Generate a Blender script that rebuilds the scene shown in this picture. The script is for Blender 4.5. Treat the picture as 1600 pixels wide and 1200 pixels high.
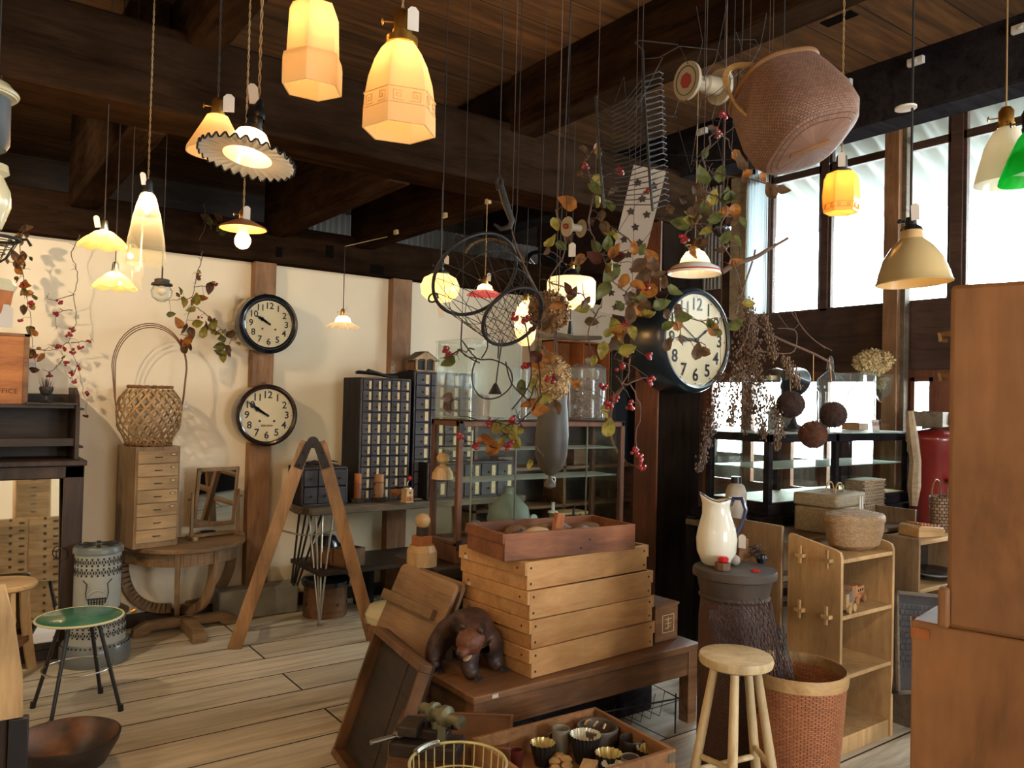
import bpy, math, random
from mathutils import Vector, Matrix, Euler
from math import sin, cos, pi, radians as R_, tan, atan, sqrt
random.seed(7)
for _o in list(bpy.data.objects): bpy.data.objects.remove(_o)
SC = bpy.context.scene; COL = SC.collection
V = Vector
# ---------------- camera ----------------
F = 1235.0; CAMZ = 1.5
YAW, PITCH, ROLL = R_(36.0), R_(1.2), R_(1.4)
_h = V((cos(YAW), -sin(YAW), 0)); _f = V((sin(YAW)*cos(PITCH), cos(YAW)*cos(PITCH), sin(PITCH)))
_u = _h.cross(_f)
CR = _h*cos(ROLL) + _u*sin(ROLL); CU = _u*cos(ROLL) - _h*sin(ROLL); CF = _f
CAM = V((0, 0, CAMZ))
cd = bpy.data.cameras.new('camera'); cam = bpy.data.objects.new('camera', cd); COL.objects.link(cam)
cd.sensor_fit = 'HORIZONTAL'; cd.sensor_width = 36; cd.lens = 36*F/1600; cd.clip_start = .05; cd.clip_end = 200
cam.matrix_world = Matrix(((CR.x, CU.x, -CF.x, 0), (CR.y, CU.y, -CF.y, 0), (CR.z, CU.z, -CF.z, CAMZ), (0, 0, 0, 1)))
SC.camera = cam
def ray(u, v): return CR*((u-800)/F) + CU*(-(v-600)/F) + CF
def P(u, v, D): return CAM + ray(u, v)*D
def onz(u, v, z): r = ray(u, v); return CAM + r*((z-CAMZ)/r.z)
def ony(u, v, y): r = ray(u, v); return CAM + r*(y/r.y)
def onx(u, v, x): r = ray(u, v); return CAM + r*(x/r.x)
def dep(p): return (V(p)-CAM).dot(CF)
# ---------------- colour management, world, daylight ----------------
SC.view_settings.view_transform = 'Standard'; SC.view_settings.look = 'None'
SC.view_settings.exposure = 0.9; SC.view_settings.gamma = 1; SC.view_settings.use_curve_mapping = False
w = bpy.data.worlds.new('overcast_sky'); SC.world = w; w.use_nodes = True
w.node_tree.nodes['Background'].inputs[0].default_value = (.86, .94, 1, 1)
w.node_tree.nodes['Background'].inputs[1].default_value = 14.0
try:
    SC.cycles.use_denoising = True; SC.cycles.max_bounces = 8; SC.cycles.transparent_max_bounces = 24
    SC.cycles.diffuse_bounces = 4; SC.cycles.glossy_bounces = 3; SC.cycles.transmission_bounces = 4
    SC.cycles.sample_clamp_indirect = 6; SC.cycles.caustics_reflective = False; SC.cycles.caustics_refractive = False
except Exception: pass
def portal(name, c, sx, sy, rot):
    l = bpy.data.lights.new(name, 'AREA'); l.shape = 'RECTANGLE'; l.size = sx; l.size_y = sy
    l.cycles.is_portal = True
    o = bpy.data.objects.new(name, l); COL.objects.link(o); o.location = c; o.rotation_euler = rot
WX = 5.15      # window wall
WY = 5.5       # back wall
portal('window_daylight', (WX+.12, 1.8, 2.4), 2.4, 9.0, (0, R_(90), 0))
portal('front_fill_daylight', (2.6, -3.1, 1.5), 1.6, 1.4, (R_(90), 0, 0))  # portal for the opening added behind the camera as daylight fill
def lamp_light(p, power, col=(1, .62, .28), r=.03, name='bulb_light'):
    l = bpy.data.lights.new(name, 'POINT'); l.energy = power; l.color = col; l.shadow_soft_size = r
    o = bpy.data.objects.new(name, l); COL.objects.link(o); o.location = p
    return o
# ---------------- materials ----------------
MATS = {}
def _mat(name):
    m = bpy.data.materials.new(name); m.use_nodes = True; nt = m.node_tree; nt.nodes.clear()
    out = nt.nodes.new('ShaderNodeOutputMaterial'); MATS[name] = m
    return m, nt, out
def N(nt, t, **k):
    n = nt.nodes.new(t)
    for a, b in k.items():
        if a.startswith('i_'):
            key = a[2:]; key = int(key) if key.isdigit() else key.replace('_', ' ')
            n.inputs[key].default_value = b
        else: setattr(n, a, b)
    return n
def c4(c): return (c[0], c[1], c[2], 1)
def S2(*rgb):  # sRGB 0-255 -> linear
    return tuple(((x/255)/12.92 if x/255 <= .04045 else ((x/255+.055)/1.055)**2.4) for x in rgb)
def ramp(nt, fac, stops):
    r = N(nt, 'ShaderNodeValToRGB'); e = r.color_ramp.elements
    while len(e) < len(stops): e.new(.5)
    for i, (p, c) in enumerate(stops): e[i].position = p; e[i].color = c4(c)
    nt.links.new(fac, r.inputs[0]); return r
def coords(nt, scale, rnd=True):
    tc = N(nt, 'ShaderNodeTexCoord'); mp = N(nt, 'ShaderNodeMapping'); mp.inputs['Scale'].default_value = scale
    nt.links.new(tc.outputs['Object'], mp.inputs[0])
    if rnd:
        oi = N(nt, 'ShaderNodeObjectInfo'); ml = N(nt, 'ShaderNodeMath', operation='MULTIPLY'); ml.inputs[1].default_value = 17
        nt.links.new(oi.outputs['Random'], ml.inputs[0])
        cb = N(nt, 'ShaderNodeCombineXYZ')
        for i in range(3): nt.links.new(ml.outputs[0], cb.inputs[i])
        nt.links.new(cb.outputs[0], mp.inputs['Location'])
    return mp.outputs[0]
def plain(name, col, rough=.5, metal=0, noise=0, nscale=12, bump=0, coat=0, spec=.5, dark=None, alpha=None):
    m, nt, out = _mat(name); b = N(nt, 'ShaderNodeBsdfPrincipled'); nt.links.new(b.outputs[0], out.inputs[0])
    b.inputs['Base Color'].default_value = c4(col); b.inputs['Roughness'].default_value = rough
    b.inputs['Metallic'].default_value = metal; b.inputs['Coat Weight'].default_value = coat
    b.inputs['Specular IOR Level'].default_value = spec
    if noise or bump:
        co = coords(nt, (1, 1, 1)); n = N(nt, 'ShaderNodeTexNoise'); n.inputs['Scale'].default_value = nscale; n.inputs['Detail'].default_value = 6
        nt.links.new(co, n.inputs['Vector'])
        if noise:
            d = dark or tuple(x*(1-noise) for x in col)
            r = ramp(nt, n.outputs[0], [(.35, d), (.65, col)]); nt.links.new(r.outputs[0], b.inputs['Base Color'])
        if bump:
            bp = N(nt, 'ShaderNodeBump'); bp.inputs['Strength'].default_value = bump; bp.inputs['Distance'].default_value = .01
            nt.links.new(n.outputs[0], bp.inputs['Height']); nt.links.new(bp.outputs[0], b.inputs['Normal'])
    return m
def wood(name, light, dark, axis='x', scale=1, rough=.55, bump=.25, coat=0, stain=.4, ring=9, spec=.35):
    m, nt, out = _mat(name); b = N(nt, 'ShaderNodeBsdfPrincipled'); nt.links.new(b.outputs[0], out.inputs[0])
    s = {'x': (1.2, ring, ring), 'y': (ring, 1.2, ring), 'z': (ring, ring, 1.2)}[axis]
    co = coords(nt, tuple(k*scale for k in s))
    n = N(nt, 'ShaderNodeTexNoise'); n.inputs['Scale'].default_value = 1.6; n.inputs['Detail'].default_value = 8; n.inputs['Roughness'].default_value = .62; n.inputs['Distortion'].default_value = .9
    nt.links.new(co, n.inputs['Vector'])
    n2 = N(nt, 'ShaderNodeTexNoise'); n2.inputs['Scale'].default_value = 11; n2.inputs['Detail'].default_value = 4
    nt.links.new(co, n2.inputs['Vector'])
    mx = N(nt, 'ShaderNodeMath', operation='MULTIPLY_ADD'); mx.inputs[1].default_value = .35
    nt.links.new(n2.outputs[0], mx.inputs[0]); nt.links.new(n.outputs[0], mx.inputs[2])
    mid = tuple((a*.55+c*.45) for a, c in zip(light, dark))
    r = ramp(nt, mx.outputs[0], [(.42, dark), (.62, mid), (.86, light)])
    co2 = coords(nt, (2.2, 2.2, 2.2)); n3 = N(nt, 'ShaderNodeTexNoise'); n3.inputs['Scale'].default_value = 1.5; n3.inputs['Detail'].default_value = 5
    nt.links.new(co2, n3.inputs['Vector'])
    r3 = ramp(nt, n3.outputs[0], [(.35, (1-stain,)*3), (.62, (1, 1, 1))])
    mm = N(nt, 'ShaderNodeMix', data_type='RGBA', blend_type='MULTIPLY'); mm.inputs[0].default_value = 1
    nt.links.new(r.outputs[0], mm.inputs[6]); nt.links.new(r3.outputs[0], mm.inputs[7])
    nt.links.new(mm.outputs[2], b.inputs['Base Color'])
    b.inputs['Specular IOR Level'].default_value = spec; b.inputs['Roughness'].default_value = rough; b.inputs['Coat Weight'].default_value = coat
    if bump:
        bp = N(nt, 'ShaderNodeBump'); bp.inputs['Strength'].default_value = bump; bp.inputs['Distance'].default_value = .004
        nt.links.new(mx.outputs[0], bp.inputs['Height']); nt.links.new(bp.outputs[0], b.inputs['Normal'])
    return m
def planks(name, light, dark, length, width, rough=.6, gap=.004, tint=.25, gcol=(.01, .007, .005), off=(0, 0, 0), bump=.4, worn=None):
    """boards along X"""
    m, nt, out = _mat(name); b = N(nt, 'ShaderNodeBsdfPrincipled'); nt.links.new(b.outputs[0], out.inputs[0])
    tc = N(nt, 'ShaderNodeTexCoord'); mp = N(nt, 'ShaderNodeMapping'); mp.inputs['Location'].default_value = off
    nt.links.new(tc.outputs['Object'], mp.inputs[0])
    br = N(nt, 'ShaderNodeTexBrick'); br.offset = .37; br.inputs['Scale'].default_value = 1
    br.inputs['Brick Width'].default_value = length; br.inputs['Row Height'].default_value = width
    br.inputs['Mortar Size'].default_value = gap; br.inputs['Mortar Smooth'].default_value = .1; br.inputs['Bias'].default_value = 0
    br.inputs['Color1'].default_value = (1, 1, 1, 1); br.inputs['Color2'].default_value = (1-tint,)*3+(1,); br.inputs['Mortar'].default_value = (0, 0, 0, 1)
    nt.links.new(mp.outputs[0], br.inputs['Vector'])
    m2 = N(nt, 'ShaderNodeMapping'); m2.inputs['Scale'].default_value = (1, 11, 11)
    nt.links.new(mp.outputs[0], m2.inputs[0])
    ad = N(nt, 'ShaderNodeMix', data_type='RGBA', blend_type='ADD'); ad.inputs[0].default_value = 1
    sc = N(nt, 'ShaderNodeVectorMath', operation='SCALE'); sc.inputs['Scale'].default_value = 40
    nt.links.new(br.outputs['Color'], sc.inputs[0])
    av = N(nt, 'ShaderNodeVectorMath', operation='ADD'); nt.links.new(m2.outputs[0], av.inputs[0]); nt.links.new(sc.outputs[0], av.inputs[1])
    n = N(nt, 'ShaderNodeTexNoise'); n.inputs['Scale'].default_value = 1.7; n.inputs['Detail'].default_value = 9; n.inputs['Roughness'].default_value = .65; n.inputs['Distortion'].default_value = .7
    nt.links.new(av.outputs[0], n.inputs['Vector'])
    r = ramp(nt, n.outputs[0], [(.3, dark), (.5, tuple((a+c)/2 for a, c in zip(light, dark))), (.7, light)])
    col = r.outputs[0]
    if worn:
        n4 = N(nt, 'ShaderNodeTexNoise'); n4.inputs['Scale'].default_value = 1.1; n4.inputs['Detail'].default_value = 4
        nt.links.new(mp.outputs[0], n4.inputs['Vector']); r4 = ramp(nt, n4.outputs[0], [(.42, (0,)*3), (.62, (1,)*3)])
        mw = N(nt, 'ShaderNodeMix', data_type='RGBA'); nt.links.new(r4.outputs[0], mw.inputs[0]); nt.links.new(col, mw.inputs[6])
        mw.inputs[7].default_value = c4(worn)
        mv = N(nt, 'ShaderNodeMix', data_type='RGBA'); mv.inputs[0].default_value = .45
        nt.links.new(col, mv.inputs[6]); nt.links.new(mw.outputs[2], mv.inputs[7]); col = mv.outputs[2]
    mm = N(nt, 'ShaderNodeMix', data_type='RGBA', blend_type='MULTIPLY'); mm.inputs[0].default_value = 1
    nt.links.new(col, mm.inputs[6]); nt.links.new(br.outputs['Color'], mm.inputs[7])
    mg = N(nt, 'ShaderNodeMix', data_type='RGBA'); nt.links.new(br.outputs['Fac'], mg.inputs[0]); nt.links.new(mm.outputs[2], mg.inputs[6]); mg.inputs[7].default_value = c4(gcol)
    nt.links.new(mg.outputs[2], b.inputs['Base Color']); b.inputs['Roughness'].default_value = rough
    su = N(nt, 'ShaderNodeMath', operation='MULTIPLY_ADD'); su.inputs[1].default_value = -3
    nt.links.new(br.outputs['Fac'], su.inputs[0]); nt.links.new(n.outputs[0], su.inputs[2])
    bp = N(nt, 'ShaderNodeBump'); bp.inputs['Strength'].default_value = bump; bp.inputs['Distance'].default_value = .005
    nt.links.new(su.outputs[0], bp.inputs['Height']); nt.links.new(bp.outputs[0], b.inputs['Normal'])
    return m
def glass(name, tint=(.97, 1, .98), refl=1.0, rough=.02, edge=.35, edge_milk=0):
    """thin pane: see-through with fresnel reflection"""
    m, nt, out = _mat(name)
    t = N(nt, 'ShaderNodeBsdfTransparent'); t.inputs[0].default_value = c4(tint)
    g = N(nt, 'ShaderNodeBsdfGlossy'); g.inputs['Roughness'].default_value = rough
    lw = N(nt, 'ShaderNodeLayerWeight'); lw.inputs['Blend'].default_value = .5
    pw = N(nt, 'ShaderNodeMath', operation='POWER'); pw.inputs[1].default_value = 4; nt.links.new(lw.outputs['Facing'], pw.inputs[0])
    ml = N(nt, 'ShaderNodeMath', operation='MULTIPLY_ADD'); ml.inputs[1].default_value = refl*(.3+edge); ml.inputs[2].default_value = .035*refl
    nt.links.new(pw.outputs[0], ml.inputs[0])
    if edge_milk > .05:
        rr_ = ramp(nt, pw.outputs[0], [(0, tint), (.9, tuple(x*.35 for x in tint))]); nt.links.new(rr_.outputs[0], t.inputs[0])  # tint darkened toward grazing edges so the outlines show
    mx = N(nt, 'ShaderNodeMixShader'); nt.links.new(ml.outputs[0], mx.inputs[0]); nt.links.new(t.outputs[0], mx.inputs[1]); nt.links.new(g.outputs[0], mx.inputs[2])
    nt.links.new(mx.outputs[0], out.inputs[0])
    if edge_milk:
        d = N(nt, 'ShaderNodeBsdfDiffuse'); d.inputs[0].default_value = (.8, .82, .78, 1); m3 = N(nt, 'ShaderNodeMixShader')  # whitish sheen mixed in, stronger at the edges, so clear glass shows
        md = N(nt, 'ShaderNodeMath', operation='MULTIPLY_ADD'); md.inputs[1].default_value = edge_milk*4; md.inputs[2].default_value = edge_milk; nt.links.new(pw.outputs[0], md.inputs[0]); nt.links.new(md.outputs[0], m3.inputs[0])
        nt.links.new(mx.outputs[0], m3.inputs[1]); nt.links.new(d.outputs[0], m3.inputs[2]); nt.links.new(m3.outputs[0], out.inputs[0])
    return m
def shade(name, col, trans=(1, .8, .5), amt=.6, gloss=.08):
    """milk glass: diffuse + translucent + slight gloss"""
    m, nt, out = _mat(name)
    d = N(nt, 'ShaderNodeBsdfDiffuse'); d.inputs[0].default_value = c4(col)
    t = N(nt, 'ShaderNodeBsdfTranslucent'); t.inputs[0].default_value = c4(trans)
    g = N(nt, 'ShaderNodeBsdfGlossy'); g.inputs['Roughness'].default_value = .12
    mx = N(nt, 'ShaderNodeMixShader'); mx.inputs[0].default_value = amt
    nt.links.new(d.outputs[0], mx.inputs[1]); nt.links.new(t.outputs[0], mx.inputs[2])
    m2 = N(nt, 'ShaderNodeMixShader'); m2.inputs[0].default_value = gloss
    nt.links.new(mx.outputs[0], m2.inputs[1]); nt.links.new(g.outputs[0], m2.inputs[2])
    nt.links.new(m2.outputs[0], out.inputs[0]); return m
def glow(name, col, strength):
    m, nt, out = _mat(name); e = N(nt, 'ShaderNodeEmission'); e.inputs[0].default_value = c4(col); e.inputs[1].default_value = strength
    nt.links.new(e.outputs[0], out.inputs[0]); return m
def weave(name, light, dark, nu, nz, rough=.55, hole=0, bump=.8, radial=True):
    """basket weave from object coords: angle x height"""
    m, nt, out = _mat(name); b = N(nt, 'ShaderNodeBsdfPrincipled'); nt.links.new(b.outputs[0], out.inputs[0])
    tc = N(nt, 'ShaderNodeTexCoord'); sp = N(nt, 'ShaderNodeSeparateXYZ'); nt.links.new(tc.outputs['Object'], sp.inputs[0])
    at = N(nt, 'ShaderNodeMath', operation='ARCTAN2'); nt.links.new(sp.outputs['Y'], at.inputs[0]); nt.links.new(sp.outputs['X'], at.inputs[1])
    a = N(nt, 'ShaderNodeMath', operation='MULTIPLY'); a.inputs[1].default_value = nu/(2*pi) if radial else nu
    nt.links.new(at.outputs[0] if radial else sp.outputs['X'], a.inputs[0])
    z = N(nt, 'ShaderNodeMath', operation='MULTIPLY'); z.inputs[1].default_value = nz
    nt.links.new(sp.outputs['Z'], z.inputs[0])
    cb = N(nt, 'ShaderNodeCombineXYZ')
    if not radial:
        sy = N(nt, 'ShaderNodeMath', operation='MULTIPLY_ADD'); sy.inputs[1].default_value = nu; nt.links.new(sp.outputs['Y'], sy.inputs[0]); nt.links.new(a.outputs[0], sy.inputs[2]); nt.links.new(sy.outputs[0], cb.inputs[0])
    else: nt.links.new(a.outputs[0], cb.inputs[0])
    nt.links.new(z.outputs[0], cb.inputs[1])
    br = N(nt, 'ShaderNodeTexBrick'); br.offset = .5; br.inputs['Scale'].default_value = 1; br.inputs['Brick Width'].default_value = 1; br.inputs['Row Height'].default_value = 1
    br.inputs['Mortar Size'].default_value = .1; br.inputs['Mortar Smooth'].default_value = 1
    br.inputs['Color1'].default_value = c4(light); br.inputs['Color2'].default_value = c4(tuple(x*.7 for x in light)); br.inputs['Mortar'].default_value = c4(dark)
    nt.links.new(cb.outputs[0], br.inputs['Vector']); nt.links.new(br.outputs['Color'], b.inputs['Base Color'])
    b.inputs['Roughness'].default_value = rough
    iv = N(nt, 'ShaderNodeMath', operation='SUBTRACT'); iv.inputs[0].default_value = 1; nt.links.new(br.outputs['Fac'], iv.inputs[1])
    bp = N(nt, 'ShaderNodeBump'); bp.inputs['Strength'].default_value = bump; bp.inputs['Distance'].default_value = .006
    nt.links.new(iv.outputs[0], bp.inputs['Height']); nt.links.new(bp.outputs[0], b.inputs['Normal'])
    return m
# ---------------- geometry builder ----------------
def rotz(a): return Matrix.Rotation(a, 4, 'Z')
def align(d):  # matrix whose Z points along d
    d = V(d).normalized(); return d.to_track_quat('Z', 'Y').to_matrix().to_4x4()
class G:
    def __init__(s): s.v = []; s.f = []; s.mi = []; s.cur = 0
    def add(s, vs, fs, m=None):
        o = len(s.v)
        s.v += [tuple(m @ V(p)) if m else tuple(p) for p in vs]
        s.f += [tuple(i+o for i in f) for f in fs]; s.mi += [s.cur]*len(fs); return s
    def box(s, c, d, m=None, rz=0, taper=1):
        x, y, z = d[0]/2, d[1]/2, d[2]/2; t = taper
        vs = [(-x, -y, -z), (x, -y, -z), (x, y, -z), (-x, y, -z), (-x*t, -y*t, z), (x*t, -y*t, z), (x*t, y*t, z), (-x*t, y*t, z)]
        M = Matrix.Translation(V(c)) @ rotz(rz)
        if m: M = m @ M
        return s.add(vs, [(3, 2, 1, 0), (4, 5, 6, 7), (0, 1, 5, 4), (1, 2, 6, 5), (2, 3, 7, 6), (3, 0, 4, 7)], M)
    def bx(s, x0, x1, y0, y1, z0, z1, m=None):
        return s.box(((x0+x1)/2, (y0+y1)/2, (z0+z1)/2), (abs(x1-x0), abs(y1-y0), abs(z1-z0)), m)
    def bar(s, a, b, w, h, up=(0, 0, 1), w2=None, h2=None):
        a = V(a); b = V(b); d = (b-a); z = d.normalized(); u = V(up)
        x = z.cross(u)
        if x.length < 1e-4: x = z.cross(V((0, 1, 0)))
        x.normalize(); y = x.cross(z); w2 = w2 or w; h2 = h2 or h
        vs = []
        for p, ww, hh in ((a, w, h), (b, w2, h2)):
            for sx, sy in ((-1, -1), (1, -1), (1, 1), (-1, 1)): vs.append(p + x*sx*ww/2 + y*sy*hh/2)
        return s.add(vs, [(3, 2, 1, 0), (4, 5, 6, 7), (0, 1, 5, 4), (1, 2, 6, 5), (2, 3, 7, 6), (3, 0, 4, 7)])
    def tube(s, pts, r, n=8, closed=False, cap=True):
        pts = [V(p) for p in pts]; L = len(pts); rs = r if isinstance(r, (list, tuple)) else [r]*L
        vs = []; fs = []; prev = None
        for i, p in enumerate(pts):
            t = (pts[(i+1) % L]-pts[i-1]) if closed else (pts[min(i+1, L-1)]-pts[max(i-1, 0)])
            if t.length < 1e-9: t = V((0, 0, 1))
            t.normalize()
            if prev is None:
                x = t.cross(V((0, 0, 1)));
                if x.length < .1: x = t.cross(V((1, 0, 0)))
            else: x = prev - t*prev.dot(t)
            if x.length < 1e-6: x = t.orthogonal()
            x.normalize(); prev = x; y = t.cross(x)
            for k in range(n):
                a = 2*pi*k/n; vs.append(p + (x*cos(a) + y*sin(a))*rs[i])
        for i in range(L if closed else L-1):
            j = (i+1) % L
            for k in range(n):
                k2 = (k+1) % n; fs.append((i*n+k, i*n+k2, j*n+k2, j*n+k))
        if cap and not closed: fs.append(tuple(range(n-1, -1, -1))); fs.append(tuple((L-1)*n+k for k in range(n)))
        return s.add(vs, fs)
    def lathe(s, prof, n=32, c=(0, 0, 0), m=None, a0=0, a1=2*pi, wob=None, rot=0, squash=1):
        vs = []; fs = []; full = abs(a1-a0-2*pi) < 1e-6; na = n if full else n+1
        for r, z in prof:
            for k in range(na):
                a = a0+(a1-a0)*k/n + rot; q = r*(wob(a, z) if wob else 1); vs.append((q*cos(a), q*sin(a)*squash, z))
        L = len(prof)
        for i in range(L-1):
            for k in range(n):
                k2 = (k+1) % na if full else k+1
                fs.append((i*na+k, i*na+k2, (i+1)*na+k2, (i+1)*na+k))
        M = Matrix.Translation(V(c));
        if m: M = m @ M
        return s.add(vs, fs, M)
    def cyl(s, c, r, h, n=24, m=None, r2=None):
        r2 = r if r2 is None else r2
        return s.lathe([(0, 0), (r, 0), (r2, h), (0, h)], n, c, m)
    def rod(s, a, b, r, n=10, r2=None):
        a = V(a); b = V(b); L = (b-a).length
        return s.cyl((0, 0, 0), r, L, n, Matrix.Translation(a) @ align(b-a), r2)
    def sph(s, c, r, n=16, sc=(1, 1, 1), m=None):
        k = max(4, n//2); prof = [(sin(pi*i/k), -cos(pi*i/k)) for i in range(k+1)]
        M = Matrix.Translation(V(c)) @ Matrix.Diagonal((r*sc[0], r*sc[1], r*sc[2], 1))
        if m: M = m @ M
        return s.lathe(prof, n, (0, 0, 0), M)
    def ring(s, c, R, r, n=32, k=8, m=None, sy=1):
        M = Matrix.Translation(V(c))
        if m: M = m @ M
        pts = [M @ V((R*cos(2*pi*i/n), R*sy*sin(2*pi*i/n), 0)) for i in range(n)]
        return s.tube(pts, r, k, closed=True)
    def plate(s, outline, t, m=None):  # outline in XY, thickness along Z centred
        n = len(outline); vs = [(x, y, -t/2) for x, y in outline]+[(x, y, t/2) for x, y in outline]
        fs = [tuple(range(n-1, -1, -1)), tuple(range(n, 2*n))]+[(i, (i+1) % n, n+(i+1) % n, n+i) for i in range(n)]
        return s.add(vs, fs, m)
    def done(s, name, mat, parent=None, smooth=True, bevel=0, solid=0, ang=35, sub=0):
        me = bpy.data.meshes.new(name); me.from_pydata(s.v, [], s.f)
        mats = mat if isinstance(mat, (list, tuple)) else [mat]
        for q in mats: me.materials.append(MATS[q] if isinstance(q, str) else q)
        if len(mats) > 1: me.polygons.foreach_set('material_index', s.mi)
        if smooth:
            me.polygons.foreach_set('use_smooth', [True]*len(me.polygons)); me.update()
            try: me.set_sharp_from_angle(angle=R_(ang))
            except Exception: pass
        me.update()
        o = bpy.data.objects.new(name, me); COL.objects.link(o)
        if parent: o.parent = parent
        if solid: q = o.modifiers.new('solid', 'SOLIDIFY'); q.thickness = solid; q.offset = 0
        if bevel:
            q = o.modifiers.new('bevel', 'BEVEL'); q.width = bevel; q.segments = 2; q.limit_method = 'ANGLE'; q.angle_limit = R_(40)
        if sub: q = o.modifiers.new('sub', 'SUBSURF'); q.levels = sub; q.render_levels = sub
        return o
def T(name, label, cat, loc=(0, 0, 0), rz=0, group=None, rot=None):
    o = bpy.data.objects.new(name, None); COL.objects.link(o); o.empty_display_size = .05
    o.location = loc; o.rotation_euler = rot if rot else (0, 0, rz); return tag(o, label, cat, group)
def tag(o, label, cat, group=None):
    o['label'] = label; o['category'] = cat
    if group: o['group'] = group
    return o
def struct(name, g, mat, **k):
    o = g.done(name, mat, None, **k); o['kind'] = 'structure'; return o
def dup(root, loc=None, rz=None, label=None, group=None):
    r = root.copy(); COL.objects.link(r)
    if loc is not None: r.location = loc
    if rz is not None: r.rotation_euler = (0, 0, rz)
    if label: r['label'] = label
    if group: r['group'] = group
    def kids(a, b):
        for ch in list(a.children):
            c = ch.copy(); COL.objects.link(c); c.parent = b; kids(ch, c)
    kids(root, r); return r
def tag_paper(g, p, w=.022, h=.045, rz=0, tilt=0):
    m = Matrix.Translation(V(p)) @ Euler((R_(90), tilt, rz), 'ZYX').to_matrix().to_4x4()
    return g.plate([(-w/2, -h), (w/2, -h), (w/2, -w*.3), (w*.2, 0), (-w*.2, 0), (-w/2, -w*.3)], .001, m)
FACE = lambda p: math.atan2(p.y, p.x)-pi/2  # rz so that local -Y looks at the camera
# ---------------- palette ----------------
wood('beam_wood', S2(54, 38, 27), S2(22, 15, 10), 'x', rough=.75, bump=.6, spec=0)
wood('beam_wood_y', S2(60, 43, 31), S2(24, 17, 12), 'y', rough=.75, bump=.6, spec=0)
wood('post_wood', S2(166, 122, 84), S2(116, 80, 52), 'z', rough=.6)
wood('pillar_wood', S2(40, 30, 24), S2(18, 13, 11), 'z', rough=.5, spec=0)
wood('frame_wood', S2(92, 66, 54), S2(52, 36, 30), 'y', rough=.6)
wood('redwood', S2(130, 80, 56), S2(88, 50, 34), 'z', rough=.5)
wood('old_oak', S2(150, 120, 86), S2(104, 78, 52), 'x', rough=.55)
wood('old_oak_z', S2(160, 130, 96), S2(112, 86, 58), 'z', rough=.55)
wood('ladder_wood', S2(176, 136, 96), S2(124, 88, 58), 'z', rough=.5)
wood('pale_wood', S2(214, 176, 124), S2(172, 132, 86), 'x', rough=.5, bump=.15)
wood('pale_wood_z', S2(214, 176, 124), S2(172, 132, 86), 'z', rough=.5, bump=.15)
wood('tray_wood', S2(212, 164, 110), S2(174, 122, 74), 'x', rough=.42, bump=.1, stain=.2, ring=6)
wood('brown_wood', S2(142, 100, 66), S2(84, 56, 36), 'x', rough=.5)
wood('brown_wood_y', S2(134, 96, 64), S2(80, 54, 36), 'y', rough=.5)
wood('dark_wood', S2(70, 56, 46), S2(34, 27, 23), 'x', rough=.5)
wood('dark_wood_z', S2(72, 54, 44), S2(36, 26, 22), 'z', rough=.5)
wood('grey_wood', S2(128, 112, 92), S2(74, 62, 50), 'x', rough=.7)
wood('black_wood', S2(52, 48, 50), S2(22, 20, 24), 'x', rough=.9, spec=0)
wood('black_wood_z', S2(48, 44, 48), S2(20, 18, 22), 'z', rough=.45, spec=.08)
wood('drawer_dark', S2(86, 80, 84), S2(52, 48, 54), 'x', rough=.55)
wood('cabinet_mahogany', S2(124, 82, 58), S2(76, 48, 34), 'z', rough=.45)
wood('big_box_wood', S2(166, 118, 78), S2(118, 80, 50), 'z', scale=.8, rough=.6, stain=.3, ring=5)
wood('stool_pale', S2(224, 200, 156), S2(180, 150, 106), 'z', rough=.5)
wood('burnt_wood', S2(60, 48, 42), S2(26, 20, 20), 'x', rough=.45)
plain('plaster', S2(248, 230, 200), .9, noise=.07, nscale=1.6, bump=.15)
plain('brass', S2(196, 150, 74), .3, 1)
plain('dark_metal', S2(38, 36, 36), .45, .2)
plain('iron', S2(58, 54, 52), .6, .5, noise=.4, nscale=30)
plain('steel', S2(170, 168, 160), .3, 1)
plain('black_paint', S2(24, 24, 28), .3)
plain('black_enamel', S2(20, 24, 34), .25, coat=.3)
plain('cord', S2(150, 120, 78), .8)
plain('dark_cord', S2(40, 34, 32), .8)
plain('tag_paper', S2(208, 200, 190), .8)
plain('tag_ring', S2(150, 50, 46), .7)
plain('label_paper', S2(222, 196, 150), .8, noise=.2, nscale=40)
plain('ceramic', S2(222, 220, 212), .35, coat=.2)
plain('ink', S2(24, 24, 26), .6)
plain('dial_face', S2(206, 188, 150), .6, noise=.12, nscale=6)
glass('pane_glass', (.96, .99, .97), .8)
glass('clear_glass', (.93, .96, .95), 1.0, edge=.5, edge_milk=.06)
glass('clock_glass', (1, 1, 1), .12, edge=.1)
glass('amber_glass', (.99, .97, .9), .6, edge=.3, edge_milk=.05)
glass('green_edge', (.82, .96, .9), 1.0, edge=.5, edge_milk=.16)
plain('hole', (.006, .005, .004), 1, spec=0)
glow('bulb_glow', (1, .72, .38), 30)
glow('filament', (1, .6, .2), 60)
shade('milk_warm', S2(240, 215, 170), (1, .84, .58), .6)
shade('milk_white', S2(244, 240, 230), (1, .88, .66), .5)
shade('milk_yellow', S2(244, 205, 120), (1, .76, .36), .6)
plain('wood_shade', S2(150, 96, 56), .5); plain('enamel_cream', S2(206, 196, 160), .22, coat=.3); plain('enamel_white', S2(238, 236, 226), .25, coat=.3)
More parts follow.
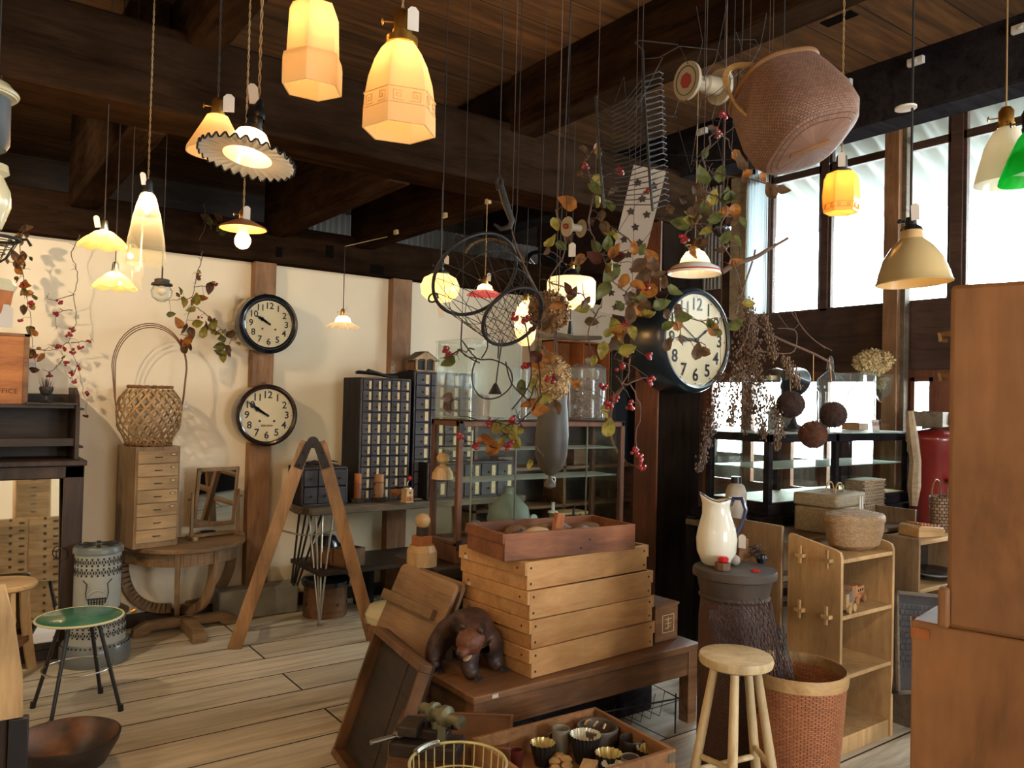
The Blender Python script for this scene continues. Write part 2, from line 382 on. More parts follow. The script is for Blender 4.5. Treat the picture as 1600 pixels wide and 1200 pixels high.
# ---------------- room ----------------
CZ = 3.17
planks('floor_boards', S2(230, 217, 192), S2(152, 136, 112), 3.1, .285, rough=.62, gap=.005, tint=.2, worn=S2(200, 194, 178), off=(.4, .1, 0))
planks('ceiling_boards', S2(146, 102, 58), S2(66, 44, 25), 6, .24, rough=.8, gap=.003, tint=.45, off=(0, .1, 0))
struct('floor', G().bx(-3.2, 7, -3.3, 7.2, -.1, 0), 'floor_boards', smooth=False)
struct('ceiling', G().bx(-3.2, 3.80, -3.3, WY+1.4, CZ+.02, CZ+.1).bx(3.80, WX+.3, -3.3, WY+1.4, CZ+.55, CZ+.63).bx(3.78, 3.82, -3.3, WY+1.4, CZ+.02, CZ+.6), 'ceiling_boards', smooth=False)
# back wall: plaster up to the loft opening at the right end
struct('wall_back', G().bx(-3.2, 5.6, WY, WY+.12, 0, 2.45), 'plaster', smooth=False)
struct('wall_left', G().bx(-3.3, -3.2, -3.3, WY+1.4, 0, CZ+.1), 'plaster', smooth=False)
g = G(); g.bx(-3.2, 1.8, -3.2, -3.1, 0, CZ+.1); g.bx(3.4, WX+.2, -3.2, -3.1, 0, CZ+.62); g.bx(1.8, 3.4, -3.2, -3.1, 2.2, CZ+.1); g.bx(1.8, 3.4, -3.2, -3.1, 0, .8)  # the opening is added out of view to let in fill daylight
struct('wall_front', g, 'plaster', smooth=False)
struct('wall_loft', G().bx(-3.2, WX+.0, WY+1.2, WY+1.3, 2.4, CZ+.6), 'dark_wood', smooth=False)
struct('trim_8', G().bx(-3.2, WX+.3, WY+.12, WY+1.2, 2.4, 2.44), 'beam_wood', smooth=False)
struct('baseboard_back', G().bx(-3.2, WX, WY-.03, WY, 0, .085), 'dark_wood')
# wall plate beam along the back wall
p = ony(400, 407, WY-.1); zb = p.z
g = G(); g.bx(-3.2, WX, WY-.1, WY+.14, zb, zb+.27)
wb = struct('trim_1', g, 'beam_wood', bevel=.01)
# mortise holes in the wall beam
g = G()
for u, v, ww, hh in ((515, 393, .06, .09), (589, 422, .11, .07), (436, 394, .045, .07)):
    c = ony(u, v, WY-.1); g.box((c.x, WY-.1, c.z), (ww, .004, hh))
struct('trim_2', g, 'hole')
# posts on the back wall
def post(n, u0, u1, mat='post_wood', y=WY-.08, wide=None):
    a = ony(u0, 500, y); b = ony(u1, 500, y)
    struct('trim_%d' % n, G().bx(a.x, b.x, y, WY+.01, .0, zb), mat, bevel=.004)
    return a.x, b.x
PX1 = post(3, 396, 430); PX2 = post(4, 613, 643); 
# main beam across the room
BY0, BY1 = 3.33, 3.63
g = G(); g.bx(-3.2, 3.95, BY0, BY1, 2.61, 2.95); struct('trim_5', g, 'beam_wood', bevel=.015)
# joists beyond the main beam (run away from the camera)
for i, (u, v, wd) in enumerate(((600, 296, .13), (790, 318, .14), (215, 225, .15))):
    c = onz(u, v, 2.60)
    struct('trim_%d' % (10+i), G().bx(c.x-wd/2, c.x+wd/2, BY1-.02, WY+.0, 2.60, CZ+.01), 'beam_wood_y', bevel=.008)
# joists nearer than the main beam, resting on it
for i, (x0, x1) in enumerate(((onz(1256, 2, 2.9).x, onz(1355, 2, 2.9).x), (onz(325, 25, 2.9).x, onz(400, 25, 2.9).x))):
    struct('trim_%d' % (15+i), G().bx(x0, x1, -3.1, 3.9, 2.90, CZ+.01), 'beam_wood_y', bevel=.01)
# conduit battens under the ceiling boards
for i, (u, v) in enumerate(((800, 130), (480, 318))):
    c = onz(u, v, CZ-.01)
    y0, y1 = ((-3, BY0) if i == 0 else (BY1, WY))
    struct('trim_%d' % (20+i), G().bx(c.x-.012, c.x+.012, y0, y1, CZ-.03, CZ+.03).bx(c.x+.03, c.x+.045, y0, y1, CZ-.02, CZ+.03), 'beam_wood_y')
# header beam toward the windows
hb = onz(1400, 182, 2.90)
g = G(); g.bx(hb.x, hb.x+.2, -3.1, WY, 2.90, CZ+.05); struct('trim_6', g, 'black_wood', bevel=.012); mz_ = onx(1311, 29, 2.2)
struct('trim_60', G().box((onz(1311, 29, 2.9).x, onz(1311, 29, 2.9).y, 2.899), (.05, .12, .004)), 'hole')
# pillar
pc = P(1027, 900, 4.75); PX0, PY0 = 3.55, 0
q = ony(1027, 800, BY0); PX0, PY0 = q.x, q.y
pr = ony(1092, 800, PY0); pl = onx(990, 800, PX0)
struct('trim_7', G().bx(PX0, pr.x, PY0, pl.y, 0, 2.61), 'pillar_wood', bevel=.012)
struct('trim_9', G().bx(PX0-.012, PX0, PY0+.005, pl.y-.005, 0, 2.61), 'redwood')

# window wall
wm = 'frame_wood'
def wx(u, v=400): return onx(u, v, WX).y
yy = {}
ED = [(1206, 1277), (1297, 1379), (1417, 1478)]      # glass spans in view, left to right
zs0 = onx(1300, 481, WX).z; zh = onx(1300, 481, WX)
ztop = onx(1340, 256, WX).z; zt2 = ztop+.055; ztt = ztop+.30

g = G()
# solid wall below and above glass
ymin, ymax = -3.1, WY
dz0 = onx(1300, 772, WX).z; dz1 = onx(1440, 578, WX).z; yq = wx(1104)      # lower row of little windows
yl = wx(1172)
g.bx(WX, WX+.08, ymin, yl, dz1, zs0); g.bx(WX, WX+.08, ymin, yl, 0, dz0-.15)
g.bx(WX, WX+.08, ymin, yl, ztop+.32, CZ+.62)
g.bx(WX, WX+.08, yl, WY+.3, dz1, CZ+.62); g.bx(WX, WX+.08, yl, WY+.3, 0, dz0-.15); g.bx(WX, WX+.08, yq, WY+.3, dz0-.15, dz1); g.bx(WX, WX+.08, WY+.3, WY+1.3, 0, CZ+.62)
struct('wall_right', g, wm, smooth=False)
spans = [(wx(1172), wx(1196))]+[(wx(a), wx(b)) for a, b in ED]+[(wx(1508), wx(1640))]
y = wx(1640)-.06
while y-.45 > -3.0: spans.append((y, y-.42)); y -= .5
edges = [yl]
frame = G()
def win(n, ya, yb):
    y0, y1 = min(ya, yb), max(ya, yb)
    f = G(); s = .022
    f.bx(WX+.01, WX+.05, y0-s, y0, zs0, ztt); f.bx(WX+.01, WX+.05, y1, y1+s, zs0, ztt)
    f.bx(WX+.01, WX+.05, y0-s, y1+s, zs0-.02, zs0+.005); f.bx(WX+.01, WX+.05, y0-s, y1+s, ztop, zt2); f.bx(WX+.01, WX+.05, y0-s, y1+s, ztt-.02, ztt+.03)
    o = struct('window_%d' % n, f, wm, bevel=.003)
    G().bx(WX+.028, WX+.031, y0, y1, zs0, ztt).done('pane', 'pane_glass', o, smooth=False)
    return o
srt = sorted(spans, key=lambda s: -max(s))
for i, (a, b) in enumerate(srt):
    win(i+1, a, b)
    nxt = max(srt[i+1]) if i+1 < len(srt) else ymin
    frame.bx(WX-.0, WX+.07, nxt+.02, min(a, b)-.02, zs0-.02, ztop+.33)
struct('trim_30', frame, wm, bevel=.004)
# lower row of small windows in red-brown doors
lw = [(wx(1110, 600), wx(1164, 600)), (wx(1172, 600), wx(1226, 600)), (wx(1234, 600), wx(1282, 600)), (wx(1290, 600), wx(1372, 600)), (wx(1424, 600), wx(1459, 600)), (wx(1490, 600), wx(1560, 600)), (wx(1600, 600), wx(1700, 600))]
prev = yq; g = G()
for i, (a, b) in enumerate([(max(q), min(q)) for q in lw]):
    g.bx(WX, WX+.06, a, prev, dz0-.15, dz1); prev = b
    g.bx(WX, WX+.06, b, a, dz0-.15, dz0); g.bx(WX, WX+.06, b, a, dz1-.05, dz1)
    f = G(); f.bx(WX-.01, WX+.03, b, b+.025, dz0, dz1-.05); f.bx(WX-.01, WX+.03, a-.025, a, dz0, dz1-.05); f.bx(WX-.01, WX+.03, b, a, dz0, dz0+.025); f.bx(WX-.01, WX+.03, b, a, dz1-.075, dz1-.05)
    o = struct('window_%d' % (30+i), f, 'redwood'); G().bx(WX+.01, WX+.013, b, a, dz0, dz1-.05).done('pane', 'pane_glass', o, smooth=False)
g.bx(WX, WX+.06, ymin, prev, dz0-.15, dz1)
struct('trim_31', g, 'redwood', bevel=.003)
# post before the windows
a = onx(1380, 560, WX-.1); b = onx(1403, 560, WX-.1)
struct('trim_32', G().bx(WX-.12, WX-.02, b.y, a.y, 0, CZ+.5), 'post_wood', bevel=.004)
a = onx(1404, 560, WX-.06); b = onx(1415, 560, WX-.06)
struct('trim_33', G().bx(WX-.08, WX-.02, b.y, a.y, 0, CZ+.5), 'grey_wood', bevel=.004)
wood('fence_wood', S2(60, 56, 54), S2(34, 32, 32), 'z', rough=.9, spec=0)
t = T('garden_fence', 'dark board fence outside, seen through the lower windows', 'fence', (WX+1.5, 3.2, 0))
G().bx(0, .03, -3.2, 3.4, 0, 1.02).done('boards', 'fence_wood', t)
for k in range(9): G().bx(-.05, 0, -3+k*.75, -2.9+k*.75, 0, 1.3 if k % 2 else 1.5).done('post', 'fence_wood', t)
plain('yard', S2(70, 68, 66), .95, spec=0); struct('floor_yard', G().bx(WX+.09, WX+6, -4, 8, -.12, -.02), 'yard', smooth=False)
# corrugated awning outside
plain('awning_sheet', S2(190, 205, 210), .5)
vs = []; fs = []; n = 180
for i in range(n+1):
    y = -3+i*8.0/n; z = .02*sin(i*1.6)
    vs += [(WX+.12, y, ztt+.06+z), (WX+1.2, y, ztop-.12+z)]
    if i: fs.append((2*i-2, 2*i, 2*i+1, 2*i-1))
o = G().add(vs, fs).done('corrugated_awning', 'awning_sheet', solid=.004); tag(o, 'pale corrugated awning seen through the tops of the tall windows', 'awning')
# ================= left side: vanity, stools, heater, console =================
def cbox(u, v, z, ur, ul, vt):
    p = onz(u, v, z); D = dep(p)
    return p.x, ony(ur, v, p.y).x, p.y, onx(ul, v, p.x).y, z, P(u, vt, D).z
# ---- vanity cabinet with tall mirror ----
MY = 5.05
xr = ony(131, 800, MY-.03).x; xl = xr-1.0; xm = ony(97, 850, MY).x
zt = ony(120, 722, MY).z; zb0 = ony(90, 1003, MY).z
t = T('mirror_cabinet', 'dark wooden cabinet with a tall mirror front against the cream wall', 'cabinet', (xr-.5, MY+.2, 0))
g = G(); g.bx(-.5, .5, -.2, .2, 0, .06); g.bx(-.5, .5, -.04, .2, .06, zt-.02); g.bx(-.5, -.46, -.17, -.04, .06, zt-.02); g.bx(.42, .5, -.17, -.04, .06, zt-.02); g.done('body', 'dark_wood', t, bevel=.004)
g = G(); g.bx(-.5, -.42, -.2, -.16, .06, zt-.02); g.bx(xm-(xr-.5), .5, -.2, -.16, .06, zt-.02); g.bx(-.5, .5, -.2, -.16, zt-.09, zt-.02); g.bx(-.5, .5, -.2, -.16, .06, zb0)
g.bx(-.51, .51, -.22, .2, zt-.02, zt+.01); g.done('mirror_frame', 'dark_wood_z', t, bevel=.005)
plain('mirror', (.82, .84, .82), .02, 1)
hm = zt-.08-zb0; G().bx(-.43, xm-(xr-.5)+.02, -.006, 0, 0, hm+.03, Matrix.Translation(V((0, -.172, zb0-.01))) @ Euler((R_(-6), 0, 0)).to_matrix().to_4x4()).done('mirror', 'mirror', t, smooth=False)
G().ring((0, 0, 0), .028, .003, m=Matrix.Translation(V((xm-(xr-.5)+.0, -.205, ony(97, 865, MY).z))) @ Euler((R_(90), 0, 0)).to_matrix().to_4x4(), sy=1.2).done('handle', 'dark_metal', t)
# upper shelf rack
z1 = ony(60, 632, MY+.1).z; xs = ony(124, 660, MY+.05).x
t = T('open_shelf_rack', 'low dark open shelf rack standing on the mirrored cabinet', 'shelf', (xs-.5, MY+.2, zt+.012))
hz = z1-zt-.012; g = G()
o1 = [(-.17, 0), (.17, 0), (.17, hz+.1), (-.02, hz+.1), (-.12, hz+.06), (-.17, hz-.02)]
mside = lambda x: Matrix(((0, 0, 1, x), (1, 0, 0, 0), (0, 1, 0, 0), (0, 0, 0, 1)))
g.plate(o1, .022, mside(.489)).done('side_panel', 'dark_wood_z', t, bevel=.002)
G().plate(o1, .022, mside(-.489)).done('side_panel', 'dark_wood_z', t, bevel=.002)
G().bx(-.477, .477, -.14, .17, hz-.02, hz).done('shelf', 'dark_wood', t, bevel=.002)
G().bx(-.477, .477, -.14, .17, .075, .095).bx(-.477, .477, -.15, -.135, .075, .12).done('shelf', 'dark_wood', t, bevel=.002)
g = G(); g.bx(-.477, .477, .155, .168, .0, hz+.06); g.done('back_panel', 'dark_wood', t)
g = G()
for zz in (hz-.03, .06): g.bx(.5, .53, -.1, .1, zz, zz+.012)
g.done('bracket', 'dark_wood', t)
# wooden crate on shelf, stamped
plain('stamp', S2(96, 50, 30), .8)
zc = z1+.001; p = ony(0, 560, MY+.12); xe = ony(45, 560, MY+.1).x; zh_ = ony(30, 521, MY+.1).z
t = T('wooden_crate', 'old orange wooden crate stamped with worn letters on top of the dark shelf rack', 'crate', (xe-.17, MY+.19, zc))
wood('crate_orange', S2(190, 122, 66), S2(128, 72, 38), 'x', rough=.5)
h = zh_-zc; g = G(); g.bx(-.17, .17, -.09, .09, 0, h-.01); g.done('body', 'crate_orange', t)
g = G(); g.bx(.145, .172, -.094, .094, 0, h); g.bx(-.172, -.145, -.094, .094, 0, h); g.bx(-.172, .172, -.094, .094, h-.018, h); g.done('frame', 'brown_wood', t, bevel=.002)
def text(s, size, mat, parent, loc, rot, ext=.0006, align='CENTER', name='lettering'):
    c = bpy.data.curves.new(name, 'FONT'); c.body = s; c.size = size; c.extrude = ext; c.align_x = align; c.align_y = 'CENTER'; c.resolution_u = 3
    o = bpy.data.objects.new(name, c); dg = bpy.context.evaluated_depsgraph_get(); COL.objects.link(o)
    me = bpy.data.meshes.new_from_object(o.evaluated_get(bpy.context.evaluated_depsgraph_get())); bpy.data.objects.remove(o); bpy.data.curves.remove(c)
    me.name = name; me.materials.clear(); me.materials.append(MATS[mat]); o = bpy.data.objects.new(name, me); COL.objects.link(o)
    o.parent = parent; o.location = loc; o.rotation_euler = rot; return o
text('OFFICE', .04, 'stamp', t, (.06, -.0915, .07), (R_(90), 0, 0))
g = G(); g.bx(-.13, .1, -.09, .05, 0, .012); pz = ony(60, 629, MY+.1)
o = G().bx(-.13, .12, -.07, .07, 0, .01).done('flat_tray', 'dark_wood'); o.location = (ony(55, 625, MY+.1).x, MY+.1, z1+.001); o.location.x = xe+.12; tag(o, 'thin dark tray lying beside the orange crate on the shelf rack', 'tray')
# little goblet with a dried plant
t = T('goblet_planter', 'small dark goblet holding a dry spiky plant beside the orange crate', 'plant', (ony(72, 620, MY+.1).x, MY+.1, z1+.0115))
G().lathe([(0, 0), (.028, 0), (.03, .006), (.012, .014), (.01, .04), (.028, .05), (.036, .075), (.034, .09), (.028, .09), (.026, .06), (0, .055)], 24).done('goblet', 'burnt_wood', t)
g = G()
for i in range(46):
    a = random.random()*6.28; r = random.random()*.022; L = .04+random.random()*.035
    g.tube([(r*cos(a), r*sin(a), .07), (2.2*r*cos(a), 2.2*r*sin(a), .07+L)], [.0016, .0006], 4)
plain('dry_dark', S2(80, 60, 50), .9); g.done('foliage', 'dry_dark', t)
# ---- round pale stool, half out of frame ----
def leg_curve(g, a, r0, r1, z, w=.045, n=10, bow=.05):
    pts = []
    for i in range(n+1):
        k = i/n; r = r0+(r1-r0)*k**1.6+bow*sin(pi*k)*-.0; pts.append(V((r*cos(a), r*sin(a), z*(1-k))))
    for i in range(n): g.bar(pts[i], pts[i+1], w, .022, up=(-sin(a), cos(a), 0))
p = onz(0, 912, .48); p = P(2, 912, dep(P(2, 912, 4.12)))
t = T('round_stool', 'pale round wooden stool with curved legs in front of the tall mirror', 'stool', (p.x, p.y, 0))
G().lathe([(0, .455), (.15, .455), (.165, .465), (.166, .478), (.158, .488), (0, .49)], 40).done('seat', 'pale_wood', t)
for k in range(4):
    g = G(); leg_curve(g, R_(20+90*k), .115, .165, .455); g.done('leg', 'pale_wood_z', t)
g = G()
for k in range(4): a = R_(20+90*k); b = a+R_(90); g.bar((.14*cos(a), .14*sin(a), .17), (.14*cos(b), .14*sin(b), .17), .018, .03)
g.done('stretcher', 'brown_wood', t)
# ---- green enamel stool ----
feet = [onz(58, 1113, 0), onz(75, 1118, 0), onz(168, 1096, 0), onz(187, 1130, 0)]
D0 = 3.72; p = P(125, 962, 3.72)
cx, cy = p.x, p.y; zs = p.z
plain('green_top', S2(52, 128, 104), .25, noise=.35, nscale=5, coat=.3); plain('cream_edge', S2(214, 206, 160), .5)
t = T('green_stool', 'round green topped stool on thin dark metal legs beside the heater', 'stool', (cx, cy, 0))
rr = 61.5/(F/D0)
G().lathe([(0, zs-.012), (rr-.01, zs-.012), (rr-.004, zs-.004), (rr-.012, zs), (0, zs)], 48).done('seat', 'green_top', t)
G().ring((0, 0, zs-.006), rr-.001, .0055, 48).done('seat_rim', 'cream_edge', t)
for k in range(4):
    a = R_(45+90*k+8); rt = .085; rb = .205
    g = G(); g.rod((rt*cos(a), rt*sin(a), zs-.012), (rb*cos(a), rb*sin(a), 0.012), .009); lg = g.done('leg', 'dark_metal', t)
    G().rod((rb*1.005*cos(a), rb*1.005*sin(a), .03), (rb*1.02*cos(a), rb*1.02*sin(a), 0), .013).done('foot_cap', 'black_paint', lg)
G().ring((0, 0, .2), .150, .004, 40).done('ring_stretcher', 'steel', t)
# ---- big dark wooden bowl ----
p = onz(103, 1150, .15)
t = T('wooden_bowl', 'large dark wooden bowl with worn orange inside on the floor', 'bowl', (p.x, p.y, 0)); br = 78/(F/dep(p))
plain('bowl_inside', S2(120, 76, 44), .4, noise=.75, nscale=9, dark=S2(42, 30, 26), bump=.3)
G().lathe([(0, 0), (br*.42, 0), (br*.75, .045), (br*.97, .125), (br, .15), (br*.96, .153)], 48).done('body', 'burnt_wood', t)
G().lathe([(br*.965, .1528), (br*.93, .146), (br*.85, .09), (br*.55, .03), (0, .018)], 48).done('inside', 'bowl_inside', t)
# ---- chair board at the left edge ----
p0 = P(-8, 930, 2.2); t = T('wooden_bench_end', 'pale wooden furniture end board with a dark base at the left edge of the view', 'bench', (P(-30, 1130, 2.2).x, P(-30, 1130, 2.2).y, 0))
fz = FACE(t.location); t.rotation_euler.z = fz
s = F/2.2; zz = P(0, 1130, 2.2).z
G().plate([(-.3, zz), (.100, zz), (.095, zz+.12), (.070, zz+.28), (.045, zz+.38), (-.3, zz+.42)], .03, Matrix.Translation(V((0, 0, 0))) @ Euler((R_(90), 0, 0)).to_matrix().to_4x4()).done('end_board', 'pale_wood_z', t, bevel=.003)
g = G(); g.box((-.1, .02, zz/2), (.33, .04, zz)); g.done('base', 'dark_wood_z', t, bevel=.003)
g = G(); g.box((.09, -.005, zz/2), (.05, .03, zz)); g.done('leg', 'black_paint', t, bevel=.003)
# ---- perforated cylinder heater ----
p = onz(148, 1031, 0); D = dep(p); s = F/D
t = T('paraffin_heater', 'grey enamel cylinder heater with pierced bands beside the half-round table', 'heater', (p.x, p.y, 0), FACE(p))
Hh = P(150, 852, D).z
plain('grey_enamel', S2(168, 170, 164), .35, noise=.15, nscale=8, coat=.2); plain('grey_enamel_dark', S2(104, 110, 110), .35, noise=.2, nscale=8, coat=.2)
def pierced(name, r_, zc, hh, nx, parent):
    m, nt, out = _mat(name)
    return m
g = G(); g.lathe([(0, .0), (.175, 0), (.18, .02), (.178, .09), (.165, .115), (0, .115)], 48); g.done('base', 'grey_enamel_dark', t)
G().lathe([(.15, .115), (.15, .26), (.14, .265), (.118, .275), (.118, Hh-.03), (0, Hh-.03)], 48).done('barrel', 'grey_enamel', t)
G().lathe([(.155, .255), (.165, .262), (.165, .275), (.14, .29), (.118, .295)], 48).done('collar', 'steel', t)
G().lathe([(.118, Hh-.04), (.128, Hh-.035), (.128, Hh-.012), (.12, Hh), (0, Hh+.006)], 48).done('lid', 'grey_enamel_dark', t)
def fret(gg, r, z0, z1, n, a0=-pi, a1=pi, k=2):
    dz = (z1-z0)/k; da = (a1-a0)/n
    for i in range(n):
        for j in range(k):
            a = a0+(i+.5)*da; z = z0+(j+.5)*dz; w_ = r*da*.42; hh = dz*.42
            M = Matrix.Translation(V((r*cos(a), r*sin(a), z))) @ rotz(a+pi/2) @ Euler((R_(90), 0, 0)).to_matrix().to_4x4()
            for q in range(4):
                b = q*pi/2; c_ = (cos(b), sin(b)); e = (-sin(b), cos(b))
                gg.plate([(c_[0]*w_*.15, c_[1]*hh*.15), ((c_[0]*.95+e[0]*.55)*w_, (c_[1]*.95+e[1]*.55)*hh), ((c_[0]*.95-e[0]*.55)*w_, (c_[1]*.95-e[1]*.55)*hh)], .0015, M)
g = G(); fret(g, .1185, Hh-.16, Hh-.05, 26); g.done('pierced_band', 'ink', t)
g = G(); fret(g, .1505, .15, .245, 30); g.done('pierced_band', 'ink', t)
g = G()
for i in range(44): a = 2*pi*i/44; g.sph((.171*cos(a), .171*sin(a), .108), .0055, 6)
for i in range(8): a = 2*pi*i/8; g.box((.065*cos(a), .065*sin(a), Hh+.006), (.07, .022, .004), rz=a)
g.done('air_hole', 'ink', t)
M_ = Matrix.Translation(V((0, -.117, Hh*.52))) @ Euler((R_(90), 0, 0)).to_matrix().to_4x4()
G().plate([(.055*cos(a), .03+.05*sin(a)) for a in [pi*i/12 for i in range(13)]]+[(-.055, -.02), (.055, -.02)], .012, M_).ring((0, .03, .008), .05, .005, m=M_).done('window_frame', 'grey_enamel', t)
g = G()
for i in range(7): g.box((-.04+i*.0135, -.127, Hh*.52+.015), (.006, .003, .05))
for i in range(3): g.box((0, -.1275, Hh*.52+i*.02-.003), (.09, .002, .003))
g.done('mica_window', 'ink', t)
zz = Hh-.24
G().tube([(-.07, -.11, Hh-.17), (-.05, -.128, Hh-.19), (-.055, -.13, zz), (-.05, -.135, zz-.03), (.05, -.135, zz-.03), (.055, -.13, zz), (.05, -.128, Hh-.19), (.07, -.11, Hh-.17)], .003).done('bail_handle', 'dark_metal', t)
G().cyl((0, 0, 0), .012, .03, 16, Matrix.Translation(V((.17, -.05, .26))) @ Euler((0, R_(70), 0)).to_matrix().to_4x4()).done('knob', 'brass', t)
# ---- half-round console table ----
xc = (ony(177, 850, WY-.03).x+ony(377, 845, WY-.03).x)/2; rad = (ony(377, 845, WY-.03).x-ony(177, 850, WY-.03).x)/2
tz = .66; fr = onz(270, 1010, 0)
dpt = .48
t = T('half_round_table', 'half-round wooden console table with bowed legs against the cream wall', 'table', (xc, WY-.035, 0))
def halfout(rx, ry, n=28): return [(rx*cos(pi+pi*i/n), ry*sin(pi+pi*i/n)) for i in range(n+1)]
zt_ = P(270, 858, dep((xc, WY-.5, tz))).z; 
tz = P(270, 856, dep(V((xc, WY-.48, 0)))).z; 
G().plate(halfout(rad, dpt), .028, Matrix.Translation(V((0, 0, tz-.014)))).done('tabletop', 'old_oak', t, bevel=.006)
vs = []; g = G(); ho = halfout(rad*.88, dpt*.88)
for i in range(len(ho)-1): g.bar(V((ho[i][0], ho[i][1], tz-.07)), V((ho[i+1][0], ho[i+1][1], tz-.07)), .02, .085)
g.done('apron', 'old_oak', t)
def bow(g, a, r0x, r0y, zt, zb_, rin, n=18, w=.06, th=.026):
    pts = []
    for i in range(n+1):
        k = i/n
        # straight drop bending inward to the foot
        zz_ = zt+(zb_-zt)*min(1, sin(k*pi/2)**.9 if k < 1 else 1)
        rr_ = 1-(1-rin)*(1-cos(k*pi/2))**1.25
        pts.append(V((r0x*cos(a)*rr_, r0y*sin(a)*rr_, zz_)))
    for i in range(n): g.bar(pts[i], pts[i+1]+(pts[i+1]-pts[i])*.15, w, th, up=(-sin(a), cos(a), 0))
for a in (180, 252, 288, 360):
    ar = R_(a); g = G(); bow(g, ar, rad*.86, dpt*.86, tz-.03, .1, .15); g.done('leg', 'old_oak_z', t)
g = G()
mm = Euler((R_(90), 0, 0)).to_matrix().to_4x4()
arch = [(-.4, 0), (-.39, .05), (-.3, .085), (.3, .085), (.39, .05), (.4, 0), (.29, 0), (.25, .03), (-.25, .03), (-.29, 0)]
g.plate([(x*rad/.5, y) for x, y in arch], .06, Matrix.Translation(V((0, -.2, 0))) @ mm)
g.bar((0, -.2, .05), (0, -.50, .05), .075, .07); g.box((0, -.50, .03), (.085, .07, .06))
g.done('foot_rail', 'old_oak', t, bevel=.006)
TZ = tz
# ---- chest of seven drawers ----
yb = WY-.06; c = cbox(187, 845, TZ, 276, 185, 697)
wch = 0.33; xa = ony(200, 800, WY-.36).x; xb = ony(275, 800, WY-.36).x; y0 = WY-.36
zt = P(240, 700, dep(V((xa, y0, 1)))).z
t = T('drawer_chest', 'tall narrow chest of seven drawers standing on the half-round table', 'chest', ((xa+xb)/2, y0+.15, TZ+.001), R_(11))
hw = (xb-xa)/2*1.0; Hc = zt-TZ; g = G(); g.bx(-hw, hw, -.14, .14, 0, Hc); g.done('body', 'old_oak_z', t, bevel=.004)
wood('drawer_oak', S2(186, 156, 114), S2(146, 112, 76), 'x', rough=.55, bump=.15)
for i in range(7):
    z0 = .035+(Hc-.055)*i/7; z1_ = .035+(Hc-.055)*(i+1)/7-.006
    d = G().bx(-hw+.014, hw-.014, -.147, -.13, z0, z1_).done('drawer', 'drawer_oak', t, bevel=.003)
    zc_ = (z0+z1_)/2
    G().tube([(-.022, -.148, zc_), (-.015, -.156, zc_), (.015, -.156, zc_), (.022, -.148, zc_)], .003, 6).done('handle', 'iron', d)
    if i != 1 and i != 0: g = G(); g.bx(hw-.06, hw-.03, -.150, -.146, zc_+.008, zc_+.022); q = g.done('label_holder', 'iron', d); G().bx(hw-.057, hw-.033, -.1505, -.1498, zc_+.011, zc_+.019).done('label_card', 'label_paper', q)
# ---- big basket with hoop handle on chest ----
cc = t.location; bz = zt+.004
pb = V((cc.x-.005, cc.y, bz)); t = T('hoop_basket', 'open-work bamboo basket with a tall hoop handle on the seven-drawer chest', 'basket', pb)
S_ = F/dep(pb); bw = 46/S_; bh = 92/S_
wood('bamboo', S2(196, 158, 108), S2(120, 82, 46), 'z', rough=.45, ring=4, stain=.5); wood('bamboo_dark', S2(150, 104, 62), S2(86, 54, 32), 'z', rough=.45, ring=4)
def brad(k): return bw*(.70+.34*sin(pi*min(1, (k*1.02+.10))**.75) ) if k < .97 else bw*.72
def bprof(k):
    pts = [(0, .70), (.08, .76), (.35, .99), (.6, 1.03), (.8, .95), (.93, .72), (1, .68)]
    for (a, x), (b, y) in zip(pts, pts[1:]):
        if a <= k <= b: q = (k-a)/(b-a); q = q*q*(3-2*q); return bw*(x+(y-x)*q)
    return bw*.68
g = G()
for j in range(2):
    for i in range(20):
        pts = []
        for q in range(13):
            k = .04+.9*q/12; a = 2*pi*i/20+(1 if j else -1)*k*1.5; r = bprof(k)+(.0025 if j else -.001)+.002*sin(q*pi+i*pi); pts.append(V((r*cos(a), r*sin(a), k*bh)))
        for q in range(12):
            d = pts[q+1]-pts[q]; mid = (pts[q]+pts[q+1])/2; nrm = V((mid.x, mid.y, 0)).normalized()
            g.bar(pts[q], pts[q+1]+d*.08, .0022, .0115, up=nrm.cross(d))
g.done('lattice', 'bamboo', t, smooth=False)
g = G()
for i in range(4):
    k = .1+.78*i/3; g.ring((0, 0, k*bh), bprof(k)-.004, .0028, 36, 5)
g.done('hoops', 'bamboo', t)
g = G()
for k, r in ((.02, .0085), (.985, .0075)):
    for ph in (0, 1):
        g.tube([V(((bprof(k)+.005*cos(9*a+ph*pi))*cos(a), (bprof(k)+.005*cos(9*a+ph*pi))*sin(a), k*bh+.005*sin(9*a+ph*pi))) for a in [2*pi*i/110 for i in range(110)]], .006, 5, closed=True)
g.lathe([(0, .004), (bprof(.02), .004)], 30); g.done('plaited_rim', 'bamboo_dark', t)
g = G(); hw2 = 53/S_; zt2 = 187/S_
for o_ in (-.013, .001, .014):
    pts = [(-(bw*1.03), 0, bh*.62), (-(bw*1.08), o_, bh*.8)]
    for i in range(21):
        a = pi-pi*i/20; pts.append(((hw2+o_*.5)*cos(a), o_*1.2, bh*1.32+(zt2-bh*1.32+o_)*sin(a)))
    pts += [(bw*1.08, -o_, bh*.8), (bw*1.03, 0, bh*.62)]
    g.tube(pts, .0032, 6)
g.done('hoop_handle', 'bamboo_dark', t)
g = G(); tag_paper(g, (bw*1.15, -.02, bh*.75), .02, .04, 0, R_(35)); g.done('price_tag', 'tag_paper', t)
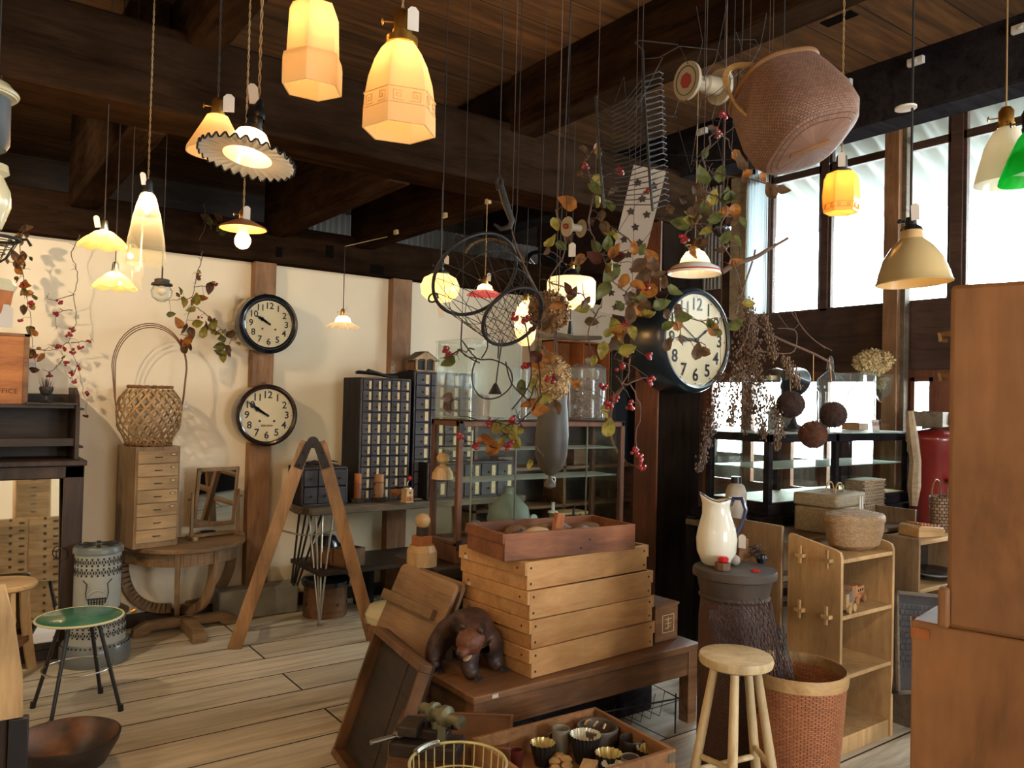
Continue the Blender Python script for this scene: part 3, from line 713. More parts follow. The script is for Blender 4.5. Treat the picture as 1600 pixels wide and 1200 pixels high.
# ---- table mirror on stand ----
pm = P(330, 838, dep(V((xc+.25, WY-.3, TZ)))); pm = onz(333, 838, TZ); pm.y = min(pm.y, WY-.15)
S_ = F/dep(pm)
t = T('dressing_mirror', 'small swing mirror in an oak frame on posts, standing on the half-round table', 'mirror', (pm.x, pm.y, TZ+.001), R_(10))
w2, h2 = 34/S_, 86/S_; Mx = Matrix.Translation(V((0, 0, .06+h2*.57))) @ Euler((R_(8), 0, 0)).to_matrix().to_4x4()
g = G(); fw = .024; H2 = h2*.98/2*1.1
g.box((-w2+fw/2, 0, 0), (fw, .02, 2*H2), Mx).box((w2-fw/2, 0, 0), (fw, .02, 2*H2), Mx).box((0, 0, H2-fw/2), (2*w2, .02, fw), Mx).box((0, 0, -H2+fw/2), (2*w2, .02, fw*1.3), Mx)
g.done('frame', 'old_oak_z', t, bevel=.005)
G().box((0, -.002, 0), (2*w2-2*fw+.004, .006, 2*H2-2*fw), Mx).done('mirror', 'mirror', t, smooth=False)
for sx in (-1, 1):
    pq = G(); x = sx*(w2+.014)
    pq.bar((x, 0, .02), (x, 0, .07+h2*.62), .022, .02, w2=.014, h2=.014); pq.sph((x, 0, .075+h2*.62), .01); pq.box((x, -.01, .012), (.03, .12, .024)); o = pq.done('post', 'old_oak_z', t, bevel=.003)
    G().rod((x, 0, .06+h2*.55), (x+sx*.018, 0, .06+h2*.55), .004).sph((x+sx*.02, 0, .06+h2*.55), .008).done('knob', 'brown_wood', o)
G().box((0, .02, .02), (2*w2, .03, .02)).done('stretcher', 'old_oak', t)
o = G().lathe([(0, 0), (.02, 0), (.005, .008), (.005, .02), (.045, .024), (.048, .034), (.044, .034), (.042, .028), (0, .026)], 24).done('footed_dish', 'iron'); o.location = (pm.x-.03, pm.y+.05, TZ+.001); tag(o, 'small dark footed dish behind the swing mirror on the half-round table', 'dish')
# ---- stone footing of the post ----
a = onz(342, 974, 0); b = onz(456, 950, 0)
g = G(); zt = P(400, 916, dep((a+b)/2)).z; g.bx(a.x, b.x, a.y, WY-.035, 0, zt)
plain('stone', S2(150, 147, 136), .9, noise=.3, nscale=7, bump=.8)
struct('trim_40', g, 'stone', bevel=.012)
# ================= middle: ladder, work table, drawer cabinets =================
FX = Euler((R_(90), 0, 0)).to_matrix().to_4x4()   # plate standing up, facing -Y
# ---- A-frame step ladder seen edge-on ----
DL = 4.75; fl = onz(366, 1014, 0); fr_ = onz(583, 1000, 0); tp = P(489, 694, (dep(fl)+dep(fr_))/2); 
t = T('step_ladder', 'old wooden A-shaped step ladder with metal hinges and a chain, opened on the floor', 'ladder', ((fl.x+fr_.x)/2, (fl.y+fr_.y)/2, 0))
bw_dir = V((tp.x, tp.y, 0)).normalized()*.36; base = t.location.copy(); wid = (fr_-fl).normalized()
def loc(p): return V(p)-base
for side, ft in ((-1, fl), (1, fr_)):
    for off in (0, 1):
        a = loc(ft)+bw_dir*off; b = loc(tp)+bw_dir*off*.82+wid*side*.045
        G().bar(b+V((0, 0, .0)), a, .075 if off == 0 else .06, .024, up=tuple(bw_dir.normalized()), w2=.08 if off == 0 else .06).done('rail', 'ladder_wood', t, bevel=.003)
    for k in (.22, .44, .66, .86):
        a = loc(tp)+wid*side*.045; b = loc(ft); p1 = a+(b-a)*k
        p2 = p1+bw_dir*(.82+.18*k)
        G().bar(p1, p2, .055, .02, up=(0, 0, 1)).done('step', 'ladder_wood', t, bevel=.002)
g = G(); c = loc(tp)-bw_dir.normalized()*.016
mz = Matrix.Translation(c) @ rotz(math.atan2(bw_dir.y, bw_dir.x)-pi/2) @ FX
for side, ft in ((-1, fl), (1, fr_)):
    d = (loc(ft)-(loc(tp)+wid*side*.045)).normalized(); a = loc(tp)+wid*side*.04-bw_dir.normalized()*.018
    g.bar(a+V((0, 0, .01))-wid*side*.02, a+d*.15+wid*side*.0, .045, .004, up=tuple(bw_dir.normalized()), w2=.05)
g.cyl((0, 0, 0), .035, .01, 20, Matrix.Translation(c+V((0, 0, .012))) @ align(bw_dir))
for side, ft in ((-1, fl), (1, fr_)):
    d = (loc(ft)-(loc(tp)+wid*side*.045)).normalized(); a = loc(tp)+wid*side*.04-bw_dir.normalized()*.024
    for k in (.05, .13): g.sph(a+d*k, .008, 8)
g.done('hinge', 'steel' if False else 'iron', t)
g = G(); A_ = loc(tp)+(loc(fl)-loc(tp))*.43; B_ = loc(tp)+(loc(fr_)-loc(tp))*.43
for i in range(34):
    k = i/33; p = A_+(B_-A_)*k+V((0, 0, -.035*sin(pi*k)))+bw_dir*.1
    g.tube([p+wid*.011*cos(a)+(V((0, 0, 1)) if i % 2 else bw_dir.normalized())*.0055*sin(a) for a in [pi*q/3 for q in range(6)]], .0014, 4, closed=True)
g.done('chain', 'steel', t)
# ---- hairpin leg work table ----
pa = onz(487, 798, .75); x1 = pa.x+1.75; ya = pa.y
xl_ = onx(455, 786, pa.x-.04)
yb = WY-.1
t = T('hairpin_table', 'long dark plank table on hairpin legs along the back wall', 'table', ((pa.x+x1)/2, (ya+yb)/2, 0)); b0 = t.location
g = G(); z = .715; out = [(pa.x-b0.x, ya-b0.y), (x1-b0.x, ya-b0.y), (x1-b0.x, yb-b0.y), (pa.x-b0.x-.02, yb-b0.y), (pa.x-b0.x-.06, ya+.14-b0.y)]
g.plate(out, .05, Matrix.Translation(V((0, 0, z+.025)))).done('tabletop', 'grey_wood', t, bevel=.006)
TT = .766
def hairpin(px, py, tx, ty):
    g = G(); f = V((px, py, .01))
    for dx, dy in ((0, 0), (.12, .0), (.0, .12), (.08, .08)): g.rod(f, (tx+dx, ty+dy, .715), .0075)
    g.cyl((px, py, 0), .018, .02, 12); return g
ff = onz(499, 978, 0)-b0
hairpin(ff.x, ff.y, pa.x-b0.x+.05, ya-b0.y+.05).done('hairpin_leg', 'steel', t)
fb = onz(450, 920, 0); hairpin(pa.x-b0.x+.02, yb-b0.y-.05, pa.x-b0.x+.06, yb-b0.y-.22).done('hairpin_leg', 'dark_metal', t)
hairpin(x1-b0.x-.05, ya-b0.y+.05, x1-b0.x-.2, ya-b0.y+.08).done('hairpin_leg', 'dark_metal', t)
hairpin(x1-b0.x-.05, yb-b0.y-.05, x1-b0.x-.2, yb-b0.y-.22).done('hairpin_leg', 'dark_metal', t)
TY = ya
# ---- two tall many-drawer cabinets ----
def drawer_cab(name, label, x0, x1, y0, y1, z0, z1, nc, nr, labels, lblmat='label_paper', plinth=.0, kn=True, tagmod=None, group=None):
    t = T(name, label, 'cabinet', ((x0+x1)/2, y0, z0), 0, group); W = (x1-x0); H = z1-z0
    g = G(); g.bx(-W/2, W/2, .012, y1-y0, 0, H); g.done('body', 'black_wood_z', t, bevel=.003)
    g = G(); s = .012
    g.bx(-W/2, -W/2+s, 0, .02, 0, H); g.bx(W/2-s, W/2, 0, .02, 0, H); g.bx(-W/2, W/2, 0, .02, H-s, H); g.bx(-W/2, W/2, 0, .02, 0, plinth+s)
    g.done('frame', 'drawer_dark', t, bevel=.002)
    cw = (W-2*s)/nc; ch = (H-2*s-plinth)/nr
    for r in range(nr):
        for c in range(nc):
            cx = -W/2+s+cw*(c+.5); cz = plinth+s+ch*(r+.5)
            d = G().bx(cx-cw*.46, cx+cw*.46, -.004, .014, cz-ch*.45, cz+ch*.45).done('drawer', 'drawer_dark', t, smooth=False)
            G().sph((cx-cw*(.05 if labels else .0), -.009, cz-ch*.05), min(cw, ch)*.09, 8).done('knob', 'iron', d)
            if labels: q = G().bx(cx+cw*.14, cx+cw*.36, -.0055, -.004, cz-ch*(.38 if (r+c) % 4 else .3), cz+ch*.36).done('paper_label', lblmat, d, smooth=False)
    return t
p0 = onz(566, 775, TT); x0 = ony(560, 700, TY+.14).x; x1_ = ony(640, 700, TY+.14).x; zt = P(600, 590, dep(V((x0, TY+.14, 1.2)))).z
x0 = ony(562, 690, TY+.14).x
drawer_cab('medicine_drawers', 'tall black cabinet of small paper-labelled drawers with a curved tool on top', x0, x1_, TY+.14, TY+.44, TT, zt, 5, 11, True)
X0A, ZTA = x0, zt
x2 = ony(646, 690, TY+.16).x; x3 = ony(741, 690, TY+.16).x; zt2 = P(670, 580, dep(V((x2, TY+.16, 1.2)))).z
t = drawer_cab('medicine_drawers', 'taller black cabinet of paired drawers with a birdhouse standing on it', x2, x3, TY+.17, TY+.42, TT, zt2, 4, 10, True)
# third, weathered drawers inside the view of the glass cabinet
x4 = ony(665, 745, TY+.05).x; x5 = ony(800, 745, TY+.05).x; zt3 = P(700, 724, dep(V((x4, TY+.06, 1.2)))).z
drawer_cab('weathered_drawers', 'low weathered chest of label drawers seen through the glass cabinet', x4, x5, TY+.02, TY+.16, TT, zt3, 5, 2, True)
# low 2x2 cabinet behind ladder
x6 = ony(468, 765, TY+.14).x; x7 = ony(543, 765, TY+.1).x; zt4 = P(500, 728, dep(V((x7, TY+.1, 1)))).z
drawer_cab('drawer_cabinet', 'low dark cabinet of knobbed drawers behind the step ladder', x6, x7, TY+.1, TY+.36, TT, zt4, 3, 2, False)
# leaflet stand and tools on it
o = G().box((0, 0, .05), (.055, .003, .10)).done('notice_card', 'tag_paper'); o.location = (ony(508, 700, TY+.2).x, TY+.2, zt4+.002); tag(o, 'small white no-photography notice card on the low dark cabinet', 'sign')
g = G().ring((0, 0, 0), .014, .002, m=Matrix.Translation(V((.006, -.004, .06))) @ FX); g.bar((-.004, -.004, .07), (.016, -.004, .05), .003, .002); g.done('prohibition_mark', 'tag_ring', o)
g = G()
for i in range(9):
    a = random.uniform(-.3, .3); y = random.uniform(-.08, .08); x = random.uniform(-.13, .13)
    g.tube([(x-.07*cos(a), y-.07*sin(a), .012), (x, y, .022+random.random()*.01), (x+.07*cos(a), y+.07*sin(a), .016)], [.005, .008, .003], 6)
o = g.done('tool_pile', 'iron'); o.location = ((x6+x7)/2, TY+.2, zt4+.002); tag(o, 'heap of dark iron tools lying on the low dark cabinet', 'tools'); o['kind'] = 'stuff'
# curved adze on top of the first cabinet
c0 = V(((X0A+x1_)/2, TY+.25, ZTA)); S_ = F/dep(c0)
t = T('curved_adze', 'black curved-handled adze lying on the tall labelled drawer cabinet', 'tool', (c0.x, c0.y, ZTA+.003))
G().tube([(-.19, 0, .03), (-.17, 0, .035), (-.05, 0, .03), (.04, 0, .018), (.15, 0, .03), (.20, 0, .06)], [.011, .014, .013, .013, .011, .006], 10).sph((-.09, 0, .04), .022).done('handle', 'black_paint', t)
G().tube([(-.1, -.03, .045), (-.03, -.04, .03), (.06, -.05, .006), (.12, -.02, .012)], [.014, .01, .008, .008], 8).done('blade', 'iron', t)
c1 = P(622, 584, dep(c0)+.05); o = G().lathe([(0, 0), (.028, 0), (.028, .05), (.018, .06), (.022, .085), (.012, .12), (0, .14)], 20).done('glass_ornament', 'clear_glass'); o.location = (c1.x, TY+.3, ZTA+.002); tag(o, 'small pointed glass ornament beside the adze on the tall drawer cabinet', 'ornament')
# birdhouse
cb = V((ony(664, 575, TY+.25).x, TY+.27, zt2+.002)); S_ = F/dep(cb)
t = T('birdhouse', 'small wooden birdhouse with two scalloped openings on the second drawer cabinet', 'birdhouse', cb)
u_ = 1/S_; hw = 17*u_
g = G(); g.bx(-hw, hw, 0, .1, 0, 20*u_); g.done('back_box', 'brown_wood', t)
g = G(); g.bx(-hw, hw, -.035, .1, 0, 2*u_)
for x in (-hw, -u_, hw-2*u_): g.bx(x, x+2*u_, -.035, -.02, 0, 20*u_)
arc = [(-hw-6*u_, 17*u_), (-hw, 19*u_)]
for i in range(9): arc.append((-hw+2*u_+(hw-2*u_)*i/8, 17*u_+3*u_*sin(pi*i/8)))
for i in range(9): arc.append(((hw-2*u_)*i/8, 17*u_+3*u_*sin(pi*i/8)))
arc += [(hw, 19*u_), (hw+6*u_, 17*u_), (4*u_, 30*u_), (-4*u_, 30*u_)]
g.plate(arc, .006, Matrix.Translation(V((0, -.036, 0))) @ FX); g.done('front', 'pale_wood_z', t)
for s in (-1, 1): G().bar((s*(hw+7*u_), .035, 17*u_), (s*2*u_, .035, 31*u_), .006, .15, up=(0, -1, 0)).done('roof', 'grey_wood', t)
G().bx(-hw+2*u_, hw-2*u_, -.018, -.012, 2*u_, 17*u_).done('dark_opening', 'ink', t)
# ---- things on the work table ----
def on_table(u, v, z=TT, y=None): return onz(u, v, z)
def blk(u, v, hw_, h, label, z=TT, mat='black_wood'):
    p = onz(u, v, z); o = G().lathe([(0, 0), (hw_, 0), (hw_, h), (0, h)], 8, rot=.39).done('octagonal_plinth', mat, smooth=False, bevel=.002); o.location = (p.x, p.y, z+.001); tag(o, label, 'stand'); return p
z = TT
p = blk(558, 785, .06, .028, 'black octagonal plinth under the tall orange wooden canister', mat='burnt_wood')
t = T('wooden_canister', 'tall slim orange-brown wooden canister on a black octagonal plinth', 'canister', (p.x, p.y, z+.030)); S_ = F/dep(p)
wood('cherry', S2(196, 120, 66), S2(150, 80, 40), 'z', rough=.4, ring=5); wood('bark_wood', S2(200, 148, 100), S2(140, 92, 58), 'z', rough=.5, ring=5)
G().cyl((0, 0, 0), .026, .10, 28).done('body', 'cherry', t); G().cyl((0, 0, .101), .0265, .07, 28).done('lid', 'cherry', t, bevel=.003)
p = blk(591, 783, .062, .028, 'black octagonal plinth under the wide pale wooden canister', mat='burnt_wood')
t = T('wooden_canister', 'wide pale wooden canister with a dark band on a black octagonal plinth', 'canister', (p.x, p.y, z+.030))
G().cyl((0, 0, 0), .036, .10, 28).done('body', 'bark_wood', t); G().cyl((0, 0, .1), .0365, .004, 28).done('band', 'dark_wood', t); G().cyl((0, 0, .104), .036, .058, 28).done('lid', 'bark_wood', t, bevel=.003)
p = onz(577, 777, z); p.y += .05; o = G().lathe([(0, 0), (.04, 0), (.046, .03), (.045, .06), (.03, .085), (.018, .1), (.022, .115), (.03, .12), (.022, .14), (0, .15)], 28).done('glass_decanter', 'clear_glass'); o.location = (p.x, p.y, z+.001); tag(o, 'small clear glass decanter between the two wooden canisters', 'bottle')
p = onz(616, 781, z); p.y += .04; o = G().lathe([(0, 0), (.04, 0), (.068, .03), (.076, .075), (.072, .078), (.06, .03), (0, .01)], 32).done('wooden_cup_bowl', 'cherry'); o.location = (p.x, p.y, z+.001); tag(o, 'dark red-brown turned bowl behind the little coffee mill', 'bowl')
p = onz(636, 785, z); S_ = F/dep(p)
t = T('coffee_mill', 'tiny wooden coffee mill with a red-knobbed crank on the plank table', 'coffee mill', (p.x, p.y, z+.001), .2)
b = .034; G().bx(-b, b, -b, b, 0, .01).bx(-b*.9, b*.9, -b*.9, b*.9, .01, .096).done('box', 'pale_wood_z', t, bevel=.002)
G().bx(-b*.7, b*.7, -b*1.02, -b*.8, .012, .045).sph((0, -b*1.1, .03), .007).done('drawer', 'cherry', t, bevel=.001)
G().plate([(0, .0), (.011, .012), (.008, .02), (0, .016), (-.008, .02), (-.011, .012)], .002, Matrix.Translation(V((0, -b*.93, .058))) @ FX).done('heart_badge', 'tag_ring', t)
G().lathe([(.032, .096), (.03, .105), (.012, .115), (0, .116)], 20).done('top_dish', 'steel', t)
plain('red_gloss', S2(196, 34, 30), .25)
cr = G().tube([(0, 0, .115), (0, 0, .135), (.012, 0, .15), (.018, 0, .155)], .0035, 6).done('crank', 'steel', t); G().sph((.019, 0, .168), .013, sc=(1, 1, 1.4)).done('knob', 'red_gloss', cr)
o = G().bx(-.06, .06, -.02, .02, 0, .003).done('price_card', 'tag_paper'); p = onz(657, 780, z); o.location = (p.x, p.y, z+.001); tag(o, 'white card lying flat on the plank table beside the coffee mill', 'card')
# ---- below the table: barrel with black jar, box, lower shelf ----
p = onz(512, 962, 0); D = dep(p)
t = T('wooden_tub', 'round reddish wooden stand with a black ring top under the plank table', 'stand', (p.x, p.y+.05, 0)); zz = P(512, 900, D).z
G().lathe([(0, 0), (.15, 0), (.145, zz-.06), (0, zz-.06)], 16).done('tub', 'brown_wood', t); G().lathe([(.16, zz-.06), (.165, zz-.03), (.15, zz-.01), (.13, zz), (0, zz)], 32).done('ring_top', 'black_enamel', t)
g = G()
for k in range(8): a = k*pi/4+.2; g.box((.146*cos(a), .146*sin(a), .09), (.006, .012, .022), rz=a)
g.done('slot', 'ink', t)
zt_ = P(512, 838, D).z-zz
o = G().lathe([(0, 0), (.06, 0), (.085, .03), (.092, .08), (.088, zt_-.06), (.06, zt_-.01), (.05, zt_), (0, zt_)], 12).done('black_jar', 'black_enamel'); o.location = (p.x, p.y+.05, zz+.001); tag(o, 'dark glazed faceted jar on the round stand under the plank table', 'jar')
# lower shelf plate with box
xs = onz(660, 905, .36); xs0 = onz(568, 880, .36)
t = T('low_bench', 'low dark shelf board under the plank table holding a divided box', 'shelf', (xs.x-.1, WY-.42, 0))
G().bx(-.38, .75, -.22, .3, .33, .36).done('board', 'dark_wood', t, bevel=.004)
for x in (.1, .7): G().bx(x-.02, x+.02, .0, .25, 0, .33).done('side_support', 'black_wood_z', t)
p = onz(582, 872, .362); q = onz(606, 856, .36)
t = T('divided_box', 'open wooden box with divisions standing on the low shelf board', 'box', (t.location.x-.17, t.location.y-.02, .3615), .35)
g = G(); a, b, h = .09, .17, .12
g.bx(-a, a, -b, b, 0, .008); g.bx(-a, a, -b, -b+.008, 0, h); g.bx(-a, a, b-.008, b, 0, h); g.bx(-a, -a+.008, -b, b, 0, h); g.bx(a-.008, a, -b, b, 0, h); g.bx(-.004, .004, -b, b, 0, h-.01); g.bx(-a, a, -.004, .004, 0, h-.01)
g.done('body', 'brown_wood_y', t)
# ================= glass cabinet =================
x0, x1, y0, y1, z0, z1 = cbox(712, 882, .69, 972, 672, 657); y1 = max(y1, y0+.27)
GC = (x0, x1, y0, y1, z0, z1)
t = T('glass_showcase', 'wooden framed glass showcase with glass shelves in the middle of the shop', 'showcase', (x0, y0, z0)); W, Dp, H = x1-x0, y1-y0, z1-z0
g = G(); s = .028
g.bx(0, W, 0, Dp, 0, .085)
for x in (0, W-s):
    for y in (0, Dp-s): g.bx(x, x+s, y, y+s, .085, H)
for y in (0, Dp-s): g.bx(0, W, y, y+s, H-.03, H); g.bx(0, W, y, y+s, .085, .105)
for x in (0, W-s): g.bx(x, x+s, 0, Dp, H-.03, H); g.bx(x, x+s, 0, Dp, .085, .105)
g.bx(0, W, 0, Dp, H-.008, H)
g.done('frame', 'cabinet_mahogany', t, bevel=.003)
g = G()
for z in (H-.04, .09): g.box((s/2, -.002, z), (.03, .004, .05)); 
g.done('corner_bracket', 'iron', t)
for nm, a in (('front_pane', (s, W-s, .01, .013, .1, H-.03)), ('side_pane', (.01, .013, s, Dp-s, .1, H-.03)), ('side_pane', (W-.013, W-.01, s, Dp-s, .1, H-.03)), ('back_pane', (s, W-s, Dp-.013, Dp-.01, .1, H-.03))):
    G().bx(*a).done(nm, 'pane_glass', t, smooth=False)
zs = [P(760, 755, dep(V((x0+.1, y0, 1)))).z-z0, P(760, 706, dep(V((x0+.1, y0, 1)))).z-z0]
for z in zs: G().bx(.03, W-.03, .03, Dp-.03, z, z+.006).done('glass_shelf', 'green_edge', t, smooth=False)
g = G()
for u in (804, 915):
    x = ony(u, 760, y0+.02).x-x0; g.bx(x-.003, x+.003, .012, .02, .1, H-.03)
g.rod((.09, .02, .1), (.09, .02, H-.05), .005)
g.done('shelf_rod', 'steel', t)
# low dark table under the showcase
t = T('low_dark_table', 'low dark plank table carrying the glass showcase', 'table', ((x0+x1)/2, (y0+y1)/2, 0))
g = G(); g.bx(-W/2-.14, W/2+.1, -Dp/2-.06, Dp/2+.1, z0-.055, z0-.001); g.done('tabletop', 'dark_wood', t, bevel=.006)
for sx in (-1, 1):
    for sy in (-1, 1): G().box((sx*(W/2-.02), sy*(Dp/2-.02), (z0-.055)/2), (.06, .06, z0-.056)).done('leg', 'dark_wood_z', t)
t = T('dark_filler_block', 'added dark block that darkens the hidden space under the showcase table', 'chest', ((x0+x1)/2, (y0+y1)/2+.02, 0)); G().bx(-W/2+.05, W/2-.05, -Dp/2+.04, Dp/2, 0, z0-.08).done('body', 'black_wood_z', t, bevel=.004)  # added block, keeps the space below the showcase dark
GY = y0+Dp*.5; zf = z0+.087
def inside(u, z, y=None): 
    y = y or GY; return V((ony(u, 800, y).x, y, z))
# items inside showcase
t = T('silver_clock', 'small round bedside clock with a silver case inside the glass showcase', 'clock', inside(744, zf, y0+.07), -.35)
G().cyl((0, 0, 0), .052, .05, 32, Matrix.Translation(V((0, .02, .055))) @ FX).done('case', 'steel', t); G().cyl((0, 0, 0), .046, .003, 32, Matrix.Translation(V((0, -.03, .055))) @ FX).done('dial', 'dial_face', t)
g = G(); g.box((-.004, -.035, .07), (.003, .001, .03)); g.box((.012, -.035, .05), (.03, .001, .003))
for k in range(12): a = k*pi/6; g.box((.037*sin(a), -.035, .055+.037*cos(a)), (.004, .001, .004))
g.done('hands_and_marks', 'ink', t)
o = G().lathe([(0, 0), (.06, 0), (.1, .03), (.118, .09), (.105, .15), (.06, .2), (.03, .225), (.028, .25), (.034, .262), (0, .262)], 36).done('stoneware_jug', 'ceramic' if False else 'clear_glass'); 
plain('frosted_green', S2(128, 138, 126), .35, coat=.3); o.data.materials.clear(); o.data.materials.append(MATS['frosted_green']); o.location = inside(795, zf, y0+.14); tag(o, 'large frosted grey-green glass jug inside the glass showcase', 'jug')
plain('celadon', S2(196, 216, 206), .3, coat=.3)
zb_ = z0+zs[0]+.008
for i, (u, l) in enumerate(((821, 'pale celadon disc standing in the showcase, beside its twin'), (833, 'pale celadon disc with a ring pattern standing in the showcase'))):
    o = G().cyl((0, 0, 0), .026, .01, 24, Matrix.Translation(V((0, 0, .026))) @ FX).ring((0, -.011, .026), .015, .002, m=None).done('ceramic_disc', 'celadon'); o.location = inside(u, zf+.055, y0+.12); tag(o, l, 'ceramic', 'celadon discs in the showcase')
o = G().bx(-.14, .14, -.04, .04, 0, .052).done('display_step', 'grey_wood'); o.location = inside(835, zf, y0+.13); tag(o, 'grey display step under the celadon discs in the showcase', 'stand')
o = G().lathe([(0, 0), (.012, 0), (.017, .02), (.012, .07), (.009, .075), (0, .075)], 16).done('dark_bottle', 'burnt_wood'); o.location = inside(812, zf+.054, y0+.13); tag(o, 'slim dark bottle left of the celadon discs in the showcase', 'bottle')
t = T('display_box', 'pale wooden display box with a dark cut-out inside the showcase', 'box', inside(886, zf, y0+.14))
G().bx(-.08, .1, -.05, .06, 0, .09).bx(-.09, .11, -.055, .065, .09, .105).done('body', 'pale_wood', t); G().bx(.0, .05, -.052, -.05, .02, .055).done('cut_out', 'ink', t)
o = G().lathe([(0, 0), (.028, 0), (.026, .008), (.01, .014), (.009, .05), (.013, .056), (0, .06)], 20).done('white_candlestick', 'ceramic'); o.location = inside(864, zf+.107, y0+.12); tag(o, 'small white candlestick on the pale display box', 'candlestick')
o = G().lathe([(0, 0), (.055, 0), (.052, .03), (.035, .06), (.02, .065), (.012, .075), (.03, .09), (.034, .11), (.02, .13), (0, .135)], 24).done('turned_finial', 'pale_wood_z'); o.location = inside(690, z0+zs[1]-.02-.14+.0, y0+.16); o.location.z = z0+zs[0]+.19 if False else z0+zs[0]+.008; tag(o, 'turned pale wooden finial at the corner inside the showcase', 'ornament')
t = T('iron_trivet_stand', 'dark iron flower frog stand on a little post inside the showcase', 'stand', inside(896, zf, y0+.05))
g = G(); g.cyl((0, 0, 0), .03, .01, 20).rod((0, 0, 0), (0, 0, .13), .006); g.ring((0, 0, .09), .03, .005, 20)
for k in range(8): a = k*pi/4; g.rod((0, 0, .09), (.05*cos(a), .05*sin(a), .093), .004, 6); g.sph((.052*cos(a), .052*sin(a), .095), .006, 6)
g.tube([(0, 0, .12), (.01, 0, .15), (.018, 0, .13)], .004, 6); g.done('frame', 'iron', t)
# wooden totem beside the showcase
t = T('stacked_wood_totem', 'little stack of turned wood blocks topped by a pale ball beside the showcase', 'ornament', (ony(664, 860, y0+.1).x-.0, y0+.06, z0+.001))
G().lathe([(0, 0), (.075, 0), (.075, .07), (.06, .1), (0, .1)], 8).done('octagon_block', 'pale_wood_z', t, smooth=False); G().bx(-.04, .035, -.035, .035, .1, .145).done('cube_block', 'cherry', t, bevel=.003); G().cyl((0, 0, .145), .03, .04, 20).done('dark_block', 'dark_wood', t); G().sph((0, 0, .215), .038, 24).done('ball', 'pale_wood_z', t)
t.location.x = ony(668, 850, t.location.y).x-.03
# ---- big rectangular glass jar etc. on top of showcase ----
zt = z1+.002
def gjar(u, w_px, vtop, label, y, name='glass_jar', square=True, z=zt, d=None, mat='clear_glass', v=648):
    c = V((ony(u, v, y).x, y, z)); S_ = F/dep(c); w_ = w_px/S_/2; h = P(u, vtop, dep(c)).z-z; d = d or w_
    t = T(name, label, 'glass jar', c)
    if square:
        def ro(a, b, r=.02):
            o = []
            for cx, cy, a0 in ((a-r, b-r, 0), (-a+r, b-r, 90), (-a+r, -b+r, 180), (a-r, -b+r, 270)):
                for k in range(5): q = R_(a0+k*22.5); o.append((cx+r*cos(q), cy+r*sin(q)))
            return o
        g = G(); oo = ro(w_, d); ii = ro(w_-.006, d-.006); n = len(oo); vs = []; fs = []
        for ring_, z_ in ((oo, 0.004), (oo, h-.02), (ro(w_+.004, d+.004), h-.006), (ro(w_+.002, d+.002), h), (ii, h), (ii, .012)): vs += [(x, y_, z_) for x, y_ in ring_]
        for k in range(5):
            for i in range(n): j = (i+1) % n; fs.append((k*n+i, k*n+j, (k+1)*n+j, (k+1)*n+i))
        fs.append(tuple(range(n-1, -1, -1))); fs.append(tuple(5*n+i for i in range(n))); g.add(vs, fs); g.done('body', mat, t)
        g = G(); g.plate(ro(w_-.003, d-.003), .008, Matrix.Translation(V((0, 0, .006)))).done('thick_base', 'green_edge', t)
    else:
        G().lathe([(0, .002), (w_*.94, .002), (w_, .015), (w_, h*.8), (w_*.97, h*.87), (w_*.97, h*.9), (w_*.985, h*.9), (w_-.006, h*.86), (w_-.005, .016), (0, .01)], 40).done('body', mat, t)
        q = G().lathe([(w_*1.0, h*.9), (w_*.99, h*.92), (w_*.6, h*.99), (.01, h*1.0), (.01, h*1.03)], 40).done('lid', mat, t); G().sph((0, 0, h*1.06), .018, 14).done('knob', mat, q)
    return t, w_, h
gjar(746, 100, 534, 'large square glass jar on the left end of the showcase', y0+.14, 'square_glass_jar')
gjar(822, 40, 572, 'smaller square glass jar behind the dried hydrangeas on the showcase', y0+.18, 'square_glass_jar')
plain("dry_dark2", (.1,.06,.04), .9)
t, w_, h = gjar(917, 58, 568, 'lidded round glass jar filled with dried brown stems on the showcase', y0+.12, 'lidded_glass_jar', False)
g = G()
for i in range(260):
    a = random.random()*6.28; r = sqrt(random.random())*w_*.86; z = .02+random.random()*h*.68; d = V((random.uniform(-1, 1), random.uniform(-1, 1), random.uniform(-1, 1))).normalized()*.02
    g.tube([V((r*cos(a), r*sin(a), z))-d*.5, V((r*cos(a), r*sin(a), z))+d*.5], .0042, 3, cap=False)
plain('dry_brown', S2(140, 92, 66), .9, noise=.4); g.done('dried_filling', 'dry_brown', t)
# turned wooden drum behind the square jar
o = G().lathe([(0, 0), (.07, 0), (.09, .05), (.095, .17), (.085, .2), (.05, .212), (0, .214)], 32).done('wooden_drum', 'bark_wood'); p = P(732, 560, dep(V((x0, y0, 1)))+.95); o.location = (p.x, p.y, P(732, 583, dep(p)).z-.12); 
tz_ = o.location.z; tag(o, 'rounded wooden drum seen behind the large square glass jar', 'drum')
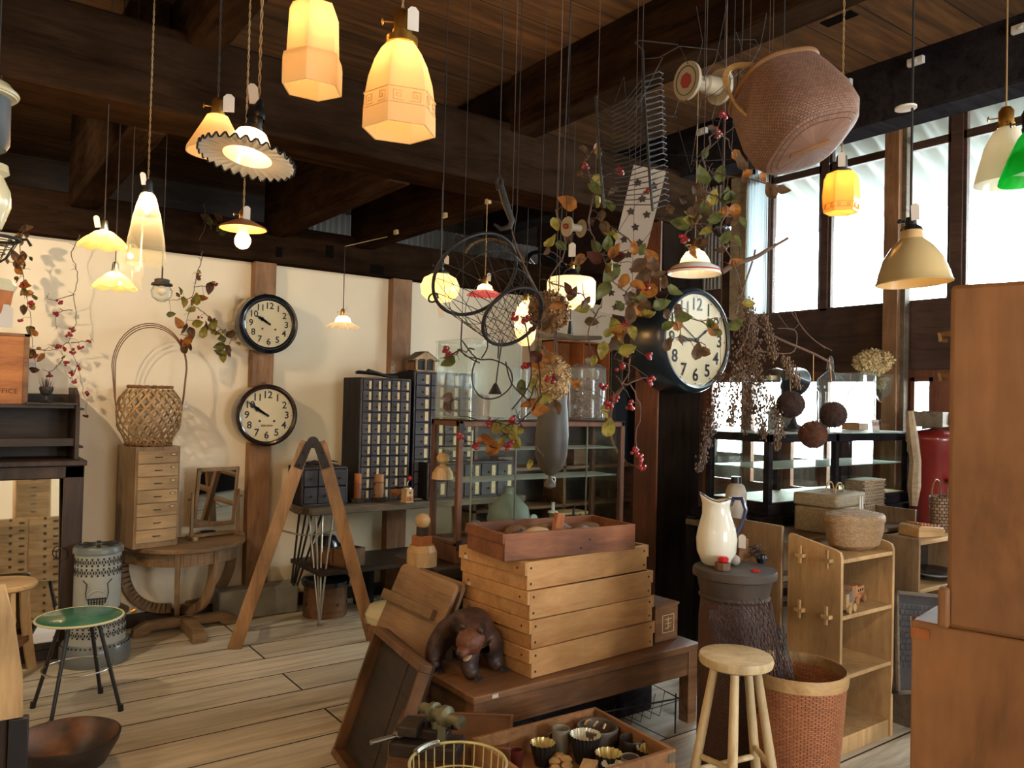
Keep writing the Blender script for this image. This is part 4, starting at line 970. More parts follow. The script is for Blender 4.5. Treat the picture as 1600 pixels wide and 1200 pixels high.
# shelving at the back end of the room, behind the showcase
bx0 = ony(742, 700, WY-.3).x
t = T('open_back_shelving', 'tall brown open shelving against the back wall behind the showcase', 'shelf', (bx0, WY-.32, 0))
ex = ony(1000, 700, WY-.3).x-bx0; ztp = 1.32
for x in (0, ex*.5, ex): G().bx(x-.015, x+.015, 0, .28, 0, ztp).done('upright', 'brown_wood', t)
for z in (.3, .62, .94, ztp): G().bx(-.015, ex+.015, 0, .28, z-.012, z+.012).done('shelf', 'brown_wood', t)
G().bx(-.015, ex+.015, .275, .28, 0, ztp).done('back_panel', 'dark_wood', t)
BSX, BSW, BSZ = bx0, ex, ztp
o.location = (ony(732, 580, WY-.2).x, WY-.2, ztp+.013) if False else o.location
cbx = ony(735, 560, WY-.16).x
o.location = (max(cbx, bx0+.1), WY-.16, ztp+.014); o.scale = (1.15, 1.15, 1.0)
# small items on this shelving
bxn = [('small_box', 'grey wooden box on the back shelving, upper level', .18, .94), ('small_box', 'pale box on the back shelving, second level at its left', .12, .62), ('small_box', 'brown block beside the upright on the back shelving', .62, .94), ('small_box', 'dark box on the back shelving, far end of the second level', .85, .62), ('small_box', 'ochre box on the back shelving, lowest level', .3, .3)]
for i, (nm, lb, k, z) in enumerate(bxn):
    o = G().bx(-.07, .07, -.06, .06, 0, .09+.03*(i % 3)).done(nm, ['grey_wood', 'pale_wood', 'brown_wood', 'dark_wood', 'bark_wood'][i], bevel=.003); o.location = (bx0+ex*k, WY-.2, z+.013); tag(o, lb, 'box')
# orange cabinet, grey boxes on top of the shelving (seen above showcase)
def back_item(u0, u1, vb, vt, y, mat, nm, label, cat, d=.2, z=None):
    a = ony(u0, vb, y); b = ony(u1, vb, y); z = BSZ+.013 if z is None else z; h = P((u0+u1)/2, vt, dep(a)).z-z
    t = T(nm, label, cat, ((a.x+b.x)/2, y+d/2, z)); W = b.x-a.x
    g = G(); s = .012; g.bx(-W/2, -W/2+s, -d/2, d/2, 0, h); g.bx(W/2-s, W/2, -d/2, d/2, 0, h); g.bx(-W/2, W/2, -d/2, d/2, h-s, h); g.bx(-W/2, W/2, -d/2, d/2, 0, s); g.bx(-W/2, W/2, d/2-s, d/2, 0, h); g.bx(-.006, .006, -d/2, d/2, 0, h)
    g.done('carcass', mat, t); return t, W, h
wood('orange_wood', S2(200, 124, 72), S2(150, 84, 44), 'z', rough=.5)
tt_, W_, h_ = back_item(868, 952, 600, 531, WY-.3, 'orange_wood', 'orange_cabinet', 'open orange-brown wooden cabinet high at the back wall behind the dried vine', 'cabinet')
G().bx(-W_/2, W_/2, -.08, .1, h_*.5, h_*.5+.01).done('shelf', 'orange_wood', tt_)
wood('drift', S2(190, 168, 136), S2(130, 106, 80), 'x', rough=.8, ring=5)
a = ony(850, 520, WY-.28); b = ony(948, 524, WY-.2)
o = G().tube([V((0, 0, 0)), V((.2, 0, .015)), V((.4, 0, -.0)), (b-a)], [.02, .028, .025, .018], 10).done('driftwood', 'drift'); o.location = (a.x, WY-.2, BSZ+.013+h_+.03); tag(o, 'pale driftwood branch lying on the orange-brown cabinet', 'driftwood')
tt_, W_, h_ = back_item(954, 990, 600, 545, WY-.25, 'grey_wood', 'grey_box', 'grey wooden box beside the orange-brown cabinet at the back', 'box', .15)
# ================= bench with boxes =================
bz = .37
A = onz(740, 1090, bz); B = onz(1092, 1003, bz); C = onz(655, 1038, bz)
Lx = B.x-A.x; Ly = C.y-A.y
t = T('low_bench', 'low worn brown wooden bench table carrying the stacked wooden trays and the bear', 'bench', (A.x, A.y, 0)); th = .032
G().bx(0, Lx, 0, Ly, bz-th, bz-.0005).done('tabletop', 'brown_wood', t, bevel=.006)
g = G(); ah = .115; g.bx(.03, Lx-.03, .02, .045, bz-th-ah, bz-th); g.done('front_apron', 'brown_wood', t, bevel=.003)
G().bx(.02, .045, .03, Ly-.03, bz-th-ah, bz-th).done('side_apron', 'brown_wood_y', t, bevel=.003)
G().bx(Lx-.045, Lx-.02, .03, Ly-.03, bz-th-ah, bz-th).done('side_apron', 'brown_wood_y', t, bevel=.003)
G().bx(.03, Lx-.03, Ly-.045, Ly-.02, bz-th-ah, bz-th).done('back_apron', 'brown_wood', t, bevel=.003)
for x in (.012, Lx-.072):
    for y in (.012, Ly-.072): G().bx(x, x+.06, y, y+.06, 0, bz-th).done('leg', 'brown_wood', t, bevel=.004)
G().box((.10, -.001, bz-.014), (.028, .002, .014)).done('price_sticker', 'tag_paper', t)
# ---- four stacked trays ----
S0 = onz(830, 1061, bz); S1 = onz(1020, 1010, bz); S2p = onz(741, 1012, bz)
ang = math.atan2(S1.y-S0.y, S1.x-S0.x); Wt = (S1-S0).length; Dt = .36
vtop = [1017, 971, 924, 879]; dD = dep(S0)
h1 = (P(830, 879, dD).z-bz)/4
Dt = min(abs((S2p-S0).length), .5)
plain('screw', S2(70, 56, 44), .4, .6)
def tray(name, label, u, i, W, D, hh, mat, rot, group=None, side=True, zoff=0, base=None, slot=True):
    t = T(name, label, 'tray', base, rot, group); w_ = .012
    G().bx(0, W, 0, .014, 0, hh).done('front_board', mat, t, bevel=.002)
    G().bx(0, W, D-.014, D, 0, hh).done('back_board', mat, t, bevel=.002)
    for x in (0.0, W-.014):
        s = -1 if x == 0 else 1
        q = G().bx(x, x+.014, .014, D-.014, 0, hh).done('side_board', mat, t)
        xo = x-.012 if s < 0 else x+.014
        G().bx(xo, xo+.012, .0 , D, hh*.52, hh).done('grip_rail', mat, q, bevel=.002)
    G().bx(.014, W-.014, .014, D-.014, .004, .012).done('bottom_board', mat, t)
    g = G()
    for x in (.02, W-.02):
        for z in (hh*.22, hh*.78): g.sph((x, -.001, z), .0055, 8, (1, .5, 1))
    for y in (.05, D-.05): g.sph((-.013, y, hh*.75), .005, 8, (.5, 1, 1))
    g.done('screws', 'screw', t)
    return t
labs = ['pale wooden tray at the bottom of the stack on the bench', 'pale wooden tray, second from the bottom of the stack on the bench', 'pale wooden tray, third from the bottom of the stack on the bench', 'pale wooden tray at the top of the pale stack, under the dark box']
us = [830, 829, 825, 820]; ss = [1.0, 1.0, .99, .985]
for i in range(4):
    b = V((S0.x, S0.y, bz+.001+i*h1)) + CR*((us[i]-830)/F*dD); b.z = bz+.001+i*h1
    tt = tray('stacking_tray', labs[i], 0, i, Wt*ss[i], Dt, h1-.003, 'tray_wood', ang+R_((0, .4, -.5, .3)[i]), 'pale trays stacked on the bench', base=b)
    if i in (1, 2, 3): G().box((-.0125, Dt*.88, h1*.6), (.0015, .022, .014)).done('price_sticker', 'tag_paper', tt)
# ---- dark box with shoe lasts ----
z5 = bz+4*h1+.002
a = onz(788, 878, z5); b = onz(992, 858, z5); c = onz(716, 858, z5); hh = P(788, 835, dep(a)).z-z5
t = T('last_box', 'darker brown open wooden box full of wooden shoe lasts on top of the tray stack', 'box', a, math.atan2(b.y-a.y, b.x-a.x)); W = (b-a).length; D = (c-a).length
wood('box_brown', S2(156, 98, 64), S2(96, 58, 38), 'x', rough=.5, stain=.5)
for nm, q in (('front_board', (0, W, 0, .014, 0, hh)), ('back_board', (0, W, D-.014, D, 0, hh)), ('side_board', (0, .014, .014, D-.014, 0, hh)), ('side_board', (W-.014, W, .014, D-.014, 0, hh)), ('bottom_board', (.005, W-.005, .005, D-.005, -.0, .012))):
    G().bx(*q).done(nm, 'box_brown', t, bevel=.002)
G().bx(-.01, .0, .0, D, hh*.62, hh).done('grip_rail', 'box_brown', t, bevel=.002)
g = G()
for x, z in ((W*.63, hh*.55), (W*.56, hh*.25)): g.sph((x, -.0005, z), .006, 8, (1, .3, 1))
g.done('knot_holes', 'ink', t)
LB = (a.copy(), t.rotation_euler.z, W, D, z5+.012, hh)
wood('last_pale', S2(200, 166, 126), S2(150, 116, 84), 'x', rough=.4, ring=4); wood('last_brown', S2(140, 104, 74), S2(90, 62, 42), 'x', rough=.4, ring=4)
def shoe_last(L, mat):
    """form like a foot, toe at +x"""
    g = G(); secs = []
    #  x, halfwidth, bottom z, top z
    for k, hw, zb_, zt_ in ((0, .006, .018, .05), (.04, .022, .008, .066), (.14, .03, .004, .072), (.28, .028, .006, .078), (.42, .028, .008, .074), (.55, .034, .004, .058), (.7, .042, 0, .042), (.84, .038, .002, .030), (.95, .024, .006, .022), (1, .006, .01, .016)):
        secs.append((k*L, hw, zb_, zt_))
    vs = []; fs = []; n = 14
    for x, hw, z0, z1 in secs:
        for i in range(n):
            a = 2*pi*i/n; s_, c_ = sin(a), cos(a); vs.append((x, hw*c_, (z0+z1)/2+(z1-z0)/2*(abs(s_)**.8)*(1 if s_ > 0 else -1)))
    m = len(secs)
    for j in range(m-1):
        for i in range(n): i2 = (i+1) % n; fs.append((j*n+i, j*n+i2, (j+1)*n+i2, (j+1)*n+i))
    fs.append(tuple(range(n-1, -1, -1))); fs.append(tuple((m-1)*n+i for i in range(n))); g.add(vs, fs)
    return g
ca, sa = cos(LB[1]), sin(LB[1])
def inbox(x, y, z): return V((LB[0].x+x*ca-y*sa, LB[0].y+x*sa+y*ca, z))
spots = [(.62, .05, .030, 178, 'last_pale', 'pale worn shoe last with two dark holes at the front corner of the lasts box'), (.66, .20, .02, 172, 'last_brown', 'brown shoe last lying behind the pale worn one in the lasts box'),
         (.36, .05, .0, 12, 'last_pale', 'shoe last lying toe outward near the middle front of the lasts box'), (.60, .12, .0, 5, 'last_brown', 'shoe last pointing along the middle of the lasts box'),
         (.50, .24, .02, 175, 'last_brown', 'dark shoe last crosswise at the back of the lasts box'), (.38, .30, .01, 10, 'last_brown', 'shoe last against the back board of the lasts box')]
W_, D_ = LB[2], LB[3]
sp = [(.30*W_+.05, .10*D_+.02, .035, 176), (.52*W_, .45*D_, .03, 165), (.42*W_, .12*D_+.03, .012, 10), (.60*W_, .36*D_, .018, 15), (.93*W_, .62*D_, .012, 172), (.22*W_, .78*D_, .012, 8), (.55*W_, .80*D_, .012, 4)]
lbl = [s[5] for s in spots]+['shoe last in the far back corner of the lasts box']; mt = [s[4] for s in spots]+['last_brown']
for i, (x, y, z, r) in enumerate(sp):
    L = min(.22, W_*.45); p = inbox(x, y, LB[4]+z)
    t = T('shoe_last', lbl[i], 'shoe last', p, LB[1]+R_(r), 'shoe lasts in the brown box')
    shoe_last(L, 0).done('foot_form', mt[i], t, sub=1)
    g = G(); g.sph((L*.1, -.0285, .045), .0042, 8).sph((L*.32, -.0275, .056), .0042, 8); g.done('peg_hole', 'ink', t)
p = inbox(.45*W_, .30*D_, LB[4]); t = T('wooden_block', 'upright red-brown wooden block standing among the shoe lasts', 'block', p, LB[1]+.4, None, (0, R_(14), LB[1]+.3)); G().bx(-.025, .025, -.012, .012, 0, hh+.045).done('block', 'cherry', t, bevel=.003)
# ---- small box with crest, right of the trays ----
p = onz(1032, 1004, bz); q = onz(1067, 1000, bz); h = P(1032, 950, dep(p)).z-bz
t = T('crested_box', 'small dark wooden box with a square stamped emblem beside the tray stack', 'box', (p.x, p.y, bz+.001), .05); w_ = max(.12, q.x-p.x)
G().bx(-.04, w_, 0, .16, 0, h).done('body', 'grey_wood' if False else 'brown_wood', t, bevel=.003); G().bx(-.045, w_+.005, -.005, .165, h, h+.012).done('lid', 'brown_wood', t, bevel=.002)
g = G(); cx = w_*.42; sq = h*.25
for (a_, b_) in (((-sq, -sq), (sq, -sq)), ((sq, -sq), (sq, sq)), ((sq, sq), (-sq, sq)), ((-sq, sq), (-sq, -sq)), ((-sq*.6, 0), (sq*.6, 0)), ((0, -sq*.7), (0, sq*.7)), ((-sq*.6, sq*.5), (sq*.6, sq*.5)), ((-sq*.5, -sq*.6), (sq*.5, -sq*.3))): g.bar((cx+a_[0], -.001, h*.5+a_[1]), (cx+b_[0], -.001, h*.5+b_[1]), .003, .002)
g.done('stamped_emblem', 'label_paper', t)
# ---- carved bear ----
plain('bear_dark', S2(82, 54, 42), .5, noise=.5, nscale=16, bump=1.0, dark=S2(30, 25, 25)); plain('bear_brown', S2(112, 66, 44), .55, noise=.35, nscale=50, bump=.6)
pb = onz(733, 1046, bz); sb = .178/.18
t = T('carved_bear', 'carved dark wooden bear with an open mouth walking on the bench before the trays', 'bear', (pb.x, pb.y, bz+.001), R_(8))
# body: sagittal plane in local x (head at -y toward the viewer, slightly left)
pts = {'pel': (-.01, .075, .14), 'mid': (-.005, .015, .155), 'sho': (-.01, -.045, .145), 'nek': (-.045, -.07, .14), 'hd': (-.085, -.10, .125),
 'rh': (.035, .09, .08), 'rk': (.045, .085, .045), 'rf': (.045, .075, .015), 'rt': (.04, .045, .012),
 'lh': (-.06, .085, .08), 'lk': (-.08, .08, .045), 'lf': (-.085, .07, .015), 'lt': (-.095, .045, .012),
 'rs': (.042, -.045, .11), 're': (.052, -.05, .065), 'rw': (.056, -.055, .022), 'rp': (.058, -.085, .014),
 'ls': (-.045, -.045, .11), 'le': (-.052, -.055, .065), 'lw': (-.055, -.065, .022), 'lp': (-.058, -.095, .014)}
rad = {'pel': .062, 'mid': .07, 'sho': .066, 'nek': .05, 'hd': .043, 'rh': .046, 'rk': .034, 'rf': .025, 'rt': .02, 'lh': .046, 'lk': .034, 'lf': .025, 'lt': .02, 'rs': .045, 're': .035, 'rw': .028, 'rp': .021, 'ls': .045, 'le': .035, 'lw': .028, 'lp': .021}
eds = [('pel', 'mid'), ('mid', 'sho'), ('sho', 'nek'), ('nek', 'hd'), ('pel', 'rh'), ('rh', 'rk'), ('rk', 'rf'), ('rf', 'rt'), ('pel', 'lh'), ('lh', 'lk'), ('lk', 'lf'), ('lf', 'lt'), ('sho', 'rs'), ('rs', 're'), ('re', 'rw'), ('rw', 'rp'), ('sho', 'ls'), ('ls', 'le'), ('le', 'lw'), ('lw', 'lp')]
def skin(name, pts, rad, eds, root, mat, parent, sub=2, sc=1.0):
    ks = list(pts); me = bpy.data.meshes.new(name); me.from_pydata([V(pts[k])*sc for k in ks], [(ks.index(a), ks.index(b)) for a, b in eds], [])
    o = bpy.data.objects.new(name, me); COL.objects.link(o); o.parent = parent
    m = o.modifiers.new('skin', 'SKIN'); m.use_smooth_shade = True; m.branch_smoothing = .6
    sv = me.skin_vertices[0].data
    for i, k in enumerate(ks): sv[i].radius = (rad[k]*sc, rad[k]*sc); sv[i].use_root = (k == root)
    s = o.modifiers.new('sub', 'SUBSURF'); s.levels = sub; s.render_levels = sub
    me.materials.append(MATS[mat]); 
    for pl in me.polygons: pl.use_smooth = True
    return o
BS = 1.34
# turn the carved body into plain geometry-safe depth: legs wide apart
skin('body', pts, rad, eds, 'pel', 'bear_dark', t, 3, BS)
g = G(); Mh = Matrix.Translation(V(pts['hd'])*BS) @ rotz(R_(-72)) @ Euler((R_(20), 0, 0)).to_matrix().to_4x4()
g.sph((0, -.005, .006), .05, 24, (1.12, 1.1, 1.02), Mh); g.sph((0, -.055, -.002), .030, 20, (.88, 1.25, .72), Mh)
g.sph((-.03, .01, .012), .028, 16, (1, 1, 1), Mh); g.sph((.03, .01, .012), .028, 16, (1, 1, 1), Mh)
hd = g.done('head', 'bear_brown', t)
G().sph((0, -.045, -.026), .022, 16, (.85, 1.3, .35), Mh @ Euler((R_(18), 0, 0)).to_matrix().to_4x4()).done('lower_jaw', 'last_pale', hd)
g = G()
for s in (-1, 1): g.sph((s*.040, .018, .044), .016, 14, (1, .5, 1.1), Mh)
g.done('bear_ears', 'bear_dark', hd)
g = G(); g.sph((0, -.092, .006), .011, 12, (1.1, .7, .8), Mh); g.sph((0, -.062, -.018), .016, 12, (.9, 1.5, .3), Mh)
for s in (-1, 1): g.sph((s*.022, -.043, .019), .0055, 10, (1, 1, 1), Mh)
g.done('nose_and_eyes', 'ink', hd)
for k in ('rp', 'lp', 'rt', 'lt'):
    c_ = V(pts[k])*BS; g = G()
    for i in range(4): x = (i-1.5)*.0095; g.tube([c_+V((x, -.012, .004)), c_+V((x, -.026, -.002)), c_+V((x, -.031, -.011))], [.0045, .0038, .001], 6)
    g.done('claws', 'black_paint', t)
# ================= leaning boards in front =================
def leaner(name, label, cat, quad, mat, frame=None, th=.02, z_hint=None):
    pass
# upright trough tray leaning on the bench
fb = onz(522, 1172, .0); fb2 = onz(592, 1235, 0); 
pt = P(592, 975, dep(C)+.02); pt2 = P(665, 1030, dep(A)+.12)
def frame_from(o, xv, yv):
    y = yv.normalized(); z = xv.cross(y).normalized(); x = y.cross(z)
    return Matrix(((x.x, y.x, z.x, o.x), (x.y, y.y, z.y, o.y), (x.z, y.z, z.z, o.z), (0, 0, 0, 1)))
C2 = P(590, 978, 3.40)
R2 = P(665, 1032, 2.965)
L1 = onz(520, 1178, .0); 
M = frame_from(L1, R2-C2, C2-L1); W = (R2-C2).length; H = (C2-L1).length
t = T('trough_tray', 'long shallow dark-brown wooden trough leaning upright against the bench', 'tray', (0, 0, 0)); t.matrix_basis = M
G().bx(0, W, 0, H, -.05, -.038).done('bottom_board', 'dark_wood', t)
for nm, q in (('end_board', (0, W, H-.03, H, -.05, .012)), ('end_board', (0, W, 0, .03, -.05, .012)), ('side_board', (0, .014, .03, H-.03, -.05, .01)), ('side_board', (W-.014, W, .03, H-.03, -.05, .01))): G().bx(*q).done(nm, 'brown_wood_y', t, bevel=.003)
G().bx(W*.62, W*.625, .03, H-.03, -.038, -.036).done('board_seam', 'ink', t)
# two pale lids leaning behind it
def slab(label, a, b, c, wmat, th=.018, batten=None, name='leaning_board', back=0):
    """a bottom-left, b bottom-right, c top-left (world)"""
    M = frame_from(a, b-a, c-a); W = (b-a).length; H = (c-a).length
    t = T(name, label, 'board', (0, 0, 0)); t.matrix_basis = M; r = .03
    o = []
    for cx, cy, a0 in ((W-r, H-r, 0), (r, H-r, 90), (r, r, 180), (W-r, r, 270)):
        for k in range(5): q = R_(a0+k*22.5); o.append((cx+r*cos(q), cy+r*sin(q)))
    G().plate(o, th).done('board', wmat, t, bevel=.003)
    if batten: G().bx(-.02, W*.86, H*batten, H*batten+.045, th/2, th/2+.03).done('batten', 'old_oak', t, bevel=.003)
    return t
wood('lid_wood', S2(170, 136, 102), S2(126, 94, 66), 'x', rough=.6, stain=.4)
slab('pinkish-brown board with a cross batten leaning behind the trough', P(580, 1002, 3.66), P(668, 1040, 3.36), P(631, 880, 3.76), 'lid_wood', batten=.52)
slab('second pinkish-brown board leaning just behind the battened one', P(598, 1004, 3.72), P(682, 1040, 3.44), P(645, 882, 3.82), 'lid_wood')
# small cushioned stool behind boards
p = onz(617, 975, .40); t = T('cushioned_stool', 'low stool with a cream padded seat half hidden behind the leaning boards', 'stool', (p.x+.13, p.y+.28, 0)); D = dep(t.location); zt = P(600, 940, D).z
G().lathe([(.13, zt-.1), (.14, zt-.06), (.12, zt-.02), (.06, zt), (0, zt+.005)], 32).done('seat_cushion', 'enamel_cream', t); G().cyl((0, 0, zt-.13), .13, .035, 28).done('seat_frame', 'brown_wood', t)
g = G()
for i in range(36): a = 2*pi*i/36; g.sph((.139*cos(a), .139*sin(a), zt-.095), .004, 6)
g.done('upholstery_nails', 'brass', t)
for k in range(3): a = k*2.09+.5; G().rod((.09*cos(a), .09*sin(a), zt-.13), (.12*cos(a), .12*sin(a), 0), .014).done('leg', 'brown_wood', t)
# ================= vice on a crate =================
p = onz(596, 1180, .28); a = onz(592, 1150, .28); b = onz(650, 1200, .28)
t = T('low_crate', 'low wooden crate on the floor under the machinist vice', 'crate', onz(594, 1146, .27), -.12); zc = .32
t.location.z = 0
for nm, q in (('front_board', (0, .42, 0, .014, 0, zc)), ('back_board', (0, .42, .286, .3, 0, zc)), ('side_board', (0, .014, .014, .286, 0, zc)), ('side_board', (.406, .42, .014, .286, 0, zc)), ('top_board', (.014, .406, .014, .286, zc-.015, zc-.001))): G().bx(*q).done(nm, 'brown_wood', t, bevel=.003)
t.location = onz(606, 1162, zc); t.location.z = 0; t.rotation_euler.z = R_(-38)
pv = onz(668, 1176, .32)
t = T('machine_vice', 'grey-green cast iron sliding machine part with round clamps on the low crate', 'vice', (pv.x, pv.y, zc), FACE(pv)-.3); t.scale = (1.15,)*3
plain('old_iron', S2(122, 118, 92), .45, .5, noise=.35, nscale=14); plain('rust_iron', S2(70, 58, 52), .6, .5, noise=.5, nscale=20)
G().box((0, .0, .02), (.20, .11, .04)).box((-.02, .02, .05), (.16, .05, .03)).box((-.05, 0, .07), (.06, .09, .03)).done('bed', 'rust_iron', t, bevel=.005)
g = G(); g.box((.05, -.03, .06), (.03, .03, .09), taper=.6).box((.02, .02, .06), (.03, .03, .09), taper=.6); g.done('bracket', 'old_iron', t, bevel=.004)
MX = lambda x, y, z, rz: Matrix.Translation(V((x, y, z))) @ rotz(rz) @ Euler((0, R_(90), 0)).to_matrix().to_4x4()
G().lathe([(0, -.06), (.012, -.06), (.016, -.05), (.016, -.02), (.026, -.016), (.028, .0), (.02, .004), (.02, .03), (.03, .034), (.03, .05), (.022, .054), (.014, .06), (.014, .09), (.019, .092), (.019, .105), (0, .108)], 24, m=MX(.02, 0, .118, -.5)).done('spindle', 'old_iron', t)
G().rod((-.08, -.02, .05), (-.14, -.09, .05), .007).sph((-.08, -.02, .05), .014).done('handle', 'steel', t)
g = G(); 
for i in range(6): g.cyl((-.07+i*.028, .03+.012*(i % 2), .06), .013, .02, 12)
g.done('clamp_nuts', 'rust_iron', t)
# ================= egg basket (wire) at the bottom =================
p = P(716, 1192, 2.3); k_ = 2.3/F; R0 = 76*k_
plain('pale_wire', S2(214, 204, 150), .35, .4)
t = T('wire_egg_basket', 'round pale wire basket cut by the bottom edge of the view', 'basket', (p.x, p.y, p.z-.16), .2)
g = G(); g.ring((0, 0, .16), R0, .0045, 48); g.ring((0, 0, .09), R0*.96, .003, 40); g.ring((0, 0, .0), R0*.7, .003, 40)
for i in range(28): a = 2*pi*i/28; g.tube([(R0*cos(a), R0*sin(a), .16), (R0*.98*cos(a), R0*.98*sin(a), .1), (R0*.7*cos(a), R0*.7*sin(a), 0), (0, 0, 0)], .0022, 5)
g.done('wire_body', 'pale_wire', t)
g = G(); hx = [(0 + .004*cos(q), R0+.004*sin(q)) for q in (0, 1)]
coil = []
for i in range(150): q = i/149; a = R_(72+38*q); r = R0+.0; coil.append((r*cos(a)+.0*cos(i*.9), r*sin(a)+.009*cos(i*.9)*1, .163+.009*sin(i*.9)))
g.tube(coil, .002, 5); g.done('handle_coil', 'steel', t)
t.location.z = p.z-.16
tb = T('basket_stand', 'plain dark wooden block under the pale wire basket', 'stand', (p.x, p.y, 0)); G().box((0, 0, (p.z-.165)/2), (.2, .2, p.z-.165)).done('block', 'dark_wood', tb)
# ================= drawer of moulds on the floor =================
zr = .36
a = onz(930, 1104, zr); b = onz(1056, 1170, zr); c = onz(757, 1165, zr)
xv = (b-a); yv = (c-a); W = xv.length; D = yv.length; rz = math.atan2(xv.y, xv.x)
t = T('mould_drawer', 'open wooden drawer full of fluted tins and small bowls at the bottom of the view', 'drawer', (a.x, a.y, zr-.11), rz)
sgn = 1 if (cos(rz)*yv.y-sin(rz)*yv.x) > 0 else -1
wood('drawer_front', S2(168, 122, 80), S2(118, 78, 48), 'x', rough=.5)
def by(y0, y1): return sorted((sgn*y0, sgn*y1))
for nm, q in (('far_board', (0, W, *by(0, .016), 0, .11)), ('near_board', (0, W, *by(D-.016, D), 0, .11)), ('side_board', (0, .016, *by(.016, D-.016), 0, .11)), ('side_board', (W-.016, W, *by(.016, D-.016), 0, .11)), ('bottom_board', (.016, W-.016, *by(.016, D-.016), 0.004, .014))):
    G().bx(*q).done(nm, 'drawer_front', t, bevel=.002)
G().box((W+.001, sgn*.02, .085), (.004, .03, .03)).done('corner_plate', 'steel', t)
md = T('lower_crate', 'dark crate under the open drawer of moulds', 'crate', (a.x, a.y, 0), rz); G().bx(.02, W-.02, *by(.02, D-.02), 0, zr-.113).done('body', 'dark_wood', md, bevel=.004)
ZD = zr-.11+.016; ca2, sa2 = cos(rz), sin(rz)
def tin(u, v, z, R, h, label, mats=('dark_metal', 'brass'), n=16, fl=.06, name='fluted_tin', cat='baking tin', stack=0, group='fluted tins in the drawer', inner=True):
    """centre of the rim seen at (u,v) with rim height z"""
    z += .014; h = z-ZD; p = onz(u, v, z); t = T(name, label, cat, (p.x, p.y, z-h), random.random(), group)
    wob = lambda a, zz: 1+fl*cos(n*a)*min(1, zz/h*1.0+.2)
    G().lathe([(0, 0), (R*.62, 0), (R*.8, h*.5), (R, h)], 96, wob=wob).done('outside', mats[0], t)
    G().lathe([(R*.995, h), (R*.77, h*.5), (R*.6, .004), (0, .004)], 96, wob=wob).done('inside', mats[1], t)
    return t
plain('cup_red', S2(86, 34, 30), .3, coat=.4); plain('gold_tin', S2(206, 186, 130), .3, .8); plain('tin_white', S2(222, 214, 190), .4, .5); plain('grey_clay', S2(120, 112, 98), .6); plain('dark_clay', S2(88, 78, 68), .5)
kk = dep(onz(930, 1150, .33))/F
tin(848, 1160, .325, 19*kk, .05, 'fluted gold-lined tin at the far-side corner of the drawer of moulds', ('dark_metal', 'gold_tin'))
tin(915, 1147, .345, 24*kk, .075, 'largest fluted tin, standing tall in the middle of the drawer of moulds', ('dark_metal', 'tin_white'), 26)
tin(951, 1176, .32, 20*kk, .045, 'fluted gold-lined tin in front of the tall one in the drawer of moulds', ('dark_metal', 'gold_tin'))
tin(1014, 1169, .325, 19*kk, .045, 'fluted gold-lined tin beside the metal-cornered side of the drawer of moulds', ('dark_metal', 'gold_tin'))
tin(958, 1194, .315, 17*kk, .04, 'fluted tin lowest in the view in the drawer of moulds', ('dark_metal', 'tin_white'))
def rbowl(u, v, z, R, h, label, m1, m2, name='small_bowl'):
    z += .014; h = z-ZD; p = onz(u, v, z); t = T(name, label, 'bowl', (p.x, p.y, z-h), 0, 'little bowls in the drawer')
    G().lathe([(0, 0), (R*.7, 0), (R*.95, h*.5), (R, h*.95), (R*.96, h), (R*.88, h*.96)], 32).done('outside', m1, t); G().lathe([(R*.88, h*.96), (R*.8, h*.3), (0, h*.2)], 32).done('inside', m2, t)
rbowl(877, 1137, .35, 14*kk, .05, 'small pale grey cup on top of the dark cup in the drawer of moulds', 'grey_clay', 'grey_clay', 'small_cup')
rbowl(873, 1150, .31, 18*kk, .04, 'dark cup under the pale grey one in the drawer of moulds', 'dark_clay', 'dark_clay', 'small_cup')
rbowl(934, 1133, .335, 33*kk, .06, 'wide dark bowl full of small wooden pieces at the back of the drawer of moulds', 'dark_clay', 'dark_clay')
rbowl(987, 1153, .33, 19*kk, .03, 'shallow round dark wooden dish in the drawer of moulds', 'burnt_wood', 'burnt_wood')
rbowl(985, 1182, .325, 14*kk, .035, 'small tilted clay bowl between the fluted tins', 'grey_clay', 'dark_clay')
rbowl(808, 1170, .33, 10*kk, .045, 'small dark red lacquered cup in the corner of the drawer of moulds', 'cup_red', 'cup_red')
for i, (u, v) in enumerate(((918, 1128), (931, 1131), (944, 1135))):
    p = onz(u, v, .352); o = G().box((0, 0, 0), (.025, .006, .02)).sph((0, -.004, .004), .0025, 6).done('wooden_tile', 'pale_wood', bevel=.001); o.location = p; o.rotation_euler = (.5, .2*i, .5*i); tag(o, ['pale wooden tile leaning foremost in the wide dark bowl', 'pale wooden tile in the middle of the wide dark bowl', 'pale wooden tile at the metal side of the wide dark bowl'][i], 'tile', 'wooden tiles in the bowl')
for i, (u, v) in enumerate(((867, 1184), (885, 1181), (886, 1191), (868, 1196), (874, 1176))):
    p = onz(u, v, .31); o = G().lathe([(0, 0), (.009, 0), (.008, .012), (.011, .018), (.018, .024), (.02, .034), (.012, .042), (0, .044)], 20).done('mushroom_figure', 'pale_wood_z'); o.location = (p.x, p.y, ZD); tag(o, ['pale mushroom-shaped wooden knob, largest head of the five', 'pale mushroom-shaped wooden knob behind its neighbours', 'pale mushroom-shaped wooden knob touching the pale board', 'pale mushroom-shaped wooden knob cut by the bottom edge', 'pale mushroom-shaped wooden knob at the top of the group'][i], 'knob', 'wooden knobs in the drawer')
p = onz(920, 1196, .33); o = G().box((0, 0, 0), (.09, .05, .012)).done('wooden_offcut', 'pale_wood', bevel=.002); o.location = p; o.rotation_euler = (0, .1, .7); tag(o, 'pale flat wooden offcut lying in the drawer beside the knobs', 'board')
